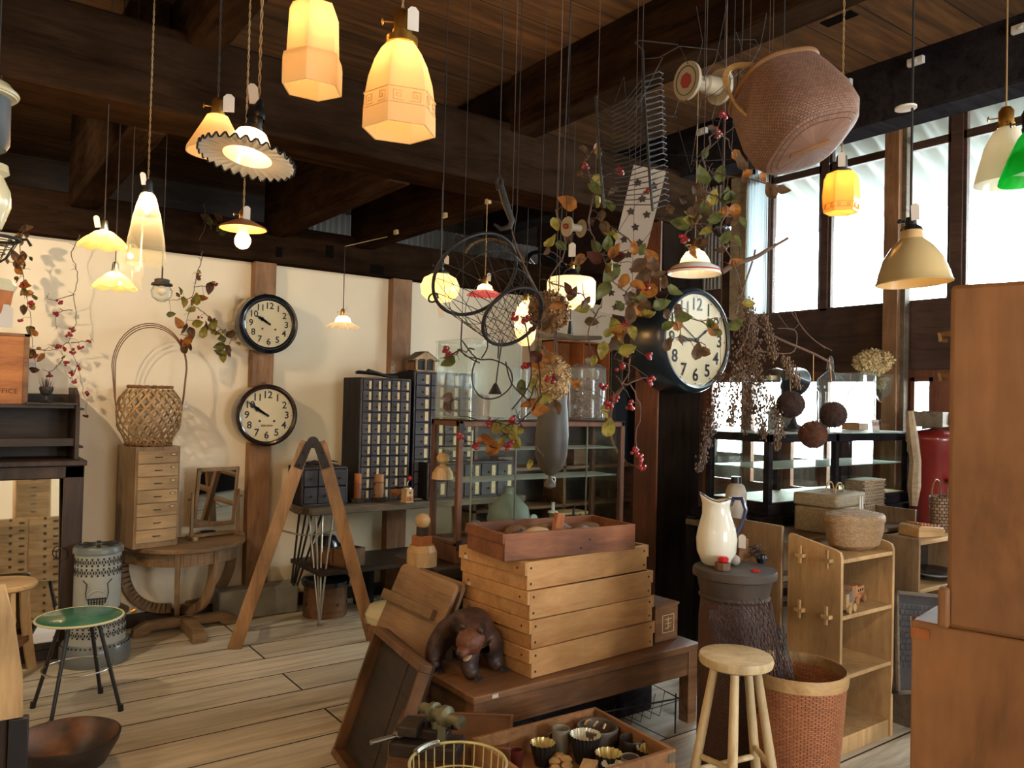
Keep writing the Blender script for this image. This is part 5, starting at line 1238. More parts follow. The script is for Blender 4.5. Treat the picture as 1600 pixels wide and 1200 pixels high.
o = G().bx(.1, Lx-.08, Ly-.2, Ly-.05, 0, .2).done('dark_filler_box', 'black_wood', bevel=.004); o.location = (A.x, A.y, 0); tag(o, 'long black filler box added to darken the space under the bench', 'box')  # added box, blocks light and blackens the gap under the bench
# wire rack under the bench
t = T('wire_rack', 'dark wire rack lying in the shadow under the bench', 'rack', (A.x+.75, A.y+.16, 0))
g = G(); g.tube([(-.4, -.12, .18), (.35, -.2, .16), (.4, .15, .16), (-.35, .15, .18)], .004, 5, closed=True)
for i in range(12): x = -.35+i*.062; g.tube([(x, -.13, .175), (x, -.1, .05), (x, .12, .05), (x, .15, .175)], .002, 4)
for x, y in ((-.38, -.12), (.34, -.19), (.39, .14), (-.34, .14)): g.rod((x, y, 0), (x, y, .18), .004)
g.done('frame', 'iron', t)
# ================= right side =================
# ---- three legged pale stool ----
zs = .66; p = onz(1150, 1022, zs); D = dep(p); s = F/D; r = 57/s
t = T('three_legged_stool', 'pale worn wooden stool with splayed round legs before the tall woven basket', 'stool', (p.x, p.y, 0), FACE(p))
G().lathe([(0, zs-.04), (r*.8, zs-.04), (r*.97, zs-.03), (r, zs-.015), (r*.97, zs-.002), (r*.85, zs), (0, zs-.004)], 40).done('seat', 'stool_pale', t)
LG = []
for k, (a, bt) in enumerate(((R_(205), 0), (R_(268), 0), (R_(335), 0), (R_(60), 0))):
    a1 = V((r*.6*cos(a), r*.6*sin(a), zs-.03)); b1 = V((r*1.55*cos(a), r*1.55*sin(a), 0)); LG.append((a1, b1))
    G().rod(b1, a1, .019, 14, .014).done('leg', 'stool_pale', t)
for i, j, k in ((0, 1, .48), (1, 2, .58), (2, 3, .5), (3, 0, .56)):
    a1 = LG[i][0]+(LG[i][1]-LG[i][0])*k; b1 = LG[j][0]+(LG[j][1]-LG[j][0])*k; G().rod(a1, b1, .010).done('stretcher', 'stool_pale', t)
# ---- tall woven waste basket ----
D = 2.9; p = P(1243, 1040, D); s = F/D; rt = 77/s; rb = 60/s; H = p.z
weave('wicker_red', S2(176, 110, 70), S2(112, 62, 38), 44, 150, bump=.8)
wood('cane', S2(200, 164, 112), S2(150, 108, 64), 'x', rough=.45)
t = T('tall_wicker_basket', 'tall tapered woven basket holding rolled netting behind the pale stool', 'basket', (p.x, p.y, 0))
G().lathe([(0, 0), (rb*.92, 0), (rb, .03), (rb+(rt-rb)*.7, H*.7), (rt*.985, H-.03)], 56).done('woven_wall', 'wicker_red', t)
G().lathe([(rt*.965, H-.03), (rb*.93+(rt-rb)*.7, H*.7), (rb*.92, .03), (0, .02)], 56).done('woven_inside', 'wicker_red', t)
G().lathe([(rt*.96, H-.045), (rt*1.005, H-.045), (rt*1.02, H-.02), (rt*1.0, H), (rt*.965, H), (rt*.955, H-.02), (rt*.96, H-.045)], 56).done('rim_band', 'cane', t)
BKT = (p.x, p.y, H, rt)
g = G()
for k in range(7):   # pale upright splints
    a = 2*pi*k/7+.3; g.bar((rb*1.0*cos(a), rb*1.0*sin(a), .02), (rt*.995*cos(a), rt*.995*sin(a), H-.04), .016, .004, up=(cos(a), sin(a), 0))
g.done('splint', 'cane', t) if False else None
# rolled netting in it
def net(name, label, base, top, r0, r1, cells, rows, mat, cat='netting'):
    g = G(); b = V(base); d = V(top)-b; M = Matrix.Translation(b) @ align(d); L = d.length
    ph = random.random()*6
    pt = lambda i, j: M @ V(((r0+(r1-r0)*j/rows)*(1+.18*sin(3*2*pi*i/cells+ph+j*.2))*cos(2*pi*i/cells+.05*j), (r0+(r1-r0)*j/rows)*(1+.15*sin(2*2*pi*i/cells+ph))*sin(2*pi*i/cells+.05*j), L*j/rows+.01*sin(i*1.7)))
    for s in (-1, 1):
        for i in range(cells):
            g.tube([pt(i+s*j*.5, j) for j in range(rows+1)], .0017, 3, cap=False)
    o = g.done(name, mat); tag(o, label, cat); return o
plain('net_brown', S2(66, 52, 52), .9); plain('net_grey', S2(78, 70, 70), .8)
bx_, by_, bh_, br_ = BKT
net('rolled_netting', 'big dark brown roll of netting leaning out of the tall basket', (bx_-.03, by_+.02, .12), (bx_-.17, by_+.12, bh_+.2), .06, .10, 34, 26, 'net_brown')
net('rolled_netting', 'narrow peak of wire netting sticking up at the far side in the tall basket', (bx_+.02, by_-.02, .1), (bx_-.03, by_+.05, bh_+.13), .05, .018, 14, 30, 'net_grey')
# ---- peg-jointed pale shelf unit (nearer) ----
def shelf_unit(nm, label, u, v, ul, ur, vt, shelves, mat, z0=0, rails=True, dmin=.22, th=.018, peg=True, wide=None):
    p = onz(u, v, 0); x1 = ony(ur, v, p.y).x; y1 = onx(ul, v-20, p.x).y; D = dep(p); Ht = P(u, vt, D).z
    W = wide or x1-p.x; Dp = max(dmin, y1-p.y); t = T(nm, label, 'shelf', (p.x, p.y, 0))
    def side(x):
        r = .03; o = [(0, 0), (.04, 0), (.06, .03), (Dp-.06, .03), (Dp-.04, 0), (Dp, 0), (Dp, Ht+.03), (Dp-.01, Ht+.04), (r, Ht), (r*.3, Ht-r*.3), (0, Ht-r)]
        return G().plate(o, th, mside(x)).done('side_panel', mat, t, bevel=.002)
    s1 = side(th/2); s2 = side(W-th/2)
    zs = [P(u, vv, D).z for vv in shelves]
    for z in zs:
        q = G().bx(th, W-th, 0.002, Dp-.01, z-.009, z+.009).done('shelf', mat, t, bevel=.002)
        if peg:
            for y in (Dp*.22, Dp*.72):
                G().bx(-.028, .002, y-.02, y+.02, z-.008, z+.008).bx(-.022, -.012, y-.006, y+.006, z-.035, z+.045).done('tenon_peg', mat, q, bevel=.001)
    return t, p, W, Dp, Ht, zs
sh, sp, SW, SD, SH, SZ = shelf_unit('pegged_shelf', 'pale pegged wooden shelf unit carrying the round lidded basket', 1310, 1186, 1226, 1394, 862, [880, 969, 1064], 'pale_wood_z')
G().bx(.02, SW-.02, .01, .03, .0, .06).bx(.02, SW-.02, .01, SD-.02, .06, .075).done('bottom_shelf', 'pale_wood_z', sh, bevel=.002)
# ---- taller shelf behind ----
y2 = sp.y+SD+.03
a = ony(1222, 820, y2); b = ony(1432, 830, y2); zt2_ = P(1222, 822, dep(a)).z
t = T('open_shelf', 'wider open wooden shelf behind the pegged one, carrying wicker hampers', 'shelf', (a.x, y2, 0)); W2 = b.x-a.x
for x in (0, W2-.018): G().bx(x, x+.018, 0, .29, 0, zt2_).done('side_panel', 'old_oak_z', t, bevel=.003)
for z in (.08, .42, zt2_-.09): G().bx(.018, W2-.018, 0, .28, z-.01, z+.01).done('shelf', 'old_oak', t)
G().bx(.018, W2-.018, .28, .29, .0, zt2_-.08).done('back_panel', 'old_oak', t)
ZH = zt2_-.079; HX = a.x; HW = W2
# right-hand shelf beyond
y3 = y2+.10; a3 = ony(1436, 830, 1.97).x
t = T('side_shelf', 'low open shelf with a toy and trays beyond the wicker hampers', 'shelf', (a3, 1.97, 0)); W3 = .5
zz3 = [P(1455, 842, dep(V((a3+.2, 1.97, 0)))).z, P(1455, 916, dep(V((a3+.2, 1.97, 0)))).z]
for z in zz3+[.1]: G().bx(.018, W3, 0, .2, z-.02, z).done('shelf', 'pale_wood', t, bevel=.002)
for x in (0, W3): G().bx(x, x+.018, 0, .21, 0, zz3[0]+.01).done('side_panel', 'old_oak_z', t)
G().bx(0, W3, .2, .21, 0, zz3[0]).done('back_panel', 'dark_wood', t)
# ---- lidded round basket on nearer shelf ----
weave('wicker_pale', S2(186, 150, 108), S2(100, 70, 46), 70, 150, bump=.8); weave('wicker_box', S2(168, 146, 112), S2(84, 68, 50), 120, 110, radial=False); weave('wicker_box2', S2(150, 128, 98), S2(60, 46, 34), 70, 70, radial=False, bump=1.2)
zb_ = SZ[0]+.011; c = V((sp.x+SW*.5, sp.y+SD*.5, zb_)); S_ = F/dep(c); R0 = 52/S_; hB = P(1336, 800, dep(c)).z-zb_
t = T('lidded_basket', 'rounded oval woven basket with a flat lid on the pegged shelf', 'basket', c, -.2); t.location = c
pc_ = ony(1334, 860, c.y); t.location.x = pc_.x
G().lathe([(0, 0), (R0*.6, 0), (R0*.85, hB*.12), (R0*.98, hB*.45), (R0, hB*.72)], 48, squash=.7).done('body', 'wicker_pale', t)
l = G().lathe([(R0*1.02, hB*.7), (R0*1.05, hB*.74), (R0*1.04, hB*.86), (R0*.98, hB*.92), (R0*.5, hB*1.0), (0, hB*1.02)], 48, squash=.7).done('lid', 'wicker_pale', t)
g = G()
for k in range(5): a_ = -1.2+k*.6; g.bar((0, -R0*.05, hB*1.03), (R0*.5*sin(a_*.9), -R0*.62*cos(a_*.9)*.8, hB*.96), .012, .004)
g.done('splint_bow', 'cane', l)
# plastic pot etc under shelf 1
for i, (k, z, l_) in enumerate(((.35, 1, 0), )): pass
# wooden toy vehicles
def toy(loc, label, mat, glassy=False, rz=0, L=.11):
    t = T('toy_truck', label, 'toy car', loc, rz); 
    G().bx(-L/2, L/2, -.028, .028, .018, .04).bx(-L*.5, -L*.12, -.026, .026, .04, .085).bx(-L*.12 if not glassy else -L*.1, L*.5, -.026, .026, .04, .075 if not glassy else .045).done('body', mat, t, bevel=.004)
    for x in (-L*.3, L*.32):
        for y in (-.032, .032): G().cyl((0, 0, -.006), .019, .012, 24, Matrix.Translation(V((x, y, .019))) @ FX).done('wheel', mat, t, bevel=.001)
    g = G()
    for k in range(3): g.cyl((0, 0, 0), .006, .0015, 16, Matrix.Translation(V((-L*.05+k*.024, -.0262, .058))) @ FX)
    if not glassy: g.done('window_holes', 'ink', t)
    else: G().bx(-L*.05, L*.48, -.025, .025, .046, .09).done('clear_cargo_box', 'clear_glass', t)
    return t
zt_ = SZ[1]+.010
toy(V((ony(1321, 930, sp.y+.04).x, sp.y+.045, zt_)), 'wooden toy truck with a clear cargo box on the pegged shelf, nearest its side panel', 'pale_wood', True, .2, .09)
toy(V((sp.x+SW*.68, sp.y+.12, zt_)), 'brown wooden toy bus with round window holes on the pegged shelf', 'bark_wood', False, .15, .13)
# grey crate glimpsed through shelf
o = G().bx(-.06, .06, -.05, .05, 0, .13).done('grey_bin', 'grey_wood', bevel=.003); o.location = (sp.x+.09, y2+.1, .431); tag(o, 'grey box in the middle level seen through the pegged shelf', 'box')
# ---- hampers on the taller shelf ----
zt = ZH+.001
c = V((ony(1296, 800, y2+.12).x, y2+.12, zt)); S_ = F/dep(c); w_ = 50/S_; h_ = P(1296, 768, dep(c)).z-zt
t = T('wicker_hamper', 'rectangular wicker picnic hamper with a lid and looped handles behind the round basket', 'hamper', c, .12)
G().bx(-w_, w_, -.11, .11, 0, h_*.66).done('body', 'wicker_box', t, bevel=.012); l = G().bx(-w_*1.03, w_*1.03, -.115, .115, h_*.66, h_).done('lid', 'wicker_box', t, bevel=.012)
for y in (-.03, .02): G().tube([(-.05, y, h_)]+[(-.045*cos(pi*i/10), y-.02, h_+.05*sin(pi*i/10)) for i in range(11)]+[(.05, y, h_)], .004, 6).done('handle', 'cane', l)
g = G()
for x in (.1, w_*.8): g.bar((x*.9, -.117, h_*.9), (x*.9, -.118, h_*.45), .012, .004)
g.done('closing_strap', 'tag_paper', l)
c = V((ony(1350, 790, y2+.29).x, y2+.29, zt)); S_ = F/dep(c); w_ = 36/S_; h_ = P(1350, 748, dep(c)).z-zt
t = T('open_weave_basket', 'tall square openwork basket behind the picnic hamper', 'basket', c, .1)
G().bx(-w_, w_, -.06, .06, 0, h_).done('body', 'wicker_box2', t, bevel=.01)
g = G()
for k in range(26):
    for y, s in ((-.0615, 1),):
        x = -w_+2*w_*(k+.5)/26; g.sph((x, y, h_-.006), .007, 6, (1.5, .8, .8))
g.done('braided_rim', 'bamboo', t)
for zk in range(9):
    pass
g = G()
for i in range(13):
    for j in range(11):
        x = -w_+2*w_*(i+.5)/13+(.5 if j % 2 else 0)*2*w_/13; z = h_*(j+.6)/11.5
        if x < w_: g.sph((x, -.061, z), .0085, 6, (.8, .4, .8))
g.done('knotted_weave', 'bamboo', t)
# ---- toy board / abacus and bag ----
c = V((ony(1444, 835, 2.06).x, 2.06, zz3[0]+.001)); S_ = F/dep(c)
t = T('bead_toy', 'pale wooden counting toy with dark beads on the far low shelf', 'toy', c, -.25)
G().plate([(-.11, 0), (.05, 0), (.07, .012), (.075, .03), (.06, .045), (-.09, .06), (-.11, .05)], .13, FX).done('body', 'pale_wood', t, bevel=.004)
g = G()
for i in range(6):
    for j in range(4): g.sph((-.07+i*.023, -.04+j*.027, .064-i*.0026), .0095, 8, (1, 1, .7))
g.done('beads', 'cherry', t)
g = G().ring((-.08, 0, .06), .045, .007, 24, m=None); 
weave('bag_weave', S2(140, 108, 78), S2(50, 36, 26), 26, 60, bump=1.4)
c = V((ony(1474, 830, 2.08).x, 2.08, zz3[0]+.001)); S_ = F/dep(c); r_ = 30/S_; h_ = P(1467, 775, dep(c)).z-c.z
t = T('woven_bag', 'dark open-weave carrying bag with two loop handles beside the red post box', 'bag', c)
G().lathe([(0, 0), (r_*.85, 0), (r_*.9, .02), (r_, h_), (r_*.96, h_), (r_*.86, .02)], 36, squash=.6).done('body', 'bag_weave', t); 
for y in (-.04, .04): G().tube([(-.045, y, h_-.02)]+[(-.05*cos(pi*i/12), y, h_+.085*sin(pi*i/12)) for i in range(13)]+[(.045, y, h_-.02)], .005, 6).done('handle', 'bamboo_dark', t)
# stacked trays on side shelf lower level
for i in range(3):
    c = V((ony(1457, 905, 2.07).x, 2.07, zz3[1]+.001+i*.018)); o = G().lathe([(0, 0), (.07, 0), (.1, .014), (.105, .017), (.1, .018), (.06, .006), (0, .005)], 36).done('round_tray', ['black_enamel', 'ceramic', 'black_enamel'][i]); o.location = c; tag(o, ['dark round dish at the bottom of the pile on the far low shelf', 'white rimmed round dish in the middle of the pile on the far low shelf', 'dark round dish at the top of the pile on the far low shelf'][i], 'dish', 'round dishes on the far shelf')
# ---- framed brick-arch picture leaning, and things beside ----
pA = P(1402, 1010, 3.75); pB = P(1476, 1010, 3.75)
a = onz(1402, 1150, 0); 
t = T('framed_relief', 'dark framed relief picture of a brick wall with an arch leaning by the shelves', 'picture', (0, 0, 0)); o1 = P(1400, 1085, 3.62); o2 = P(1490, 1062, 3.95); o3 = P(1398, 922, 3.72)
M = frame_from(o1, o2-o1, o3-o1); t.matrix_basis = M; W = (o2-o1).length; H = (o3-o1).length
plain('relief_dark', S2(66, 62, 62), .6, noise=.3, nscale=20)
G().bx(0, W, 0, H, -.015, 0).done('panel', 'relief_dark', t)
g = G(); f_ = .018; g.bx(0, f_, 0, H, -.02, .012); g.bx(W-f_, W, 0, H, -.02, .012); g.bx(0, W, 0, f_, -.02, .012); g.bx(0, W, H-f_, H, -.02, .012); g.done('frame', 'grey_wood', t, bevel=.002)
g = G(); r = random.Random(2)
for j in range(11):
    for i in range(9):
        x = .02+i*.042+(.021 if j % 2 else 0); y = .03+j*.026+H*.2
        if x < W-.05 and y < H-.03 and math.hypot(x-W*.5, y-H*.45) > .085: g.box((x+.018, y+.01, .002), (.037, .022, .008))
for k in range(11): a_ = pi*k/10; g.box((W*.5+.075*cos(a_), H*.45+.075*sin(a_), .005), (.03, .02, .012), rz=a_)
g.done('brick_relief', 'relief_dark', t, bevel=.002)
for k, (u0, u1, dd, mt, lb) in enumerate(((1404, 1411, 3.45, 'grey_wood', 'thin grey board leaning at the side of the pegged shelf, outermost'), (1413, 1420, 3.5, 'redwood', 'reddish board edge leaning at the side of the pegged shelf'))):
    a = onz(u1+6, 1135, 0); b = P(u0, 960, dep(a)+.05); o = G().bar(a, b, .02, .12).done('leaning_board', mt); tag(o, lb, 'board')
t = T('closed_parasol', 'folded dark and green parasol standing beside the framed relief', 'parasol', onz(1426, 1110, 0)); D = dep(t.location); hz_ = lambda v: P(1426, v, D).z
G().rod((0, 0, 0), (0, 0, hz_(1020)), .01).lathe([(.012, hz_(1060)), (.026, hz_(1020)), (.022, hz_(985))], 12).done('canopy', 'green_top', t)
G().lathe([(.022, hz_(985)), (.03, hz_(960)), (.02, hz_(935)), (.004, hz_(920))], 10).rod((.03, 0, hz_(990)), (.045, .0, hz_(930)), .006).done('dark_folds', 'black_enamel', t)
# ---- red postbox ----
plain('post_red', S2(122, 30, 28), .3, coat=.4, noise=.15, nscale=4)
p = V((ony(1462, 700, 2.35).x, 2.35, 0)); p = P(1458, 800, 4.8); p.z = 0; D = dep(p); S_ = F/D; R0 = 34/S_; zt = P(1458, 676, D).z
t = T('red_post_box', 'old red cylindrical post box standing behind the woven bag', 'post box', p)
G().lathe([(0, 0), (R0*1.1, 0), (R0*1.1, .1), (R0, .13), (R0, zt-.14), (R0*1.12, zt-.12), (R0*1.12, zt-.07), (R0*1.2, zt-.05), (R0*1.2, zt-.02), (R0*1.05, zt), (0, zt+.03)], 44).done('body', 'post_red', t, ang=50)
G().box((-.02, -R0-.003, zt-.28), (.16, .01, .03)).done('slot_hood', 'post_red', t)
c = P(1447, 660, 4.8); t = T('tilted_box', 'dark wooden box lying tilted on top of the red post box', 'box', (p.x-.06, p.y, zt+.036), .3); G().bx(-.13, .10, -.09, .09, 0, .09).done('body', 'grey_wood', t, bevel=.004); G().bx(.101, .103, -.03, .0, .04, .05).done('price_sticker', 'tag_paper', t)
# cream cloth / bark strip beside it
a = P(1421, 642, 4.3); b = P(1427, 790, 4.3)
o = G().tube([a, P(1425, 680, 4.3), P(1430, 720, 4.3), P(1428, 760, 4.3), b], [.02, .03, .03, .035, .02], 7).done('bark_strip', 'drift'); tag(o, 'long pale strip of bark hanging between the black case and the post box', 'driftwood')
# hooks sticking out behind the big box
for i, v in enumerate((523, 585)):
    a = P(1520, v+6, 1.5); b = P(1468, v, 1.5); o = G().tube([a, P(1485, v-2, 1.5), b, P(1470, v+8, 1.5), P(1480, v+9, 1.5)], [.006, .006, .005, .005, .004], 8).done('wooden_hook', 'cane'); tag(o, ['pale curved hook, the upper of two beside the tall brown box', 'pale curved hook, the lower of two beside the tall brown box'][i], 'hook')
o = G().sph((0, 0, 0), .045, 20).done('moss_ball', 'dry_brown'); o.location = P(1490, 655, 4.8); tag(o, 'round brown twig ball peeking from behind the tall brown box', 'ball')
MOSS = o
# hook rail carrying both hooks
# ---- the two large boxes in front on the right ----
DB = 1.42; c = P(1424, 968, DB); zb2 = c.z
fx = -R_(30); dirn = V((cos(R_(-82)), sin(R_(-82)), 0))
M0 = rotz(R_(-82))
t = T('large_wooden_box', 'large pale brown wooden box at the right edge, lower of the stacked two', 'box', (c.x, c.y, 0), R_(-79))
G().bx(0, .62, 0, .40, 0, zb2).done('body', 'big_box_wood', t, bevel=.004)
g = G(); g.bx(0.0, .03, -.003, .0, zb2-.03, zb2-.012); g.done('corner_joint', 'orange_wood', t)
c2 = P(1478, 985, DB-.05); zt = P(1496, 443, DB-.06).z
t = T('large_wooden_box', 'tall brown wooden box at the right edge, stacked on the lower one', 'box', (c2.x, c2.y, zb2+.001), R_(-74)); Hh = zt-zb2
vs = [(.0, 0), (.55, 0), (.55, .34), (.0, .34)]
G().bx(.0, .55, 0, .32, 0, Hh).done('body', 'big_box_wood', t, bevel=.008)
G().bx(-.012, .006, -.012, .02, 0, .07).done('bottom_lug', 'big_box_wood', t, bevel=.006)
# ---- dark display case on plank table ----
x0, x1, y0, y1, z0, z1 = cbox(1200, 806, .93, 1420, 1097, 677)
W, Dp, H = x1-x0, min(y1-y0, .42), z1-z0
t = T('black_display_case', 'long black framed glass display case below the windows', 'showcase', (x0, y0, z0)); s = .035
g = G(); g.bx(-.01, W+.01, -.01, Dp+.01, 0, .06)
for x in (0, W-s, W*.43): 
    for y in (0, Dp-s): g.bx(x, x+s, y, y+s, .06, H)
for y in (0, Dp-s): g.bx(0, W, y, y+s, H-.05, H-.006)
for x in (0, W-s): g.bx(x, x+s, 0, Dp, H-.05, H-.006)
g.bx(W-.12, W-s, Dp-.03, Dp-.01, .06, H-.05)
g.done('frame', 'black_wood', t, bevel=.003)
G().bx(-.005, W+.005, -.005, Dp+.005, H-.005, H+.004).done('glass_top', 'green_edge', t, smooth=False)
for nm, q in (('front_pane', (s, W-s, .012, .015, .06, H-.05)), ('back_pane', (s, W-s, Dp-.015, Dp-.012, .06, H-.05)), ('side_pane', (.012, .015, s, Dp-s, .06, H-.05)), ('side_pane', (W-.015, W-.012, s, Dp-s, .06, H-.05))): G().bx(*q).done(nm, 'pane_glass', t, smooth=False)
zsf = P(1200, 735, dep(V((x0, y0, 1)))).z-z0; G().bx(.03, W-.03, .03, Dp-.03, zsf, zsf+.006).done('glass_shelf', 'green_edge', t, smooth=False)
G().bx(s, W-s, .015, Dp-.015, .06, .064).done('case_floor', 'pale_wood', t)
CX0, CX1, CY0, CY1, CZ0, CZT = x0, x1, y0, y0+Dp, z0, z1+.005
MOSS.location = p+V((.14, -.02, zt+.07)) if False else MOSS.location
o = G().lathe([(0, .012), (.02, .02), (.045, .04), (.046, .043), (.02, .028), (0, .022)], 24).lathe([(0, 0), (.015, 0), (.005, .014), (0, .014)], 12).done('glass_dish', 'clear_glass'); o.location = (ony(1352, 720, y0+.15).x, y0+.15, z0+zsf+.007); tag(o, 'small footed glass dish on the shelf in the black case', 'dish')
t = T('plank_table', 'rough dark plank table with boards stacked beneath, carrying the black case', 'table', (x0, y0, 0))
G().bx(-.1, W+.02, -.03, Dp+.02, z0-.05, z0-.001).done('tabletop', 'black_wood', t, bevel=.005)
za = P(1180, 830, dep(V((x0-.1, y0-.1, .9)))).z
G().bx(-.16, W*.6, -.05, Dp, za-.03, za).done('plank_shelf', 'grey_wood', t, bevel=.004)
for x in (-.14, W): 
    for y in (-.01, Dp-.05): G().bx(x, x+.06, y, y+.06, 0, z0-.05).done('leg', 'black_wood_z', t)
for i in range(4):
    o = G().bx(-.25, .35, -.12, .12, 0, .03).done('stacked_board', ['grey_wood', 'dark_wood', 'grey_wood', 'drift'][i], bevel=.003); o.location = (x0+.13+.03*(i % 2), y0-.02, .62-.034*(3-i)+.0); tag(o, ['lowest grey board of the pile under the plank table', 'dark board second from the bottom of the pile under the plank table', 'grey board third from the bottom of the pile under the plank table', 'pale board on top of the pile under the plank table'][i], 'board', 'boards under the plank table')
t = T('board_trestle', 'dark support under the pile of boards', 'stand', (x0+.15, y0-.02, 0)); G().bx(-.2, .3, -.08, .08, 0, .517).done('block', 'black_wood', t)
# ---- stoneware flask behind the jug ----
zp = za+.001; p = ony(1149, 820, y0-.10); p = onz(1149, 826, za); S_ = F/dep(p); k_ = 1/S_; hf = P(1149, 745, dep(p)).z-za
plain('stoneware', S2(176, 164, 146), .5, noise=.3, nscale=8)
t = T('stoneware_flask', 'tall grey stoneware flask with a black cap behind the enamel jug', 'flask', (p.x, p.y, zp)); R0 = 16*k_
G().lathe([(0, 0), (R0*.95, 0), (R0, .01), (R0, hf*.7), (R0*.8, hf*.82), (R0*.45, hf*.88)], 32).done('body', 'stoneware', t); G().lathe([(R0*.5, hf*.87), (R0*.5, hf), (0, hf)], 20).done('cap', 'black_paint', t)
# ---- mortar table with jug ----
zt = .85; c = onz(1148, 887, zt); D = dep(c); k_ = D/F; R0 = 64*k_
plain('mortar_wood', S2(72, 58, 48), .7, noise=.35, nscale=9, bump=.5); weave('wrap_weave', S2(92, 62, 50), S2(40, 26, 24), 70, 120)
t = T('mortar_table', 'round dark wooden mortar used as a table under the enamel jug', 'table', (c.x, c.y, 0))
G().lathe([(0, zt), (R0*.97, zt), (R0, zt-.01), (R0, zt-.03), (R0*.93, zt-.035), (0, zt-.035)], 44).done('tabletop', 'mortar_wood', t)
G().lathe([(R0*.9, zt-.035), (R0*.82, zt-.1), (R0*.86, zt-.11), (R0*.82, zt-.12)], 36).done('bowl_top', 'mortar_wood', t)
G().lathe([(R0*.80, zt-.12), (R0*.84, zt-.2), (R0*.84, .3), (R0*.84, 0), (0, 0)], 40).done('wrapped_body', 'wrap_weave', t)
p = onz(1119, 881, zt); S_ = F/dep(p); k_ = 1/S_; hj = P(1119, 783, dep(p)).z-zt; R0 = 31*k_
plain('jug_enamel', S2(232, 228, 210), .2, coat=.5); plain('navy', S2(24, 30, 66), .25, coat=.4)
t = T('enamel_jug', 'large white enamel jug with a dark blue handle on the round dark mortar table', 'jug', (p.x, p.y, zt+.001), FACE(p)+.1)
pr = [(0, 0), (R0*.62, 0), (R0*.72, .008), (R0*.95, hj*.2), (R0, hj*.4), (R0*.9, hj*.58), (R0*.68, hj*.76), (R0*.60, hj*.88), (R0*.63, hj*.95), (R0*.66, hj)]
g = G(); n = 40; vs = []; fs = []
for r, z in pr:
    for i in range(n):
        a = 2*pi*i/n; kz = max(0, (z/hj-.7)/.3); sp_ = max(0, cos(a-pi))**4*kz
        vs.append((r*cos(a)*(1+.35*sp_), r*sin(a), z+(.02*sp_-.018*kz*(1-abs(cos(a))**.7)*0+.012*kz*abs(cos(a)))))
for j in range(len(pr)-1):
    for i in range(n): i2 = (i+1) % n; fs.append((j*n+i, j*n+i2, (j+1)*n+i2, (j+1)*n+i))
rim = vs[-n:]; g.add(vs, fs); g.done('body', 'jug_enamel', t, solid=.003); G().tube(rim, .0022, 6, closed=True).done('rim_line', 'navy', t)
G().tube([(R0*.62, 0, hj*.93), (R0*.8, 0, hj*1.05), (R0*1.2, 0, hj*1.05), (R0*1.4, 0, hj*.88), (R0*1.25, 0, hj*.68), (R0*.98, 0, hj*.48)], .009, 10).done('handle', 'navy', t); tag_paper(G(), (R0*1.2, -.03, hj*.5), .03, .055, 0, -.5).done('price_tag', 'tag_paper', t)
def put(g, name, mat, u, v, z, label, cat, rz=0, **k):
    o = g.done(name, mat, **k); p = onz(u, v, z); o.location = (p.x, p.y, z+.001); o.rotation_euler = (0, 0, rz); return tag(o, label, cat)
put(G().cyl((0, 0, 0), .030, .028, 8), 'wooden_pill_box', 'brown_wood', 1129, 890, zt, 'small octagonal brown box under the red lacquered one on the mortar table', 'box', smooth=False)
o = put(G().lathe([(0, 0), (.016, 0), (.021, .006), (.021, .009), (.019, .010), (.021, .011), (.021, .016), (.014, .022), (0, .023)], 28), 'red_lacquer_box', 'red_gloss', 1133, 890, zt+.029, 'small glossy red round box on top of the brown octagonal box', 'box'); o.location.x = o.location.x; 
p = onz(1129, 890, zt); o.location = (p.x+.003, p.y, zt+.030)
put(G().sph((0, 0, .022), .022, 18, (1, 1, 1)), 'pebble', 'stoneware', 1148, 884, zt, 'smooth pale stone behind the red lacquered box', 'stone')
put(G().bx(-.03, .03, -.02, .02, 0, .085), 'tin_box', 'brown_wood', 1156, 874, zt, 'upright dark little box beside the enamel jug', 'box', bevel=.002)
g = G()
for i in range(70):
    a = random.random()*6.28; r = random.random()*.03; z = random.random()*.05; d = V((random.gauss(0, 1), random.gauss(0, 1), random.gauss(0, .6))).normalized()*.02; g.tube([V((r*cos(a), r*sin(a), .008+z)), V((r*cos(a), r*sin(a), .008+z))+V((d.x, d.y, abs(d.z)))], [.004, .001], 4)
put(g, 'dried_seed_pods', 'dry_dark', 1180, 874, zt, 'tangle of dark dried pods on the mortar table', 'dried plant')
put(G().lathe([(0, 0), (.018, 0), (.024, .02), (.018, .034), (.012, .03), (0, .02)], 20), 'small_dark_pot', 'black_enamel', 1190, 880, zt, 'small dark round pot at the back edge of the mortar table', 'pot')
put(G().plate([(.018*cos(2*pi*i/10)*(1 if i % 2 else .72), .018*sin(2*pi*i/10)*(1 if i % 2 else .72)) for i in range(10)], .007, Matrix.Translation(V((0, 0, .0035)))), 'star_trinket', 'red_gloss', 1181, 893, zt, 'little orange-red star-shaped trinket at the front of the mortar table', 'trinket')
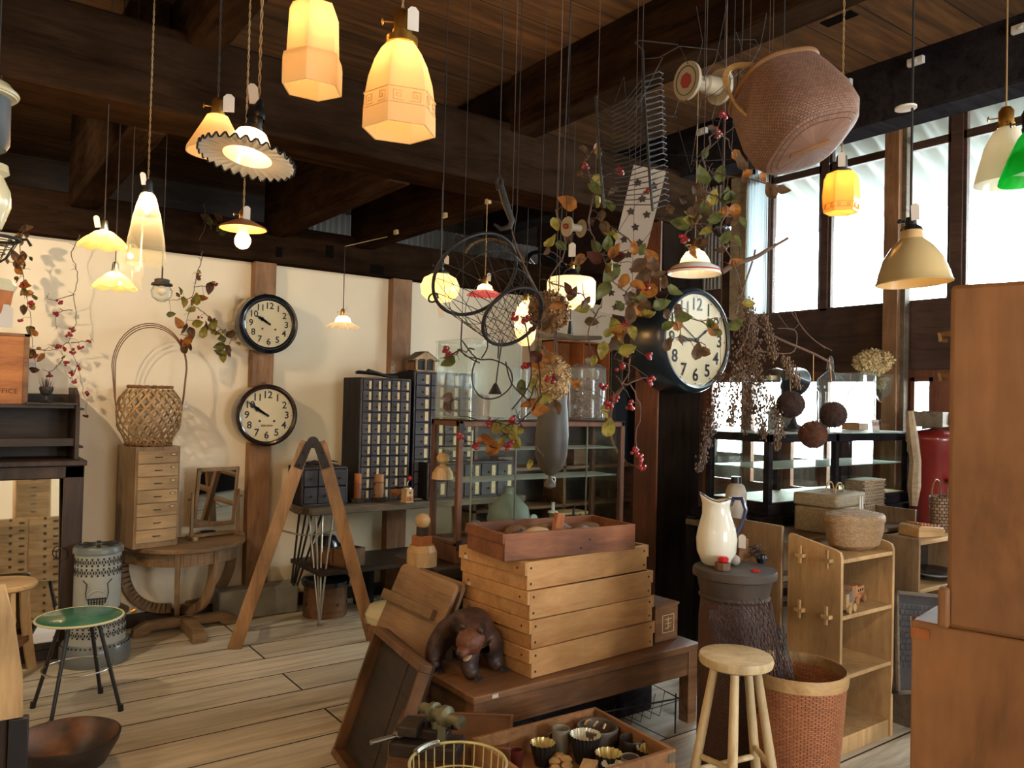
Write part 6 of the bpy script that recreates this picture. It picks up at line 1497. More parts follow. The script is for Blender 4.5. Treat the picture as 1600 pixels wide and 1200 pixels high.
# ---- glassware on the black case ----
def gl(u, prof, label, name, y, n=32, mat='clear_glass', cat='glassware', group=None, v=668, parts=None, z=None):
    c = V((ony(u, v, y).x, y, (z or CZT))); k_ = dep(c)/F; t = T(name, label, cat, c, 0, group)
    G().lathe([(r*k_, q*k_) for r, q in prof], n).done('body', mat, t); return t, k_
ym = CY0+Dp*.5
t, k_ = gl(1160, [(0, 1), (34, 1), (37, 6), (37, 66), (30, 74), (20, 76)], 'wide clear glass jar with a lid at the window case end nearest the pillar', 'wide_glass_jar', ym+.05)
G().lathe([(22*k_, 76*k_), (20*k_, 82*k_), (8*k_, 88*k_), (0, 90*k_)], 32).done('lid', 'clear_glass', t)
t, k_ = gl(1212, [(0, 1), (28, 1), (31, 6), (31, 60), (26, 70), (20, 74), (20, 80)], 'big glass storage jar with a steel lid behind the dark balls', 'storage_jar', ym+.08); G().lathe([(21*k_, 78*k_), (21*k_, 84*k_), (15*k_, 92*k_), (4*k_, 96*k_), (0, 97*k_)], 32).done('lid', 'steel', t)
t = T('desk_lamp', 'dark metal desk lamp with a bell head standing among the glassware', 'lamp', (ony(1240, 668, CY0+.09).x, CY0+.09, CZT)); k_ = dep(t.location)/F
G().lathe([(0, 0), (20*k_, 0), (20*k_, 4*k_), (6*k_, 12*k_), (3*k_, 20*k_), (3*k_, 60*k_), (0, 60*k_)], 28).done('base', 'dark_metal', t)
G().lathe([(0, 34*k_), (10*k_, 30*k_), (14*k_, 16*k_), (24*k_, 0), (25*k_, -3*k_), (22*k_, 0)], 32, m=Matrix.Translation(V((0, 0, 78*k_))) @ Euler((0, R_(-70), R_(10))).to_matrix().to_4x4()).done('head', 'black_enamel', t)
t, k_ = gl(1296, [(0, 1), (10, 1), (16, 6), (17, 60), (22, 66), (22, 70)], 'glass jar with a tall pointed stopper between the balls and the square jar', 'stoppered_jar', ym); G().lathe([(21*k_, 70*k_), (19*k_, 80*k_), (10*k_, 88*k_), (5*k_, 92*k_), (6*k_, 98*k_), (4*k_, 112*k_), (1*k_, 116*k_), (0, 117*k_)], 28).done('stopper', 'clear_glass', t)
t, k_ = gl(1266, [(0, 1), (9, 1), (10, 40), (13, 54), (12, 55), (9, 40), (8, 4)], 'slim tall drinking glass behind the middle dark ball', 'tall_glass', ym-.03)
o = G().bx(-.055, .055, -.06, .06, 0, .045).done('wooden_block', 'bark_wood', bevel=.003); o.location = (ony(1336, 668, ym).x, ym, CZT); tag(o, 'brown wooden block under the square glass jar on the black case', 'block')
gjar(1336, 46, 583, 'square glass accumulator jar on a wooden block on the black case', ym, 'square_glass_jar', z=CZT+.046, v=660)
o = G().bx(-.05, .05, -.04, .04, 0, .04).done('wooden_block', 'grey_wood', bevel=.003); o.location = (ony(1388, 668, ym).x, ym, CZT); tag(o, 'greyish wooden block under the big goblet on the black case', 'block')
t, k_ = gl(1388, [(0, 1), (20, 1), (20, 3), (4, 8), (3, 22), (4, 28), (14, 34), (21, 48), (23, 76), (22.4, 76), (20, 48), (13, 36), (0, 31)], 'large glass goblet holding a dried hydrangea head on the black case', 'glass_goblet', ym, z=CZT+.041, v=655)
GOB = t.location.copy(); GK = k_
o = G().box((0, 0, .035), (.06, .003, .07)).done('notice_card', 'tag_paper'); o.location = (ony(1369, 668, CY0+.05).x, CY0+.05, CZT); o.rotation_euler = (-.15, 0, -.2); tag(o, 'small paper notice with two red prohibition rings on the black case', 'sign')
for x in (-.014, .014): G().ring((0, 0, 0), .011, .0015, 20, m=Matrix.Translation(V((x, -.003, .045))) @ FX).bar((x-.007, -.003, .052), (x+.007, -.003, .038), .002, .001).done('prohibition_ring', 'tag_ring', o)
# drift of small windows side: framed pale picture behind
c = P(1300, 590, 4.75)
# ================= pendant lamps =================
plain('green_enamel', S2(20, 140, 60), .2, coat=.3); plain('red_line', S2(180, 50, 40), .4); plain('orange_in', S2(214, 130, 70), .6)
shade('pink_frill', S2(200, 80, 100), (.8, .3, .35), .4); shade('green_glass', S2(10, 190, 60), (.05, .9, .25), .6)
shade('amber_cut', S2(190, 160, 110), (1, .74, .4), .45, .25)
plain('enamel_beige', S2(170, 152, 112), .2, coat=.3)
def cord_up(g, x, y, z0, top=None, r=.0022, twist=True):
    top = top or CZ
    if twist:
        for ph in (0, pi):
            n = int((top-z0)/.008); g.tube([(x+.0022*cos(i*.9+ph), y+.0022*sin(i*.9+ph), z0+(top-z0)*i/n) for i in range(n+1)], .0016, 4)
    else: g.tube([(x, y, z0), (x, y, top)], r, 6)
def cord_plumb(t, h0, top, mat='cord', **k):
    g2 = G(); Rm = t.rotation_euler.to_matrix().to_4x4(); cord_up(g2, 0, 0, 0, top-(V(t.location)+Rm @ V((0, 0, h0))).z, **k)
    return G().add(g2.v, g2.f, Matrix.Translation(V((0, 0, h0))) @ Rm.inverted()).done('cord', mat, t)
def socket(t, h0, mat='brass', key=True, s=1.0, gallery=None):
    """h0 = bottom of the socket; returns its top"""
    G().lathe([(0, h0+.05*s), (.010*s, h0+.05*s), (.014*s, h0+.044*s), (.0165*s, h0+.04*s), (.0165*s, h0+.012*s), (.019*s, h0+.01*s), (.019*s, h0), (0, h0)], 20).done('socket', mat, t)
    if key:
        k = G().rod((-.014*s, 0, h0+.026*s), (-.034*s, 0, h0+.026*s), .0018*s); k.sph((-.037*s, 0, h0+.026*s), .0075*s, 10, (.35, 1, 1)); k.done('switch_key', mat, t)
    return h0+.05*s
def bulb(t, z, r=.018, power=1.2, col=(1, .6, .26), vis=True, clear=False, fil=False):
    if clear:
        G().lathe([(.010, z+.045), (.012, z+.03), (r, z), (r*.95, z-.015), (r*.6, z-.028), (0, z-.033)], 20).done('bulb', 'amber_glass', t)
        G().tube([(-.006, 0, z+.01), (-.003, 0, z-.01), (0, 0, z+.008), (.003, 0, z-.01), (.006, 0, z+.01)], .0022, 5).done('filament', 'filament', t)
    elif vis: G().sph((0, 0, z), r*.8, 12).done('bulb', 'bulb_glow', t)
    M = t.matrix_basis; p = V(t.location)+V((0, 0, z))
    if power: lamp_light(p, power, col, r*1.05)
def ptag(t, p, rz=0, tilt=0, w=.022, h=.045, ring=True):
    q = G(); tag_paper(q, p, w, h, rz, tilt); o = q.done('price_tag', 'tag_paper', t); return o
def lamp(u, v, D, label, ztop_sock, top=None, name='pendant_lamp', rz=None):
    p = P(u, v, D); return T(name, label, 'lamp', p, FACE(p) if rz is None else rz), F/D
def hexp(r0, z, n=6): return [(r0*cos(2*pi*i/n), r0*sin(2*pi*i/n), z) for i in range(n)]
def hexshade(prof, n=6, rot=0, th=.004):
    g = G(); out = list(prof); inn = [(max(r-th, .001), z) for r, z in reversed(prof)]
    g.lathe(out+inn+[out[0]], n, rot=rot); return g
def meander(g, r, z, h, n=6, rot=0, th=.0012):
    ap = r*cos(pi/n); wd = 2*r*sin(pi/n)
    for i in range(n):
        a = rot+2*pi*(i+.5)/n; M = Matrix.Translation(V((ap*cos(a), ap*sin(a), z))) @ rotz(a+pi/2) @ FX
        for s in (-1, 1):
            o = s*wd*.24; k = h*.42; q = [(o-s*k, -k), (o+s*k*.9, -k), (o+s*k*.9, k*.8), (o-s*k*.6, k*.8), (o-s*k*.6, -k*.4), (o+s*k*.3, -k*.4), (o+s*k*.3, k*.2), (o-s*k*.1, k*.2)]
            g.tube([M @ V((x, y, 0)) for x, y in q], th, 4)
        for yy in (-h*.62, h*.62): g.tube([M @ V((-wd*.47, yy, 0)), M @ V((wd*.47, yy, 0))], th, 4)
# A: large hexagonal bell
def lampA(u, v0, v1, w_px, D, label, power, prof, mname='milk_warm', mea=None, rot=0, top=None, sock='brass', tagp=None, sockm=None, n=6, gal=True):
    p = P(u, v0, D); s = F/D; t = T('pendant_lamp', label, 'lamp', p, FACE(p)); W = w_px/s/2; H = (v1-v0)/s
    pr = [(r*W, -k*H) for k, r in prof]
    g = hexshade(pr, n, rot) if n < 20 else hexshade(pr, n)
    g.done('shade', mname, t, ang=25)
    if mea: m_ = G(); meander(m_, mea[1]*W*1.01, -mea[0]*H, mea[2]*H, n, rot); m_.done('key_pattern_relief', mname, t)
    if gal: G().lathe([(.001, .006), (pr[0][0]*.8, .006), (pr[0][0]*1.12, .002), (pr[0][0]*1.12, -.01), (pr[0][0]*1.02, -.012)], 28).done('shade_holder', sock, t)
    ht = socket(t, .006, sock)
    bulb(t, -.25*H, .02, power)
    g = G(); cord_up(g, 0, 0, ht, (top or CZ)-p.z); g.done('cord', 'cord', t)
    if tagp: ptag(t, *tagp)
    return t
bell = [(0, .38), (.06, .42), (.12, .55), (.25, .72), (.45, .88), (.65, .96), (.82, .99), (1, 1.0)]
lampA(628, 62, 208, 116, 1.5, 'large hexagonal milk-glass bell lamp with a key-pattern band and brass socket, lit', 1.5, bell, mea=(.72, .985, .13), rot=R_(12), tagp=((.02, -.02, .055), 0, .3))
cylp = [(0, .42), (.03, .72), (.12, .82), (.62, .88), (.63, .97), (.7, 1.0), (.98, 1.0), (1, .99)]
lampA(492, 8, 142, 96, 1.56, 'hexagonal milk-glass lamp with a stepped lower band cut by the top of the view', 1.3, cylp, rot=R_(18))
# C cone
p = P(340, 182, 2.2); t = T('pendant_lamp', 'small plain conical milk-glass lamp behind the frilled black-rimmed one', 'lamp', p, FACE(p)); s = F/2.2
G().lathe([(16/s, 0), (20/s, -8/s), (44/s, -52/s), (45/s, -58/s), (43/s, -58/s), (18/s, -8/s), (14/s, 0)], 40).done('shade', 'milk_warm', t)
ht = socket(t, 0); bulb(t, -.02, .016, 1.6); g = G(); cord_up(g, 0, 0, ht, CZ-p.z); g.done('cord', 'dark_cord', t); ptag(t, (.028, -.02, .06), 0, -.2, .03, .05)
# D frilled with black rim
p = P(395, 205, 1.72); t = T('pendant_lamp', 'milk-glass lamp with a wide wavy frill edged in black', 'lamp', p, 0, None, (R_(-7), R_(9), FACE(p))); s = F/1.72
fr = lambda a, z: 1+(.03*sin(30*a) if z < -.058 else 0)
k_ = 1/s
def frill(R0, R1, z0, z1, n=30, amp=.05, steps=180, th=0):
    g = G(); vs = []; fs = []; m = 7
    for j in range(m+1):
        q = j/m
        for i in range(steps):
            a = 2*pi*i/steps; r = R0+(R1-R0)*q; z = z0+(z1-z0)*q**1.3+amp*R1*q**1.5*sin(n*a)
            vs.append((r*cos(a), r*sin(a), z))
    for j in range(m):
        for i in range(steps): i2 = (i+1) % steps; fs.append((j*steps+i, j*steps+i2, (j+1)*steps+i2, (j+1)*steps+i))
    g.add(vs, fs); rim = [vs[m*steps+i] for i in range(steps)]
    return g, rim
G().lathe([(14*k_, 0), (22*k_, -4*k_), (31*k_, -20*k_), (36*k_, -40*k_), (37*k_, -44*k_)], 40).done('dome', 'milk_warm', t)
g, rim = frill(37*k_, 73*k_, -44*k_, -46*k_, 30, .055); fo = g.done('frill', 'milk_white', t); G().tube(rim, .0022, 5, closed=True).done('black_rim', 'black_enamel', fo)
ht = socket(t, 0, 'black_paint', False, 1.0); G().lathe([(0, .075), (.008, .075), (.012, .06), (.02, .045), (.02, .03)], 16).done('socket_cap', 'black_paint', t)
bulb(t, -.028, .02, 1.5); cord_plumb(t, .07, CZ); ptag(t, (-.02, -.015, .1), .3, .35)
# E flat wooden saucer + clear bulb
p = P(380, 352, 2.6); t = T('pendant_lamp', 'flat saucer-shaped lamp with a bare glowing bulb below the frilled lamps', 'lamp', p, FACE(p)); k_ = 2.6/F
G().lathe([(6*k_, 10*k_), (12*k_, 8*k_), (34*k_, -3*k_), (36*k_, -6*k_), (35*k_, -6.5*k_), (0, 3*k_)], 40).done('shade', 'wood_shade', t)
ht = socket(t, 6*k_, 'brass', True, .8); bulb(t, -22*k_, 12.5*k_, 4.0, clear=True); g = G(); cord_up(g, 0, 0, ht, CZ-p.z); g.done('cord', 'cord', t); ptag(t, (.01, -.02, .06), 0, 0)
# F tall clear bell
p = P(231, 302, 2.9); t = T('pendant_lamp', 'tall clear glass bell lamp with a bright pointed bulb, hanging before the cream wall', 'lamp', p, FACE(p)); k_ = 2.9/F
G().lathe([(9*k_, 0), (12*k_, -6*k_), (20*k_, -35*k_), (27*k_, -75*k_), (29*k_, -112*k_), (28.4*k_, -112*k_), (26*k_, -75*k_), (19*k_, -35*k_)], 40).done('shade', 'amber_glass', t)
ht = socket(t, 0, 'dark_metal', False); G().lathe([(7*k_, -2*k_), (9*k_, -14*k_), (5*k_, -26*k_), (0, -34*k_)], 20).done('bulb', 'bulb_glow', t); lamp_light(p+V((0, 0, -.045)), 12, r=.03); g = G(); cord_up(g, 0, 0, ht, CZ-p.z); g.done('cord', 'cord', t); ptag(t, (-.02, -.02, .07), .2, .5)
# G clear cylinder
p = P(204, 385, 3.3); t = T('pendant_lamp', 'clear glass bottle-shaped lamp half behind the tall bell lamp', 'lamp', p, FACE(p)); k_ = 3.3/F
G().lathe([(6*k_, 4*k_), (10*k_, 0), (17*k_, -8*k_), (19*k_, -25*k_), (19*k_, -64*k_), (18.5*k_, -65*k_)], 36).done('shade', 'amber_glass', t); ht = socket(t, 3*k_, 'dark_metal', False, .8); bulb(t, -.04, .014, 1.2); g = G(); cord_up(g, 0, 0, ht, CZ-p.z, twist=False); g.done('cord', 'dark_cord', t)
# H, I pressed-glass saucers
for u, v, D, w_, lb in ((163, 360, 3.05, 38, 'pressed-glass saucer lamp with diamond pattern, the upper of the two, lit'), (180, 425, 3.35, 33, 'pressed-glass saucer lamp with diamond pattern, the lower of the two, lit')):
    p = P(u, v, D); k_ = D/F; t = T('pendant_lamp', lb, 'lamp', p, FACE(p))
    g, rim = frill(22*k_*w_/38, w_*k_, -10*k_, -26*k_, 8, .05, 96); g.done('rim', 'amber_cut', t)
    g = G().lathe([(6*k_, 0), (14*k_*w_/38, -3*k_), (22*k_*w_/38, -10*k_)], 32); g.done('crown', 'amber_cut', t)
    g = G()
    for i in range(16):
        for sg in (-1, 1):
            a = 2*pi*i/16; g.tube([((10+q*22)*k_*w_/38*cos(a+sg*q*.5), (10+q*22)*k_*w_/38*sin(a+sg*q*.5), (-1.5-q**1.4*20)*k_) for q in (0, .33, .66, 1)], .0016, 4)
    g.done('diamond_pattern', 'amber_glass', t)
    ht = socket(t, 1*k_, 'steel', False, .8); bulb(t, -13*k_, .018, 4.5); g = G(); cord_up(g, 0, 0, ht, CZ-p.z, twist=False); g.done('cord', 'dark_cord', t)
    if u == 163: ptag(t, (-.03, -.02, .05), .2, .4)
# J little lantern globe
p = P(253, 447, 3.5); k_ = 3.5/F; t = T('lantern_lamp', 'little unlit lantern with a milky glass globe and pierced metal collar', 'lamp', p, FACE(p))
G().lathe([(12*k_, 0), (16*k_, -8*k_), (14*k_, -18*k_), (6*k_, -24*k_), (0, -25*k_)], 28).done('globe', 'clear_glass', t); G().lathe([(16*k_, 1*k_), (15*k_, 4*k_), (11*k_, 5*k_), (11*k_, 10*k_), (8*k_, 11*k_), (0, 11*k_)], 28).done('collar', 'iron', t)
G().sph((0, 0, -.02), .022, 14).done('inner_shade', 'milk_white', t)
g = G(); g.tube([(0, 0, 11*k_), (0, 0, 11*k_+.06)], .004, 6); cord_up(g, 0, 0, 11*k_+.06, CZ-p.z, twist=False); g.done('cord', 'dark_cord', t)
# K pleated lamp at the wall
def pleated(u, v, D, wpx, label, mdome, mfrill, power, cordm='dark_cord', name='pendant_lamp', top=None, tg=True, ztop=None, hd=17, bowl=True):
    p = P(u, v, D); k_ = D/F; t = T(name, label, 'lamp', p, FACE(p)); W = wpx/2
    G().lathe([(6*k_, 0), (W*.38*k_, -3*k_), (W*.48*k_, -10*k_)], 32).done('dome', mdome, t)
    g, rim = frill(W*.48*k_, W*k_, -10*k_, -18*k_, 28, .035, 168); g.done('frill', mfrill, t)
    ht = socket(t, 0, 'brass', True, .9); bulb(t, -8*k_, .015, power); g = G(); cord_up(g, 0, 0, ht, (top or CZ)-p.z, twist=False, r=.003); g.done('cord', cordm, t)
    if tg: ptag(t, (.02, -.015, .06), 0, .1)
    return t
pleated(536, 494, 4.85, 54, 'small pleated milk-glass lamp hanging close to the white wall between the posts', 'milk_warm', 'milk_white', 2.2, top=ony(539, 411, 5.1).z)
g = G(); a = ony(539, 411, 5.07); b = ony(622, 366, 5.0); 
pk = P(536, 494, 4.85); g.tube([V((pk.x, pk.y, ony(539, 411, 5.1).z)), b], .003, 5); o = g.done('guide_cord', 'cord'); tag(o, 'cord slung from the joist to the small pleated lamp', 'cord')
# L globe
p = P(688, 427, 4.05); k_ = 4.05/F; t = T('pendant_lamp', 'squat yellow globe lamp hanging behind the wire basket', 'lamp', p, FACE(p))
G().lathe([(11*k_, 1*k_), (14*k_, -2*k_), (25*k_, -8*k_), (30.5*k_, -20*k_), (28*k_, -34*k_), (18*k_, -43*k_), (8*k_, -45*k_), (0, -45*k_)], 40).done('shade', 'milk_yellow', t)
G().lathe([(0, 6*k_), (9*k_, 5*k_), (14*k_, 0), (14*k_, -3*k_)], 24).done('shade_holder', 'black_paint', t); ht = socket(t, 4*k_, 'black_paint', True); bulb(t, -20*k_, .03, 1.6); g = G(); cord_up(g, 0, 0, ht, CZ-p.z, twist=False, r=.0035); g.done('cord', 'dark_cord', t); ptag(t, (.03, -.02, .09), 0, -.3, .025, .045); ptag(t, (-.0, -.02, -.16), .2, .0, .03, .07)
pleated(758, 444, 4.35, 56, 'small amber lamp with a pink frilled edge behind the wire basket', 'milk_warm', 'pink_frill', 1.8, 'cord')
# N drum
p = P(893, 434, 3.95); k_ = 3.95/F; t = T('pendant_lamp', 'white drum-shaped milk-glass lamp with black cap and tassel behind the vines', 'lamp', p, FACE(p))
G().lathe([(16*k_, 1*k_), (34*k_, -1*k_), (38*k_, -6*k_), (38*k_, -38*k_), (35*k_, -45*k_), (20*k_, -48*k_), (0, -49*k_)], 44).done('shade', 'milk_white', t)
G().lathe([(0, 14*k_), (8*k_, 13*k_), (12*k_, 6*k_), (17*k_, 3*k_), (17*k_, 0)], 28).done('cap', 'black_paint', t); socket(t, 14*k_, 'brass', True, .8); bulb(t, -22*k_, .03, 1.0)
g = G(); g.rod((0, 0, -49*k_), (0, 0, -66*k_), .003); g.lathe([(0, -66*k_), (3*k_, -68*k_), (5*k_, -88*k_), (0, -88*k_)], 10); g.done('tassel', 'black_paint', t)
g = G(); cord_up(g, 0, 0, 14*k_+.04, CZ-p.z, twist=False); g.done('cord', 'dark_cord', t); ptag(t, (.0, -.03, .17), 0, -.1, .035, .07)
# T lit lamp behind hydrangea
p = P(822, 470, 4.6); k_ = 4.6/F; t = T('pendant_lamp', 'bright long milk-glass lamp glowing behind the upper dried hydrangea', 'lamp', p, FACE(p))
G().lathe([(5*k_, 0), (14*k_, -10*k_), (18*k_, -30*k_), (15*k_, -60*k_), (8*k_, -70*k_), (0, -70*k_)], 32).done('shade', 'milk_warm', t); socket(t, 0); bulb(t, -26*k_, .03, 3); g = G(); cord_up(g, 0, 0, .04, CZ-p.z, twist=False); g.done('cord', 'dark_cord', t)
# O enamel with red line
p = P(1086, 398, 3.3); k_ = 3.3/F; t = T('pendant_lamp', 'white enamel saucer lamp with a red rim line above the big clock', 'lamp', p, FACE(p))
G().lathe([(5*k_, 8*k_), (14*k_, 4*k_), (21*k_, -6*k_), (24*k_, -14*k_)], 36).done('dome', 'milk_warm', t); G().lathe([(24*k_, -14*k_), (36*k_, -20*k_), (42*k_, -28*k_), (41*k_, -31*k_), (24*k_, -15*k_)], 40).done('brim', 'enamel_white', t)
G().ring((0, 0, -26.5*k_), 41.4*k_, .003, 48).done('red_line', 'red_line', t); socket(t, 6*k_, 'brass'); bulb(t, -6*k_, .02, 1.1); g = G(); cord_up(g, 0, 0, 8*k_+.04, CZ-p.z, twist=False); g.done('cord', 'cord', t)
# P hexagonal small
pp = [(0, .5), (.05, .78), (.2, .93), (.6, 1.0), (.85, .98), (1, .92)]
lampA(1315, 268, 333, 56, 2.5, 'small hexagonal amber milk-glass lamp with a key-pattern edge hanging before the windows', 2.0, pp, mname='milk_yellow', mea=(.86, .97, .1), rot=R_(10), top=2.92, sock='dark_metal', tagp=((.0, -.02, .055), 0, .1))
# Q large enamel
p = P(1424, 360, 2.35); k_ = 2.35/F; t = T('pendant_lamp', 'large beige enamel dome lamp with a dark neck hanging before the windows', 'lamp', p, 0, None, (0, R_(-3), FACE(p)))
G().lathe([(15*k_, 0), (17*k_, -14*k_), (30*k_, -26*k_), (43*k_, -45*k_), (51*k_, -68*k_), (54*k_, -80*k_), (56*k_, -82*k_), (54*k_, -84*k_), (50*k_, -70*k_), (42*k_, -47*k_), (29*k_, -28*k_), (15*k_, -14*k_)], 48).done('shade', 'enamel_beige', t)
G().lathe([(15.2*k_, 0), (17.2*k_, -14*k_), (15*k_, 0)], 40).done('amber_neck', 'milk_warm', t)
G().lathe([(0, 22*k_), (8*k_, 20*k_), (9*k_, 8*k_), (15*k_, 4*k_), (17*k_, -1*k_)], 28).rod((-5*k_, 0, 14*k_), (-16*k_, 0, 16*k_), 2*k_).sph((-16*k_, 0, 16*k_), 4*k_, 10).done('neck', 'black_paint', t); bulb(t, -16*k_, .02, 1.5)
g = G(); g.lathe([(0, 196*k_), (16*k_, 196*k_), (16*k_, 193*k_), (0, 192*k_)], 24); g.done('rosette', 'ceramic', t); cord_plumb(t, 20*k_, CZ, 'dark_cord', twist=False, r=.004); ptag(t, (.012, -.02, .075), 0, 0, .022, .05)
# R white bell and S green shade at the right edge
p = P(1572, 200, 1.9); k_ = 1.9/F; t = T('pendant_lamp', 'white milk-glass bell lamp beside the green one', 'lamp', p, FACE(p))
G().lathe([(10*k_, 0), (18*k_, -6*k_), (30*k_, -30*k_), (40*k_, -70*k_), (44*k_, -88*k_)], 36).done('shade', 'milk_white', t); socket(t, 0, 'brass'); g = G(); cord_up(g, 0, 0, .04, 2.92-p.z, twist=False); g.done('cord', 'cord', t)
p = P(1612, 205, 1.8); k_ = 1.8/F; t = T('pendant_lamp', 'green glass lamp cut off by the right edge of the view', 'lamp', p, 0, None, (0, R_(-8), FACE(p)))
G().lathe([(12*k_, 0), (20*k_, -8*k_), (36*k_, -34*k_), (54*k_, -68*k_), (56*k_, -74*k_), (52*k_, -68*k_), (34*k_, -34*k_)], 40).done('shade', 'green_glass', t); socket(t, 0, 'black_paint'); cord_plumb(t, .04, CZ, twist=False)
# lamps at the left edge
p = P(-34, 140, 1.5); k_ = 1.5/F; t = T('pendant_lamp', 'cream ringed enamel lamp with a dark blue-grey body at the left edge, topmost there', 'lamp', p, FACE(p))
G().lathe([(20*k_, 20*k_), (44*k_, 12*k_), (54*k_, 0), (52*k_, -8*k_), (44*k_, -10*k_)], 40).ring((0, 0, -2*k_), 52*k_, 4*k_, 40).done('ring', 'enamel_cream', t); plain('slate', S2(58, 66, 74), .5); G().lathe([(44*k_, -10*k_), (45*k_, -80*k_), (40*k_, -90*k_), (0, -90*k_)], 40).done('body', 'slate', t); g = G(); cord_up(g, 0, 0, 20*k_, CZ-p.z, twist=False); g.done('cord', 'cord', t)
p = P(-22, 260, 1.6); k_ = 1.6/F; t = T('pendant_lamp', 'cream porcelain lamp holder hanging at the left edge under the dark lamp', 'lamp', p, FACE(p))
G().lathe([(0, 10*k_), (30*k_, 4*k_), (32*k_, -8*k_), (24*k_, -14*k_), (34*k_, -36*k_), (36*k_, -60*k_), (24*k_, -96*k_), (0, -100*k_)], 36).done('body', 'enamel_cream', t); g = G(); cord_up(g, 0, 0, 8*k_, .36, twist=False); g.done('cord', 'cord', t)
p = P(-12, 372, 1.9); k_ = 1.9/F; t = T('mesh_strainer', 'dark wire strainer hanging at the left edge above the price tag', 'strainer', p, FACE(p))
g = G()
for i in range(14): a = pi*i/14*2; g.tube([(0, 0, -46*k_), (20*k_*cos(a), 20*k_*sin(a), -30*k_), (36*k_*cos(a), 36*k_*sin(a), 0)], .0012, 4)
for q in (.3, .5, .7, .9): g.ring((0, 0, -46*k_+46*k_*q), 36*k_*q, .0012, 28, 4)
g.ring((0, 0, 0), 37*k_, .004, 36); g.tube([(30*k_, 0, 0), (46*k_, 0, 4*k_), (52*k_, 0, -6*k_)], .004, 6); g.done('body', 'iron', t); g = G(); cord_up(g, 0, 0, 0, .6, twist=False); g.done('cord', 'dark_cord', t)
p = P(-10, 440, 1.9); k_ = 1.9/F; t = T('coffee_grinder', 'cream rimmed grinder with a dark red body hanging at the left edge', 'grinder', p, FACE(p))
G().lathe([(0, 6*k_), (26*k_, 4*k_), (32*k_, -6*k_), (28*k_, -14*k_)], 32).done('rim', 'enamel_cream', t); G().lathe([(27*k_, -14*k_), (22*k_, -50*k_), (10*k_, -64*k_), (0, -66*k_)], 32).done('body', 'cherry', t); ptag(t, (17*k_, -.03, -36*k_), 0, -.15, .03, .055); g = G(); cord_up(g, 0, 0, 5*k_, .5, twist=False); g.done('cord', 'dark_cord', t)
# warm spotlight clamped to the main beam, outside the view, that throws the twig shadows on the cream wall
sp0 = V((-.55, 3.72, 2.72)); t = T('ceiling_spotlight', 'small dark spotlight on the main beam aimed at the cream wall', 'lamp', sp0); dr = (V((.95, WY, 1.5))-sp0).normalized()
G().lathe([(0, -.09), (.03, -.085), (.035, -.02), (.045, 0)], 20, m=align(dr)).rod((0, 0, 0), (0, -.05, .1), .008).done('housing', 'black_paint', t)
l = bpy.data.lights.new('spot', 'SPOT'); l.energy = 52; l.color = (1, .78, .5); l.spot_size = R_(95); l.spot_blend = .6; l.shadow_soft_size = .012; o = bpy.data.objects.new('spot_light', l); COL.objects.link(o); o.location = sp0+dr*.01; o.rotation_euler = (-dr).to_track_quat('Z', 'Y').to_euler()
# added fill lamps, out of view, that brighten the goods
for x, y, pw, wh in ((-1.2, .4, 24, 'beside the viewer on the lamp side'), (.7, -1.2, 26, 'before the plan chest behind the viewer'), (2.4, .3, 15, 'near the large stacked boxes'), (-1.7, 2.6, 16, 'beyond the mirrored cabinet side of the shop')):
    p = V((x, y, 2.2)); t = T('pendant_lamp', 'added unseen white enamel fill lamp '+wh, 'lamp', p)
    G().lathe([(.02, .08), (.05, .06), (.14, 0), (.15, -.01), (.13, 0), (.04, .055)], 32).done('shade', 'enamel_white', t); G().sph((0, 0, 0), .03, 14).done('bulb', 'bulb_glow', t); g = G(); cord_up(g, 0, 0, .08, CZ-p.z, twist=False); g.done('cord', 'dark_cord', t); lamp_light(p+V((0, 0, -.04)), pw, (1, .8, .58), .06)
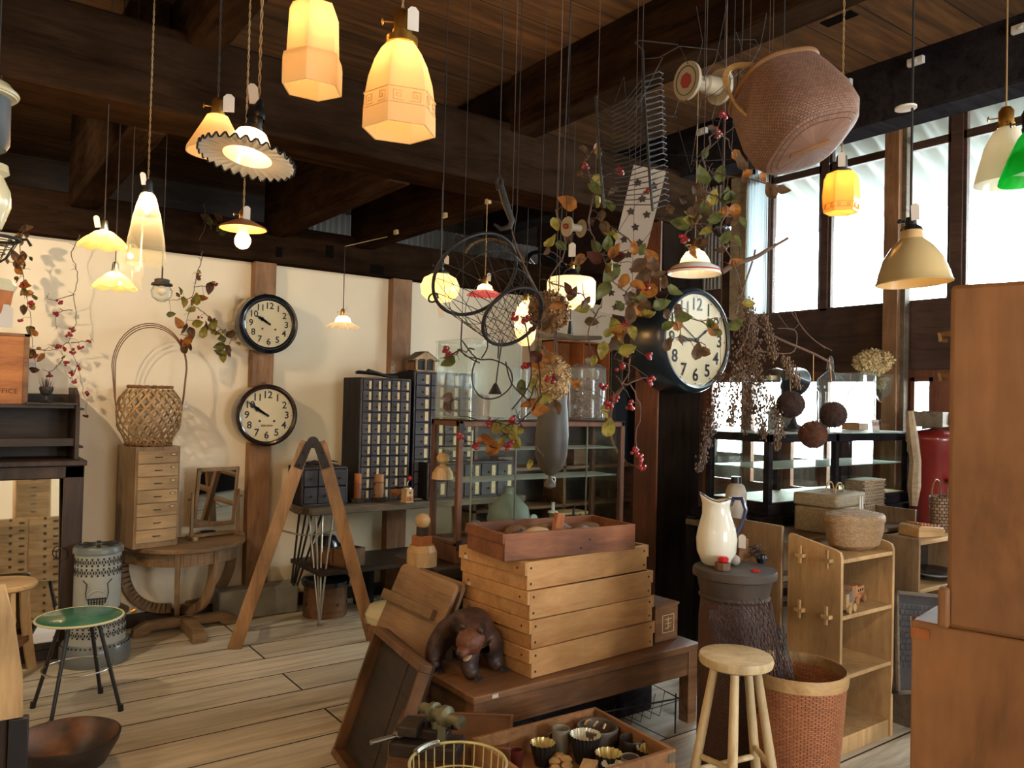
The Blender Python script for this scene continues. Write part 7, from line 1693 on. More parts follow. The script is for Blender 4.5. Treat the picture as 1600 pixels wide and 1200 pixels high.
# ================= clocks =================
def text_into(g, s, size, M, ext=.0008):
    c = bpy.data.curves.new('t', 'FONT'); c.body = s; c.size = size; c.extrude = ext; c.align_x = 'CENTER'; c.align_y = 'CENTER'; c.resolution_u = 3; c.offset = size*.018
    o = bpy.data.objects.new('t', c); COL.objects.link(o)
    me = bpy.data.meshes.new_from_object(o.evaluated_get(bpy.context.evaluated_depsgraph_get()))
    g.add([v.co for v in me.vertices], [tuple(p.vertices) for p in me.polygons], M)
    bpy.data.objects.remove(o); bpy.data.curves.remove(c); bpy.data.meshes.remove(me)
def clock(name, label, c, R, rd, depth, hands, case, y_front, cold=False, holes=True, brand=None, rimm=None):
    t = T(name, label, 'clock', c)
    prof = [(R*.9, depth), (R*.98, depth*.96), (R, depth*.8), (R, depth*.3), (R*.99, depth*.15), (R*.95, .012), (R*.90, 0), (R*.86, .004), (rd*1.06, .018), (rd*1.0, .022)]
    B = Euler((R_(-90), 0, 0)).to_matrix().to_4x4()   # lathe z -> +y
    G().lathe(prof, 72, m=B).done('case', case, t); 
    G().cyl((0, 0, .022), rd*1.02, .004, 64, B).done('dial', 'dial_face', t)
    if rimm: G().ring((0, 0, .012), rd*1.04, rd*.03, 72, 8, m=B).done('bezel', rimm, t)
    g = G(); 
    for h in range(1, 13):
        a = h*pi/6; r = rd*.77; text_into(g, str(h), rd*.38, Matrix.Translation(V((r*sin(a), .0205, r*cos(a)))) @ FX)
        q = rd*.95; g.sph((q*sin(a), .021, q*cos(a)), rd*.018, 8, (1, .3, 1))
    g.done('numerals', 'ink', t, smooth=False)
    g = G()
    if holes:
        for x in (-.28, .28): g.sph((x*rd, .0205, -rd*.22), rd*.045, 10, (1, .3, 1))
    for a, L, w_ in hands:
        a = R_(a); d = V((sin(a), 0, cos(a))); 
        g.bar(V((0, .016, 0))-d*rd*.08, V((0, .016, 0))+d*rd*L*.72, rd*w_*.6, .0015, up=(0, 1, 0), w2=rd*w_)
        g.bar(V((0, .016, 0))+d*rd*L*.68, V((0, .016, 0))+d*rd*L, rd*w_*1.8, .0015, up=(0, 1, 0), w2=rd*.01)
    g.cyl((0, 0, .012), rd*.05, .006, 16, B); g.done('hands', 'ink', t)
    if brand: g = G(); text_into(g, brand, rd*.1, Matrix.Translation(V((0, .0205, -rd*.4))) @ FX, .0003); g.done('maker_name', 'stamp', t)
    G().cyl((0, 0, .006), rd*1.03, .002, 64, B).done('glass', 'clock_glass', t, smooth=False)
    G().ring((0, depth*.85, R+.008), .012, .003, 16, 6, m=None).done('hanger', 'dark_metal', t)
    return t
yf = WY-.08
for u, v, Rp, rdp, lab, hd, cs in ((422, 506, 47, 36.5, 'black round wall clock, the upper of two on the brown post', ((300, .66, .09), (302, .5, .12)), 'black_enamel'), (419, 649, 49, 41, 'dark brown round wall clock, the lower of two on the brown post', ((304, .9, .09), (300, .62, .12)), 'brown_gloss')):
    plain('brown_gloss', S2(44, 28, 26), .2, coat=.5) if 'brown_gloss' not in MATS else None
    d = .13; c = ony(u, v, yf-d); k_ = dep(c)/F
    clock('wall_clock', lab, c, Rp*k_, rdp*k_, d-.002, hd, cs, 0, brand='SEIKOSHA' if rdp > 40 else None)
plain('bezel', S2(150, 136, 104), .35, .6); plain('teal_case', S2(26, 36, 46), .3, coat=.3)
d = .26; c = ony(1092, 531, BY0-d); k_ = dep(c)/F
clock('pillar_clock', 'very large deep-cased dark clock with a brass bezel hanging on the dark pillar', c, 84*k_, 72*k_, d-.003, ((302, .86, .03), (268, .6, .09), (55, .45, .04)), 'teal_case', 0, holes=False, rimm='bezel')
G().bar(c+V((0, .1, -84*k_-.02)), c+V((0, .1, -84*k_-.14)), .07, .08) 
# ================= drawer chests on the unseen side, visible in the tall mirror =================
def plan_chest(nm, label, x0, x1, z0, z1, nc, nr, y0=-1.15, lab=True):
    t = T(nm, label, 'chest', ((x0+x1)/2, y0, z0), pi); W = x1-x0; H = z1-z0; G().bx(-W/2, W/2, .0, .42, 0, H).done('body', 'pale_wood_z', t, bevel=.003); cw = (W-.02)/nc; ch = (H-.02)/nr
    for r in range(nr):
        for c in range(nc):
            cx = -W/2+.01+cw*(c+.5); cz = .01+ch*(r+.5); q = G().bx(cx-cw*.48, cx+cw*.48, -.01, 0.0, cz-ch*.46, cz+ch*.46).done('drawer', 'drawer_oak', t, bevel=.001)
            if lab: G().bx(cx-cw*.4, cx-cw*.24, -.013, -.01, cz-.018, cz+.006).done('label_holder', 'iron', q)
            G().cyl((0, 0, 0), .018, .003, 12, Matrix.Translation(V((cx, -.009, cz+ch*.36))) @ FX).done('finger_notch', 'ink', q) if lab else G().bx(cx-.03, cx+.03, -.018, -.01, cz, cz+.01).done('handle', 'iron', q)
plan_chest('plan_chest', 'wide pale chest of many label drawers reflected in the tall mirror', .22, 1.33, 0, 1.23, 3, 13)
plan_chest('drawer_stack', 'smaller pale chest of drawers standing on the wide one, reflected in the mirror', .82, 1.2, 1.231, 1.85, 1, 6, lab=False)
# ================= hanging things =================
def camM(p, zdir, spin=0):
    """matrix at p with local Z along zdir"""
    return Matrix.Translation(V(p)) @ align(zdir) @ rotz(spin)
def smooth_pts(pts, k=5):
    out = []; P_ = [V(p) for p in pts]
    for i in range(len(P_)-1):
        p0 = P_[max(i-1, 0)]; p1 = P_[i]; p2 = P_[i+1]; p3 = P_[min(i+2, len(P_)-1)]
        for s in range(k):
            q = s/k; out.append(.5*((2*p1)+(-p0+p2)*q+(2*p0-5*p1+4*p2-p3)*q*q+(-p0+3*p1-3*p2+p3)*q**3))
    out.append(P_[-1]); return out
# ---- wire basket ----
D = 2.5; k_ = D/F; ax = (CR*.49-CU*.60-CF*.63).normalized(); c1 = P(743, 430, D)
t = T('wire_basket', 'black wire mesh basket hanging tilted before the globe lamp', 'basket'); t.matrix_basis = camM(c1, ax)
r1, r2, L = 73*k_, 50*k_, 119*k_
G().ring((0, 0, 0), r1, .0058, 60).done('top_ring', 'dark_metal', t); G().ring((0, 0, L), r2, .0055, 50).done('bottom_ring', 'dark_metal', t)
g = G(); n = 17
for s in (-1, 1):
    for i in range(n):
        g.tube([((r1+(r2-r1)*q)*cos(2*pi*i/n+s*q*.55), (r1+(r2-r1)*q)*sin(2*pi*i/n+s*q*.55), L*q) for q in (0, .25, .5, .75, 1)], .0011, 4, cap=False)
for q in (.33, .66): g.ring((0, 0, L*q), r1+(r2-r1)*q, .0011, 40, 4)
g.done('mesh_side', 'dark_metal', t)
g = G()
for a in (0, R_(60)):
    for i in range(-5, 6):
        x = i*r2/5.6; h = sqrt(max(0, r2*r2-x*x)); g.rod(Matrix.Rotation(a, 3, 'Z') @ V((x, -h, L)), Matrix.Rotation(a, 3, 'Z') @ V((x, h, L)), .001, 4)
g.done('mesh_bottom', 'dark_metal', t)
for sg in (1, -1): G().ring((0, 0, 0), .016, .0035, 16, 6, m=Matrix.Translation(V((-r1*.75, sg*r1*.7, -.01)))).done('carry_loop', 'dark_metal', t)
g = G(); a = c1; g.tube([P(800, 385, D), P(808, 330, D), V((P(808, 330, D).x, P(808, 330, D).y, 2.95))], .0016, 5); g.tube([P(697, 478, D), P(690, 400, D), V((P(690, 400, D).x, P(690, 400, D).y, 2.95))], .0012, 5); o = g.done('hanging_wire', 'dark_metal'); o.parent = t; o.matrix_parent_inverse = t.matrix_basis.inverted()
# ---- iron pot hook ----
D = 2.3
o = G().tube([P(778, 297, D), P(776, 283, D), P(781, 274, D), P(785, 283, D), P(784, 297, D)], .005, 6).tube([P(782, 290, D), P(790, 318, D), P(800, 345, D), P(796, 355, D), P(783, 358, D), P(772, 350, D)], [.010, .011, .009, .009, .007, .003], 8).tube([P(780, 275, D), V((P(780, 275, D).x, P(780, 275, D).y, 2.95))], .002, 5).done('iron_hook', 'iron'); tag(o, 'old black iron pot hook hanging above the wire basket', 'hook')
# ---- slender dark float ----
D = 2.75; k_ = D/F; c = P(866, 600, D)
plain('gourd', S2(70, 64, 56), .5, noise=.45, nscale=7, bump=.3)
t = T('hanging_vessel', 'long dark rounded metal vessel hanging neck-down before the showcase', 'vessel', c, 0, None, (0, R_(1.5), 0))
G().lathe([(0, 0), (20*k_, 0), (22*k_, -2*k_), (21*k_, -30*k_), (24*k_, -50*k_), (26*k_, -80*k_), (25*k_, -110*k_), (19*k_, -130*k_), (8*k_, -141*k_), (3*k_, -143*k_)], 40).done('body', 'gourd', t)
G().lathe([(3*k_, -141*k_), (4*k_, -148*k_), (9*k_, -154*k_), (9*k_, -160*k_), (2*k_, -163*k_), (0, -163*k_)], 24).done('nozzle', 'gourd', t)
G().ring((0, 0, 0), .01, .0025, 14, m=Matrix.Translation(V((6*k_, 0, -150*k_))) @ FX).done('ring', 'steel', t)
g = G(); cord_up(g, 0, 0, 0, CZ-c.z, twist=False); g.done('cord', 'dark_cord', t); ptag(t, (-.06, -.07, -.02), 0, 0, .02, .05) if False else None
# ---- big brown basket up right ----
D = 1.9; k_ = D/F; ax = (CR*.36-CU*.86-CF*.36).normalized(); c = P(1208, 132, D)
weave('basket_brown', S2(136, 98, 78), S2(70, 46, 38), 84, 210, bump=.7)
t = T('large_hanging_basket', 'big brown woven basket with a pale hoop handle hanging upside-down near the ceiling', 'basket'); t.matrix_basis = camM(c, ax, .6)
sq_ = lambda a, z: 1/((abs(cos(a))**3+abs(sin(a))**3)**(1/3))*.93
R0 = 78*k_; L = 128*k_
G().lathe([(R0*.90, 0), (R0*.98, L*.2), (R0*1.08, L*.55), (R0*1.06, L*.8), (R0*.92, L*.95), (R0*.7, L), (0, L*1.01)], 72, wob=sq_).done('woven_body', 'basket_brown', t)
G().lathe([(R0*.86, .004), (R0*.93, L*.2), (R0*1.02, L*.55), (R0*.9, L*.85), (0, L*.97)], 60, wob=sq_).done('woven_inside', 'basket_brown', t)
pts = [V((r_*sq_(a, 0)*cos(a), r_*sq_(a, 0)*sin(a), 0)) for r_ in (R0*.9,) for a in [2*pi*i/60 for i in range(60)]]
G().tube(pts, .007, 8, closed=True).done('rim', 'bamboo_dark', t)
for a in (.3,): G().bar((-R0*.5*cos(a), -R0*.5*sin(a), L*1.0), (R0*.3*cos(a), R0*.3*sin(a), L*1.015), .016, .005).done('base_splint', 'bamboo_dark', t)
pts = smooth_pts([t.matrix_basis.inverted() @ P(u, v, 1.85) for u, v in ((1172, 182), (1148, 160), (1135, 132), (1138, 110), (1160, 102), (1195, 106), (1225, 118))], 4)
g = G()
for i in range(len(pts)-1): g.bar(pts[i], pts[i+1]+(pts[i+1]-pts[i])*.1, .006, .014, up=(0, 0, 1))
o = g.done('hoop_handle', 'cane', t)
g = G(); g.tube([P(1250, 103, D), P(1248, 82, D), P(1225, 78, D), V((P(1225, 78, D).x, P(1225, 78, D).y, CZ))], .0016, 5); g.tube([P(1150, 150, D), P(1160, 60, D), V((P(1160, 60, D).x, P(1160, 60, D).y, CZ))], .0014, 5); o = g.done('hanging_wire', 'dark_cord'); o.parent = t; o.matrix_parent_inverse = t.matrix_basis.inverted()
# ---- wire plate rack ----
D = 2.2; k_ = D/F; t = T('wire_rack', 'tall dark wire rack of many curved rungs hanging from the ceiling', 'rack', P(985, 200, D))
def rel(u, v, d=D): return P(u, v, d)-t.location
g = G()
g.tube([rel(931, 150, 2.15), rel(936, 240, 2.15), rel(944, 325, 2.15)], .0038, 6); g.tube([rel(1004, 78, 2.2), rel(1007, 160, 2.2), rel(1016, 290, 2.2), rel(1020, 330, 2.2)], .004, 6); g.tube([rel(1033, 140, 2.42), rel(1036, 240, 2.42)], .003, 6)
g.done('uprights', 'dark_metal', t)
g = G()
for i in range(23):
    q = i/22; v = 118+q*200
    pts = [rel(931+12*q, v+38*(1-q)-2, 2.15), rel(955+8*q, v+48*(1-q)+2, 2.14), rel(978+6*q, v+36*(1-q)+2, 2.17), rel(1006+12*q, v+2, 2.2), rel(1030+8*q, v-6, 2.35), rel(1036+10*q, v-3, 2.42), rel(1032+8*q, v+3, 2.38), rel(1006+12*q, v+9, 2.2)]
    g.tube(pts, .0016, 5)
g.done('rungs', 'dark_cord', t)
g = G(); g.tube([rel(1004, 78), rel(992, 66), rel(1000, 63), rel(1060, 70)], .002, 5); g.tube([rel(1004, 78), rel(1004, 78)+V((0, 0, .05)), V((rel(1004, 78).x, rel(1004, 78).y, CZ-t.location.z))], .0015, 5); g.done('hanging_wire', 'dark_cord', t)
# ---- hanging wire frames ----
t = T('wire_hangers', 'cluster of bent steel wire hangers between the rack and the brown basket', 'wire', P(1120, 200, 2.2))
def rel(u, v, d=2.2): return P(u, v, d)-t.location
g = G()
for pl in ([(1004, 92), (1030, 90), (1062, 72), (1120, 78), (1133, 102)], [(1062, 72), (1075, 100)], [(1088, 10), (1098, 66), (1090, 98)], [(1137, 0), (1118, 95), (1100, 120)], [(1150, 50), (1160, 78), (1155, 105)], [(1198, 20), (1188, 72), (1176, 95), (1118, 145), (1095, 158), (1080, 258)], [(1060, 155), (1054, 180), (1080, 270), (1090, 245), (1095, 240)], [(1120, 155), (1112, 185), (1136, 280)], [(1072, 155), (1088, 182), (1135, 192)], [(1046, 242), (1094, 243), (1082, 252), (1142, 249)], [(1035, 90), (990, 180), (1030, 180), (1058, 183)], [(1145, 62), (1180, 62), (1186, 72), (1168, 68)], [(960, 160), (975, 120), (985, 260)]):
    g.tube([rel(u, v, 2.2+.03*((u*7+v) % 5-2)/2) for u, v in pl], .0011, 5)
g.tube([rel(1142, 249), rel(1145, 200), V((rel(1145, 200).x, rel(1145, 200).y, CZ-t.location.z))], .0012, 5)
g.done('bent_wires', 'iron', t)
# ---- big spool ----
D = 2.3; k_ = D/F; ax = (CR*.86+CU*.05+CF*.5).normalized(); t = T('wooden_spool', 'grey wooden cable spool with a red centre hanging under the ceiling beam', 'spool'); t.matrix_basis = camM(P(1072, 126, D), ax)
plain('spool_grey', S2(172, 158, 134), .6, noise=.2, nscale=6)
R0 = 29*k_; Ls = 74*k_
G().lathe([(0, 0), (R0, 0), (R0*1.02, .004), (R0, .01), (R0*.4, .012), (R0*.4, Ls*.5), (R0*.5, Ls*.55), (R0*.5, Ls-.012), (R0*.95, Ls-.01), (R0*.97, Ls), (0, Ls)], 40).done('body', 'spool_grey', t)
G().cyl((0, 0, -.002), R0*.42, .003, 7).done('red_label', 'tag_ring', t, smooth=False)
G().ring((0, 0, -.001), R0*.75, .0015, 40).done('groove', 'grey_wood', t)
p = P(1100, 126, D); g = G(); g.tube([p+V((0, 0, .0)), V((p.x, p.y, CZ))], .0014, 5); o = g.done('hanging_wire', 'dark_cord'); o.parent = t; o.matrix_parent_inverse = t.matrix_basis.inverted()
# small glass spool and cup
D = 2.3; t = T('small_spool', 'small clear spool with a dark red centre hanging among the orange leaves', 'spool'); t.matrix_basis = camM(P(885, 354, D), (CR*.9+CF*.6).normalized()); k_ = D/F
G().lathe([(0, 0), (15*k_, 0), (16*k_, .004), (14*k_, .007), (6*k_, .01), (6*k_, .05), (14*k_, .055), (0, .056)], 32).done('body', 'spool_grey', t); G().sph((0, 0, -.003), 4.5*k_, 12).done('red_centre', 'tag_ring', t)
p = P(885, 340, D); g = G().tube([p, V((p.x, p.y, CZ))], .001, 4); o = g.done('hanging_wire', 'dark_cord'); o.parent = t; o.matrix_parent_inverse = t.matrix_basis.inverted()
D = 2.35; t = T('dark_ball_ornament', 'small very dark woven ball hanging among the green leaves above the clock', 'ornament', P(1127, 356, D)); G().sph((0, 0, 0), 15*D/F, 20).done('ball', 'black_enamel', t)
g = G(); cord_up(g, 0, 0, .02, CZ-t.location.z, twist=False, r=.001); g.done('hanging_wire', 'dark_cord', t)
# ---- star-punched white board ----
D = 2.9
a = P(1012, 258, 2.75); b = P(962, 490, 3.0)
o1 = P(936, 486, 3.0); M = frame_from(o1, P(984, 498, 3.0)-o1, P(990, 258, 2.75)-o1); W = .115; H = (P(990, 258, 2.75)-o1).length
t = T('punched_board', 'long pale board punched with rows of dark star shapes hanging behind the leaves', 'board'); t.matrix_basis = M
plain('pale_board', S2(176, 164, 150), .6, noise=.15, nscale=6)
G().bx(0, W, 0, H, -.004, .004).done('board', 'pale_board', t)
g = G()
for j in range(int(H/.052)):
    for x in ((.028, .086) if j % 2 else (.057,)): g.plate([((.016 if i % 2 else .009)*cos(pi*i/5)+x, (.016 if i % 2 else .009)*sin(pi*i/5)+.03+j*.052) for i in range(10)], .0095)
g.done('star_holes', 'dark_wood', t)
p = P(1000, 260, 2.76); g = G().tube([p, V((p.x, p.y, CZ))], .0015, 5); o = g.done('hanging_wire', 'dark_cord'); o.parent = t; o.matrix_parent_inverse = t.matrix_basis.inverted()
# ---- corrugated grey sheet panel and pale curtain by the windows ----
plain('corrugated_grey', S2(150, 144, 138), .6, noise=.2, nscale=5)
ya = onx(990, 340, WX-.04).y; yb = onx(1128, 340, WX-.04).y; vs = []; fs = []; n = 130
ya = min(ya, WY)
for i in range(n+1):
    y = yb+(ya-yb)*i/n; x = WX-.03+.014*sin(i*1.35); vs += [(x, y, 2.45), (x, y, 3.3)]
    if i: fs.append((2*i-2, 2*i-1, 2*i+1, 2*i))
o = G().add(vs, fs).done('trim_50', 'corrugated_grey'); o['kind'] = 'structure'
plain('loft_grey', S2(150, 150, 146), .7)
vs = []; fs = []; n = 200
for i in range(n+1):
    x = 2.6+i*(WX-2.6)/n; y = WY+1.18+.012*sin(i*1.4); vs += [(x, y, 2.45), (x, y, 3.15)]
    if i: fs.append((2*i-2, 2*i-1, 2*i+1, 2*i))
o = G().add(vs, fs).done('trim_51', 'corrugated_grey'); o['kind'] = 'structure'
plain('curtain_cloth', S2(206, 212, 206), .9)
m, nt, out = _mat('curtain_sheer'); dd = N(nt, 'ShaderNodeBsdfDiffuse'); dd.inputs[0].default_value = (.7, .74, .74, 1); tt = N(nt, 'ShaderNodeBsdfTranslucent'); tt.inputs[0].default_value = (.55, .62, .66, 1); mx = N(nt, 'ShaderNodeMixShader'); nt.links.new(dd.outputs[0], mx.inputs[1]); nt.links.new(tt.outputs[0], mx.inputs[2]); nt.links.new(mx.outputs[0], out.inputs[0])
ya = onx(1166, 400, WX-.06).y; yb = onx(1197, 400, WX-.06).y; vs = []; fs = []; n = 60
for i in range(n+1):
    y = yb+(ya-yb)*i/n; x = WX-.05+.012*sin(i*.7); vs += [(x, y, onx(1185, 492, WX).z), (x, y, onx(1185, 275, WX).z)]
    if i: fs.append((2*i-2, 2*i-1, 2*i+1, 2*i))
o = G().add(vs, fs).done('window_curtain', 'curtain_sheer'); tag(o, 'pale gathered curtain at the window nearest the pillar', 'curtain')
g = G()
for u0, u1 in ((1142, 1156), (1157, 1166)): a = onx(u0, 400, WX-.02).y; b = onx(u1, 400, WX-.02).y; g.bx(WX-.03, WX-.005, b, a, onx(1150, 500, WX).z, onx(1150, 280, WX).z)
struct('trim_52', g, 'drift')
# ---- bicycle wheels in the loft ----
for i, (u, v, rp, mt, lb) in enumerate(((775, 350, 50, 'cane', 'bicycle wheel with a golden wooden rim lying in the loft above the wall beam'), (860, 380, 46, 'black_paint', 'black-tyred bicycle wheel in the loft behind the leaves'), (800, 345, 36, 'steel', 'steel-rimmed bicycle wheel behind the golden one in the loft'))):
    p = ony(u, v, WY+.35+.15*i); k_ = dep(p)/F; R0 = rp*k_; p.z = 2.47+R0*.86
    t = T('bicycle_wheel', lb, 'wheel', p, 0, None, (R_(62), 0, R_(-20+25*i))); G().ring((0, 0, 0), R0, .016, 48).done('tyre', mt, t); G().ring((0, 0, 0), R0*.93, .007, 48).done('rim', 'steel', t)
    g = G()
    for s in range(24): a = 2*pi*s/24; g.rod((.02*cos(a+1.2), .02*sin(a+1.2), .03*(-1)**s), (R0*.92*cos(a), R0*.92*sin(a), 0), .0016, 4)
    g.rod((0, 0, -.045), (0, 0, .045), .014); g.done('spokes', 'steel', t)
lamp_light(V((3.9, WY+.6, 3.0)), 5, (.8, .9, 1), .2, 'loft_light') if False else None
# ---- leaves, vines, berries ----
for nm, c in (('leaf_orange', S2(178, 112, 48)), ('leaf_yellow', S2(164, 148, 66)), ('leaf_green', S2(108, 110, 58)), ('leaf_brown', S2(108, 78, 52)), ('leaf_red', S2(92, 50, 38))):
    m, nt, out = _mat(nm); d = N(nt, 'ShaderNodeBsdfPrincipled'); d.inputs['Roughness'].default_value = .5; co = coords(nt, (1, 1, 1)); n_ = N(nt, 'ShaderNodeTexNoise'); n_.inputs['Scale'].default_value = 45; nt.links.new(co, n_.inputs['Vector'])
    r = ramp(nt, n_.outputs[0], [(.35, tuple(x*.55 for x in c)), (.6, c)]); nt.links.new(r.outputs[0], d.inputs['Base Color'])
    tl = N(nt, 'ShaderNodeBsdfTranslucent'); nt.links.new(r.outputs[0], tl.inputs[0]); mx = N(nt, 'ShaderNodeMixShader'); mx.inputs[0].default_value = .4; nt.links.new(d.outputs[0], mx.inputs[1]); nt.links.new(tl.outputs[0], mx.inputs[2]); nt.links.new(mx.outputs[0], out.inputs[0])
plain('berry', S2(140, 26, 32), .25, coat=.4); plain('twig', S2(96, 74, 62), .8); plain('twig_dark', S2(52, 40, 40), .8)
LM = ['leaf_orange', 'leaf_yellow', 'leaf_green', 'leaf_brown', 'leaf_red']; LK = {'o': 0, 'y': 1, 'g': 2, 'b': 3, 'r': 4}
RL = random.Random(11)
def leaf(g, p, size, key):
    g.cur = LK[key]; q = Euler((RL.uniform(-1, 1), RL.uniform(-1, 1), RL.uniform(0, 6.3))).to_matrix().to_4x4(); nrm = Matrix.Translation(p) @ align(-CF+V((RL.gauss(0, .5), RL.gauss(0, .5), RL.gauss(0, .4)))) @ rotz(RL.uniform(0, 6.3))
    vs = []; fs = []; rows = 7; curl = RL.uniform(.4, 1.7)*size; fold = RL.uniform(.2, 1.0)
    for j in range(rows+1):
        t_ = j/rows; w_ = size*.62*(sin(pi*min(1, t_**.72))**.8 if 0 < t_ < 1 else 0)+.0003; y = -size+2*size*t_; z = curl*(t_-.4)**2*1.6
        for i in range(5): s = (i-2)/2; vs.append((w_*s, y, z+fold*w_*abs(s)**1.3+.06*size*sin(j*2.1+i)))
    for j in range(rows):
        for i in range(4): fs.append((j*5+i, j*5+i+1, (j+1)*5+i+1, (j+1)*5+i))
    g.add(vs, fs, nrm)
def vine(name, label, stems, leaves, berries, D, dj=.12, stem_r=.0028, twigs=2, top=True, stemmat='twig', cat='dried vine', br=.0075, wall=None, extra=0):
    pt = (lambda u, v, dd: ony(u, v, wall)) if wall else (lambda u, v, dd: P(u, v, D+dd))
    u0, v0 = stems[0][0]; base = pt(u0, v0, 0); t = T(name, label, cat, base)
    g = G(); allp = []
    for st in stems:
        dd = RL.uniform(-dj, dj); pts = [pt(u, v, dd+RL.uniform(-.02, .02))-base for u, v in st]; sp_ = smooth_pts(pts); allp += sp_
        sp_ = [p+V((RL.gauss(0, .003), RL.gauss(0, .003), RL.gauss(0, .003))) for p in sp_]; n = len(sp_)
        g.tube(sp_, [stem_r*(1-.6*i/n) for i in range(n)], 5)
        for i in range(0, n, 3):
            for _ in range(twigs if RL.random() < .5 else 0):
                d = V((RL.gauss(0, 1), RL.gauss(0, 1), RL.gauss(0, 1))).normalized()*RL.uniform(.02, .05); g.tube([sp_[i], sp_[i]+d*.6+V((0, 0, .006)), sp_[i]+d], [.0014, .001, .0006], 4)
    lv = G(); bgs = []
    def attach(p):
        q = min(allp, key=lambda a: (a-p).length); mid = (p+q)/2+V((0, 0, .008)); g.tube([q, mid, p], [.0014, .001, .001], 4)
    for _ in range(extra):
        b = RL.choice(allp)+V((RL.gauss(0, .03), RL.gauss(0, .03), RL.gauss(-.01, .03))); attach(b); leaf(lv, b, RL.uniform(.016, .03), RL.choice('gybgbob'))
    for (u, v, s, key) in leaves:
        p = pt(u, v, RL.uniform(-dj, dj))-base; attach(p); leaf(lv, p, s*1.15*dep(p+base)/F, key)
    for (u, v, n) in berries:
        p = pt(u, v, RL.uniform(-dj*.5, dj*.5))-base; attach(p)
        bg = G(); bgs.append(bg)
        for _ in range(n+2): bg.sph(p+V((RL.gauss(0, .006), RL.gauss(0, .006), RL.gauss(0, .006))), br*RL.uniform(.75, 1.1), 10)
    if top: g.tube([V((0, 0, 0)), V((0.004, 0, (CZ-base.z)*.5)), V((0, 0, (2.92 if top == 2 else CZ)-base.z))], .0012, 4)
    g.done('stems', stemmat, t)
    if leaves: lv.done('leaves', LM, t)
    for bg in bgs: bg.done('berry_cluster', 'berry', t)
    return t
LV = [(890,317,16,'o'),(867,352,11,'y'),(861,380,11,'y'),(927,403,13,'r'),(970,402,12,'r'),(954,428,17,'g'),(942,452,15,'g'),(962,395,12,'o'),(990,388,10,'o'),(995,415,15,'b'),(1002,390,9,'g'),(1017,400,13,'o'),(1022,415,12,'b'),(1005,430,13,'b'),(1010,455,15,'o'),(997,450,13,'o'),(1028,430,11,'b'),(1032,475,13,'g'),(1052,455,12,'g'),(995,480,15,'o'),(1015,497,15,'y'),(980,490,15,'b'),(955,510,18,'y'),(972,520,15,'o'),(980,545,13,'y'),(963,533,14,'g'),(985,470,13,'b'),(1040,440,10,'b'),(975,440,12,'o'),(1000,470,11,'g'),
 (1067,350,15,'g'),(1077,345,12,'y'),(1085,322,13,'b'),(1100,325,11,'g'),(1050,325,11,'b'),(1090,385,14,'b'),(1080,395,10,'o'),(1115,340,13,'g'),(1112,310,13,'y'),(1135,312,13,'g'),(1105,365,11,'y'),(1098,277,15,'g'),(1125,270,13,'g'),(1088,297,13,'b'),(1150,412,10,'o'),(1132,370,11,'g'),(1150,378,10,'g'),(1205,298,13,'b'),(1190,280,10,'o'),(1150,247,11,'o'),(1222,297,10,'b'),(930,233,10,'o'),(1150,505,14,'g'),(1167,475,10,'y'),(1112,512,13,'o'),(1088,548,13,'b'),(1104,550,11,'b'),(1152,470,12,'b'),(1065,310,11,'b'),(1130,330,12,'o'),
 (890,450,10,'r'),(883,467,9,'b'),(910,470,12,'b'),(912,482,11,'y'),(868,475,10,'o'),(833,555,13,'r'),(855,558,13,'o'),(825,627,13,'o'),(840,640,14,'o'),(830,600,10,'y'),(808,690,13,'y'),(800,668,11,'y'),(775,668,10,'y'),(775,700,15,'o'),(765,684,12,'o'),(752,690,9,'o'),(697,622,13,'b'),(702,637,10,'b'),(950,665,15,'y'),(945,640,11,'y'),(930,385,11,'g'),(900,600,9,'o')]
BR = [(765,665,5),(717,683,5),(745,695,5),(797,695,6),(800,657,4),(915,258,4),(1122,207,4),(1130,180,2),(905,357,2),(1068,372,5),(1008,450,3),(980,553,2),(1010,557,2),(980,505,3),(868,590,4),(855,592,3),(820,500,4),(805,495,3),(820,572,4),(699,548,5),(960,622,7),(950,632,7),(985,634,5),(992,704,7),(1000,715,5),(1005,730,4),(945,605,4),(1018,593,3),(970,572,5),(1237,620,1),(1160,190,2),(968,268,3),(1010,300,2)]
def sel(f): return [l for l in LV if f(l[0], l[1])], [b for b in BR if f(b[0], b[1])]
l, b = sel(lambda u, v: 895 <= u < 1062 and v < 595); vine('berry_vine', 'thick tangle of orange and green dried leaves beside the big clock', [[(930, 300), (920, 350), (940, 400), (960, 440), (985, 470), (975, 520), (960, 560)], [(930, 340), (990, 380), (1020, 410), (1015, 450), (1040, 480), (1060, 520)], [(890, 420), (930, 395), (970, 410)], [(940, 480), (920, 520), (928, 560)], [(940, 300), (915, 258), (930, 232)]], l, b, 2.45, .14, extra=34, twigs=3)
l, b = sel(lambda u, v: u >= 1062 and v < 590); vine('berry_vine', 'spray of green and brown dried leaves hanging under the brown basket', [[(1100, 240), (1105, 300), (1090, 340), (1070, 370), (1085, 400)], [(1100, 300), (1135, 320), (1125, 370), (1150, 420), (1165, 480)], [(1110, 270), (1190, 285), (1225, 297)], [(1060, 480), (1085, 500), (1125, 497)], [(1060, 525), (1090, 535), (1110, 548)], [(1100, 240), (1120, 205), (1150, 245)]], l, b, 2.3, .10, extra=22, twigs=3)
l, b = sel(lambda u, v: u < 895 and v < 595); vine('berry_vine', 'small twigs with curled brown leaves around the upper dried hydrangea', [[(870, 330), (885, 380), (860, 440), (855, 480), (840, 520), (830, 570)], [(860, 440), (905, 460), (920, 480)], [(850, 540), (870, 590), (862, 610)], [(740, 545), (715, 550), (690, 560)]], l, b, 2.35, .08, extra=8, twigs=3)
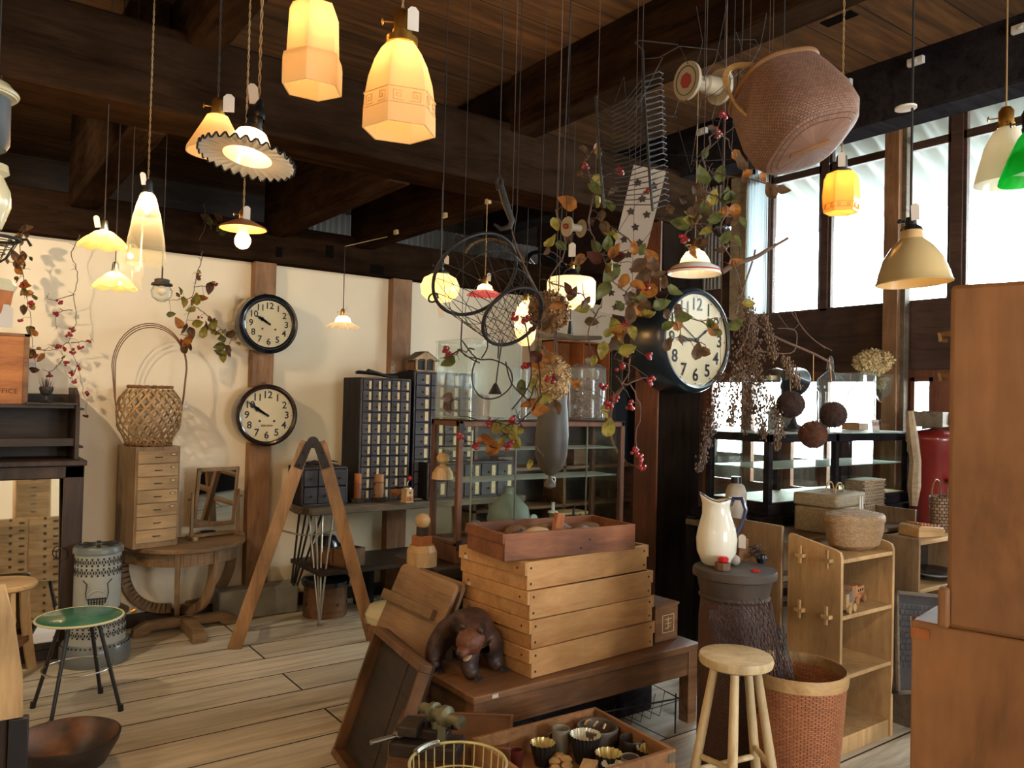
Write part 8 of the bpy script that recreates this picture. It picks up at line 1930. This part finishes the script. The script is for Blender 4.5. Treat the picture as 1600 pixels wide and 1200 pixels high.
l, b = sel(lambda u, v: u < 900 and v >= 595); vine('berry_vine', 'low spray of orange leaves and red berries in front of the showcase', [[(840, 560), (845, 620), (810, 660), (770, 660), (720, 650), (695, 630)], [(770, 660), (800, 690), (780, 700), (750, 692), (718, 684)], [(810, 650), (830, 690), (848, 713)], [(835, 600), (825, 640)]], l, b, 2.4, .06, stemmat='twig_dark', extra=8, twigs=3)
l, b = sel(lambda u, v: 900 <= u < 1062 and v >= 595); vine('berry_vine', 'trailing red berry twigs hanging between the showcase and the pillar', [[(985, 560), (975, 600), (955, 630), (950, 665)], [(985, 600), (1000, 640), (995, 690), (1005, 735)], [(975, 600), (1010, 590), (1020, 594)]], l, b, 2.6, .05)
# dark twisted twig with a little bell in front of the square jar
t = T('twig_with_bell', 'dark curling twig with a small bell hanging before the large glass jar', 'twig', P(745, 540, 2.35))
def rel(u, v, d=2.35): return P(u, v, d)-t.location
g = G(); 
for pl in ([(722, 500), (722, 550), (745, 560), (750, 560)], [(722, 532), (745, 560), (770, 562), (795, 575), (800, 600), (780, 620), (755, 622), (740, 605), (738, 580), (745, 560)], [(715, 545), (735, 560), (750, 567)], [(700, 558), (720, 545)], [(785, 530), (778, 575), (775, 600)], [(790, 565), (800, 600), (825, 625)], [(780, 530), (778, 560)], [(757, 500), (762, 540), (752, 560)], [(800, 640), (825, 605), (830, 570), (820, 500)]): g.tube(smooth_pts([rel(*q) for q in pl], 4), .0022, 5)
g.tube([rel(722, 500), V((rel(722, 500).x, rel(722, 500).y, CZ-t.location.z))], .001, 4); g.done('stems', 'twig_dark', t)
k_ = 2.35/F; bp = rel(774, 606); G().lathe([(0, 8*k_), (3*k_, 6*k_), (8*k_, -4*k_), (11*k_, -10*k_), (10*k_, -10*k_), (0, -6*k_)], 20, c=bp).done('bell', 'brass' if False else 'iron', t)
# ---- dried hydrangeas ----
plain('petal_tan', S2(206, 172, 120), .7, noise=.35, nscale=40); plain('petal_brown', S2(164, 122, 78), .7, noise=.4, nscale=40); plain('petal_pale', S2(232, 204, 150), .7, noise=.25, nscale=40)
def hydrangea(u, v, rp, D, label, mat, sq=1.0, n=330, stem=None, up=True):
    p = P(u, v, D); k_ = D/F; R0 = rp*k_; t = T('dried_hydrangea', label, 'dried flower', p); g = G(); r = random.Random(u)
    for i in range(n):
        z = 1-2*(i+.5)/n; a = i*2.39996; d = V((sqrt(1-z*z)*cos(a), sqrt(1-z*z)*sin(a), z)); rr = R0*(.82+.2*r.random()); c = V((d.x*rr, d.y*rr, d.z*rr*sq))
        M = Matrix.Translation(c) @ align(d+V((r.gauss(0, .35), r.gauss(0, .35), r.gauss(0, .35)))) @ rotz(r.random()*6); s = R0*.15*r.uniform(.7, 1.2)
        for q in range(4):
            b = q*pi/2; g.add([(0, 0, 0), (s*cos(b-.5), s*sin(b-.5), s*.25), (s*1.35*cos(b), s*1.35*sin(b), s*.5), (s*cos(b+.5), s*sin(b+.5), s*.25)], [(0, 1, 2, 3)], M)
    g.done('petals', mat, t, smooth=False); G().sph((0, 0, 0), R0*.7, 12, (1, 1, sq)).done('core', mat, t)
    g = G()
    for e in (stem or [[(u, v-60)]]): g.tube(smooth_pts([V((0, 0, 0))]+[P(x, y, D)-p for x, y in e], 4), .0025, 5)
    if up: e = P(*(stem[0][-1] if stem else (u, v-60)), D)-p; g.tube([e, V((e.x, e.y, CZ-p.z))], .0012, 4)
    g.done('stem', 'twig', t); return t
hydrangea(857, 487, 31, 2.5, 'big round brown dried hydrangea head hanging beside the wire basket', 'petal_brown', 1, 420, [[(840, 455), (815, 405), (800, 362)], [(835, 450), (805, 380)]])
hydrangea(861, 590, 29, 2.6, 'second tan dried hydrangea head hanging over the dark long vessel', 'petal_tan', 1.25, 380, [[(866, 545), (868, 500)]])
t1 = hydrangea(1366, 566, 29, 3.3, 'wide pale dried hydrangea head above the goblet at the windows', 'petal_pale', .62, 420, [[(1350, 585), (1322, 620), (1315, 650)]], up=False); 
gp = GOB+V((0, 0, 56*GK)); t2 = hydrangea(1388, 597, 18, dep(gp), 'small pale dried hydrangea head inside the glass goblet', 'petal_pale', 1.0, 240, [[(1388, 612)]], up=False)
dd_ = dep(gp); t1.location = P(1366, 566, dd_-.02); t1.scale = (dd_/3.3,)*3
# ---- dried brown weeds ----
plain('weed', S2(128, 104, 84), .9, noise=.5, nscale=30); plain('weed_grey', S2(112, 94, 86), .9, noise=.4, nscale=30)
def weeds(label, strands, D, mat, n=26, wd=12, top=True, seed=3):
    u0, v0 = strands[0][0]; base = P(u0, v0, D); t = T('dried_weeds', label, 'dried plant', base); r = random.Random(seed); g = G(); s_ = G(); k_ = D/F
    for st in strands:
        sp_ = smooth_pts([P(u, v, D)-base for u, v in st], 8); s_.tube(sp_, .0016, 4); L = len(sp_)
        for i, p in enumerate(sp_):
            q = i/L
            for _ in range(n):
                d = V((r.gauss(0, 1), r.gauss(0, 1), r.gauss(-.3, 1)))*wd*k_*.42*(.35+sin(pi*min(1, q*.9+.1))); c = p+d; g.sph(c, .0028*r.uniform(.6, 1.3), 5, (1, 1, 1.6))
    if top: s_.tube([V((0, 0, 0)), V((0, 0, CZ-base.z))], .001, 4)
    s_.done('stems', 'twig', t); o = g.done('seed_heads', mat, t, smooth=False); o['kind'] = 'stuff'; return t
weeds('big bunch of brown dried weeds hanging over the glass jars beside the clock', [[(1165, 470), (1160, 540), (1150, 610), (1142, 660)], [(1170, 480), (1172, 560), (1168, 620), (1165, 670)], [(1175, 490), (1180, 570), (1188, 630), (1192, 680)]], 2.7, 'weed', 26, 15)
weeds('narrow brown dried tail hanging right against the pillar edge', [[(1125, 585), (1115, 640), (1105, 690), (1092, 735)]], 2.75, 'weed_grey', 24, 10, seed=5)
weeds('small drooping dried tassels above the dark balls', [[(1195, 495), (1205, 530), (1210, 560)], [(1225, 560), (1238, 580), (1248, 605)], [(1205, 620), (1216, 660), (1215, 700)]], 2.6, 'weed', 14, 9, seed=6)
# ---- brown balls on strings ----
plain('pod', S2(66, 46, 42), .95, noise=.4, nscale=60, bump=1.0); plain('pod_brown', S2(96, 60, 44), .95, noise=.4, nscale=60, bump=1.0)
for u, v, rp, mt, top_, lb in ((1235, 632, 22, 'pod', (1232, 558), 'dark bristly ball hanging from a twig, the upper one nearest the dried weeds'), (1302, 648, 21, 'pod', (1296, 560), 'dark bristly ball hanging beside the square glass jar'), (1270, 679, 22, 'pod_brown', (1271, 552), 'browner bristly ball hanging lowest of the three')):
    D = 2.6; p = P(u, v, D); k_ = D/F; t = T('bristle_ball', lb, 'ball', p, 0, 'bristly balls on the twig'); R0 = rp*k_; g = G(); g.sph((0, 0, 0), R0*.93, 24); r = random.Random(u)
    for i in range(700):
        z = 1-2*(i+.5)/700; a = i*2.39996; d = V((sqrt(1-z*z)*cos(a), sqrt(1-z*z)*sin(a), z)); g.tube([d*R0*.9, d*R0*r.uniform(.97, 1.05)], [.0022, .0008], 3, cap=False)
    g.done('bristles', mt, t); e = P(*top_, D)-p; G().tube([V((0, 0, R0*.9)), e], .0014, 5).done('string', 'cane', t)
t = T('bare_twig', 'long bare jointed twig from which the three balls hang', 'twig', P(1170, 480, 2.6))
g = G()
for pl, rr in (([(1172, 500), (1200, 520), (1225, 533), (1270, 552), (1300, 568)], .004), ([(1180, 548), (1235, 552), (1245, 530), (1240, 515), (1215, 513)], .002), ([(1235, 485), (1245, 500), (1270, 530), (1300, 548)], .0014), ([(1240, 483), (1255, 515), (1290, 545)], .0012), ([(1215, 490), (1235, 515), (1250, 505)], .0011), ([(1150, 555), (1165, 530), (1172, 500)], .002)): g.tube(smooth_pts([P(u, v, 2.6)-t.location for u, v in pl], 4), rr, 6)
e = P(1200, 520, 2.6)-t.location; g.tube([e, V((e.x, e.y, CZ-t.location.z))], .001, 4); g.done('stems', 'twig', t)
t = T('dead_branch', 'thick bare branch stub pointing up across the bright window', 'branch', P(1135, 422, 2.5)); g = G(); pts = smooth_pts([P(u, v, 2.5)-t.location for u, v in ((1128, 425), (1150, 412), (1180, 402), (1203, 388), (1232, 372))], 4); g.tube(pts, [.009-.005*i/len(pts) for i in range(len(pts))], 8); g.tube([P(u, v, 2.5)-t.location for u, v in ((1178, 402), (1180, 390))], .003, 5); g.tube([P(u, v, 2.5)-t.location for u, v in ((1176, 408), (1155, 470), (1150, 490))], .003, 5); g.tube([P(u, v, 2.5)-t.location for u, v in ((1128, 425), (1130, 330))]+[V((P(1130, 330, 2.5)-t.location).xy.to_3d())+V((0, 0, CZ-t.location.z))], .002, 5); g.done('stems', 'twig', t)
# ---- vines on the left wall ----
yw = WY-.05; rr = random.Random(4)
def rl(pts, n, keys, js=9): return [(lambda q: (q[0]+rr.gauss(0, js), q[1]+rr.gauss(0, js), rr.uniform(6, 9), rr.choice(keys)))(rr.choice(pts)) for _ in range(n)]
s = [(34, 365), (32, 400), (38, 440), (45, 480), (50, 520), (54, 560)]
vine('berry_vine', 'leafy dried vine with berries hanging down at the far left of the cream wall', [s, [(36, 420), (20, 410), (8, 405)], [(45, 545), (70, 546), (85, 540)]], rl(s, 22, 'bbog'), [(48, 475, 4), (35, 447, 3), (55, 555, 4), (30, 500, 2)], 0, wall=yw-.25, br=.009, top=False, extra=16)
s2 = [(125, 368), (112, 395), (121, 425), (117, 460), (118, 505), (108, 535), (122, 570), (128, 600), (135, 630)]
vine('berry_vine', 'bare twig with clusters of dark red berries on the cream wall above the shelf rack', [s2, [(115, 460), (85, 470), (72, 462)], [(113, 485), (90, 490), (88, 515)], [(110, 535), (140, 533), (143, 530)], [(108, 535), (80, 548), (60, 545)], [(100, 560), (80, 580), (66, 577)], [(122, 570), (112, 590), (100, 580)]], [], [(94, 472, 5), (87, 490, 5), (113, 515, 6), (108, 522, 5), (92, 542, 7), (100, 545, 6), (125, 543, 6), (139, 534, 5), (103, 568, 7), (113, 551, 4), (112, 582, 6), (124, 577, 4), (115, 597, 6), (136, 615, 4), (78, 587, 5), (134, 650, 4)], 0, wall=yw-.1, br=.0085, top=False)
s3 = [(316, 393), (311, 420), (303, 448), (300, 475), (292, 500), (290, 530), (291, 548)]
vine('berry_vine', 'dried yellow-leaved vine with curled leaves trailing down beside the upper clock', [s3, [(303, 448), (325, 447), (338, 444)], [(303, 478), (320, 490), (340, 510), (352, 520)], [(299, 465), (280, 468), (262, 470)], [(345, 515), (365, 525)]], [(u, v, 9, k) for u, v, k in ((290, 470, 'y'), (308, 467, 'y'), (318, 463, 'o'), (297, 487, 'y'), (280, 505, 'o'), (290, 515, 'b'), (310, 505, 'y'), (317, 518, 'y'), (325, 512, 'b'), (334, 508, 'y'), (340, 518, 'y'), (352, 528, 'g'), (346, 540, 'g'), (353, 548, 'b'), (343, 552, 'g'), (350, 557, 'y'), (362, 520, 'b'), (292, 535, 'o'), (290, 545, 'b'), (300, 520, 'b'), (328, 450, 'r'))], [(308, 430, 3), (312, 437, 3), (337, 445, 3), (311, 497, 2), (283, 533, 4)], 0, wall=yw-.22, br=.0075, top=False, extra=16)
s4 = [(318, 320), (322, 345), (312, 375)]
vine('berry_vine', 'little withered leaf cluster against the dark wall beam behind the saucer lamp', [s4, [(322, 345), (338, 350)]], rl([(325, 345), (338, 358), (335, 340)], 9, 'bbg', 6), [], 0, wall=WY-.16, top=False)
o = tag_paper(G(), (0, 0, 0), .03, .06).done('price_tag', 'tag_paper'); o.location = P(50, 566, 4.3); o.location = ony(50, 566, WY-.004); o.name = 'price_tag'; tag(o, 'white price tag hanging at the wall under the leafy vine', 'tag')
# ---- porcelain cleats on the beams ----
CL = [(1322, 132, 'x', hb.x, 'white porcelain cord cleat on the window beam above the small hexagonal lamp'), (1433, 97, 'x', hb.x, 'white porcelain cord cleat on the window beam above the large beige lamp'), (1598, 45, 'x', hb.x, 'white porcelain cord cleat on the window beam at the right edge'), (1099, 206, 'x', hb.x, 'white porcelain cord cleat on the window beam under the hanging spool')]
for u, v, ax_, val, lb in CL:
    p = onx(u, v, val); o = G().box((-.012, 0, 0), (.024, .075, .035)).box((-.026, 0, 0), (.006, .02, .015)).done('cord_cleat', 'ceramic', bevel=.005); o.location = p; tag(o, lb, 'cleat', 'porcelain cleats on the window beam')
for i, (u, v) in enumerate(((697, 337), (765, 315), (621, 363))):
    p = ony(u, v, 4.4+.25*((i+1) % 3)); jx = onz(790, 318, 2.60).x-.07; p = onx(u, v, jx); o = G().box((-.01, 0, 0), (.022, .04, .03)).done('cord_cleat', 'label_paper', bevel=.004); o.location = p; tag(o, ['small cream cleat in the middle of the far joist above the globe lamp', 'small cream cleat on the far joist nearest the main beam', 'small cream cleat at the wall end of the far joist'][i], 'cleat', 'cleats on the far joist')
g = G(); hx = onz(600, 296, 2.60).x
for k in range(3):
    pass
# mirror on pillar side (dark oval)
plain('dark_mirror', S2(40, 42, 46), .1, coat=.6)
c = ony(1003, 660, 3.625); t = T('round_dark_mirror', 'dark round mirror half hidden behind the brown side of the pillar', 'mirror', c); k_ = dep(c)/F
G().cyl((0, 0, 0), 68*k_, .015, 48, FX).done('glass', 'dark_mirror', t); G().ring((0, 0, 0), 68*k_, .012, 56, m=FX).done('frame', 'brown_wood', t); G().rod((0, .0, 68*k_), (0, 0, 2.7-c.z), .002).done('cord', 'dark_cord', t)
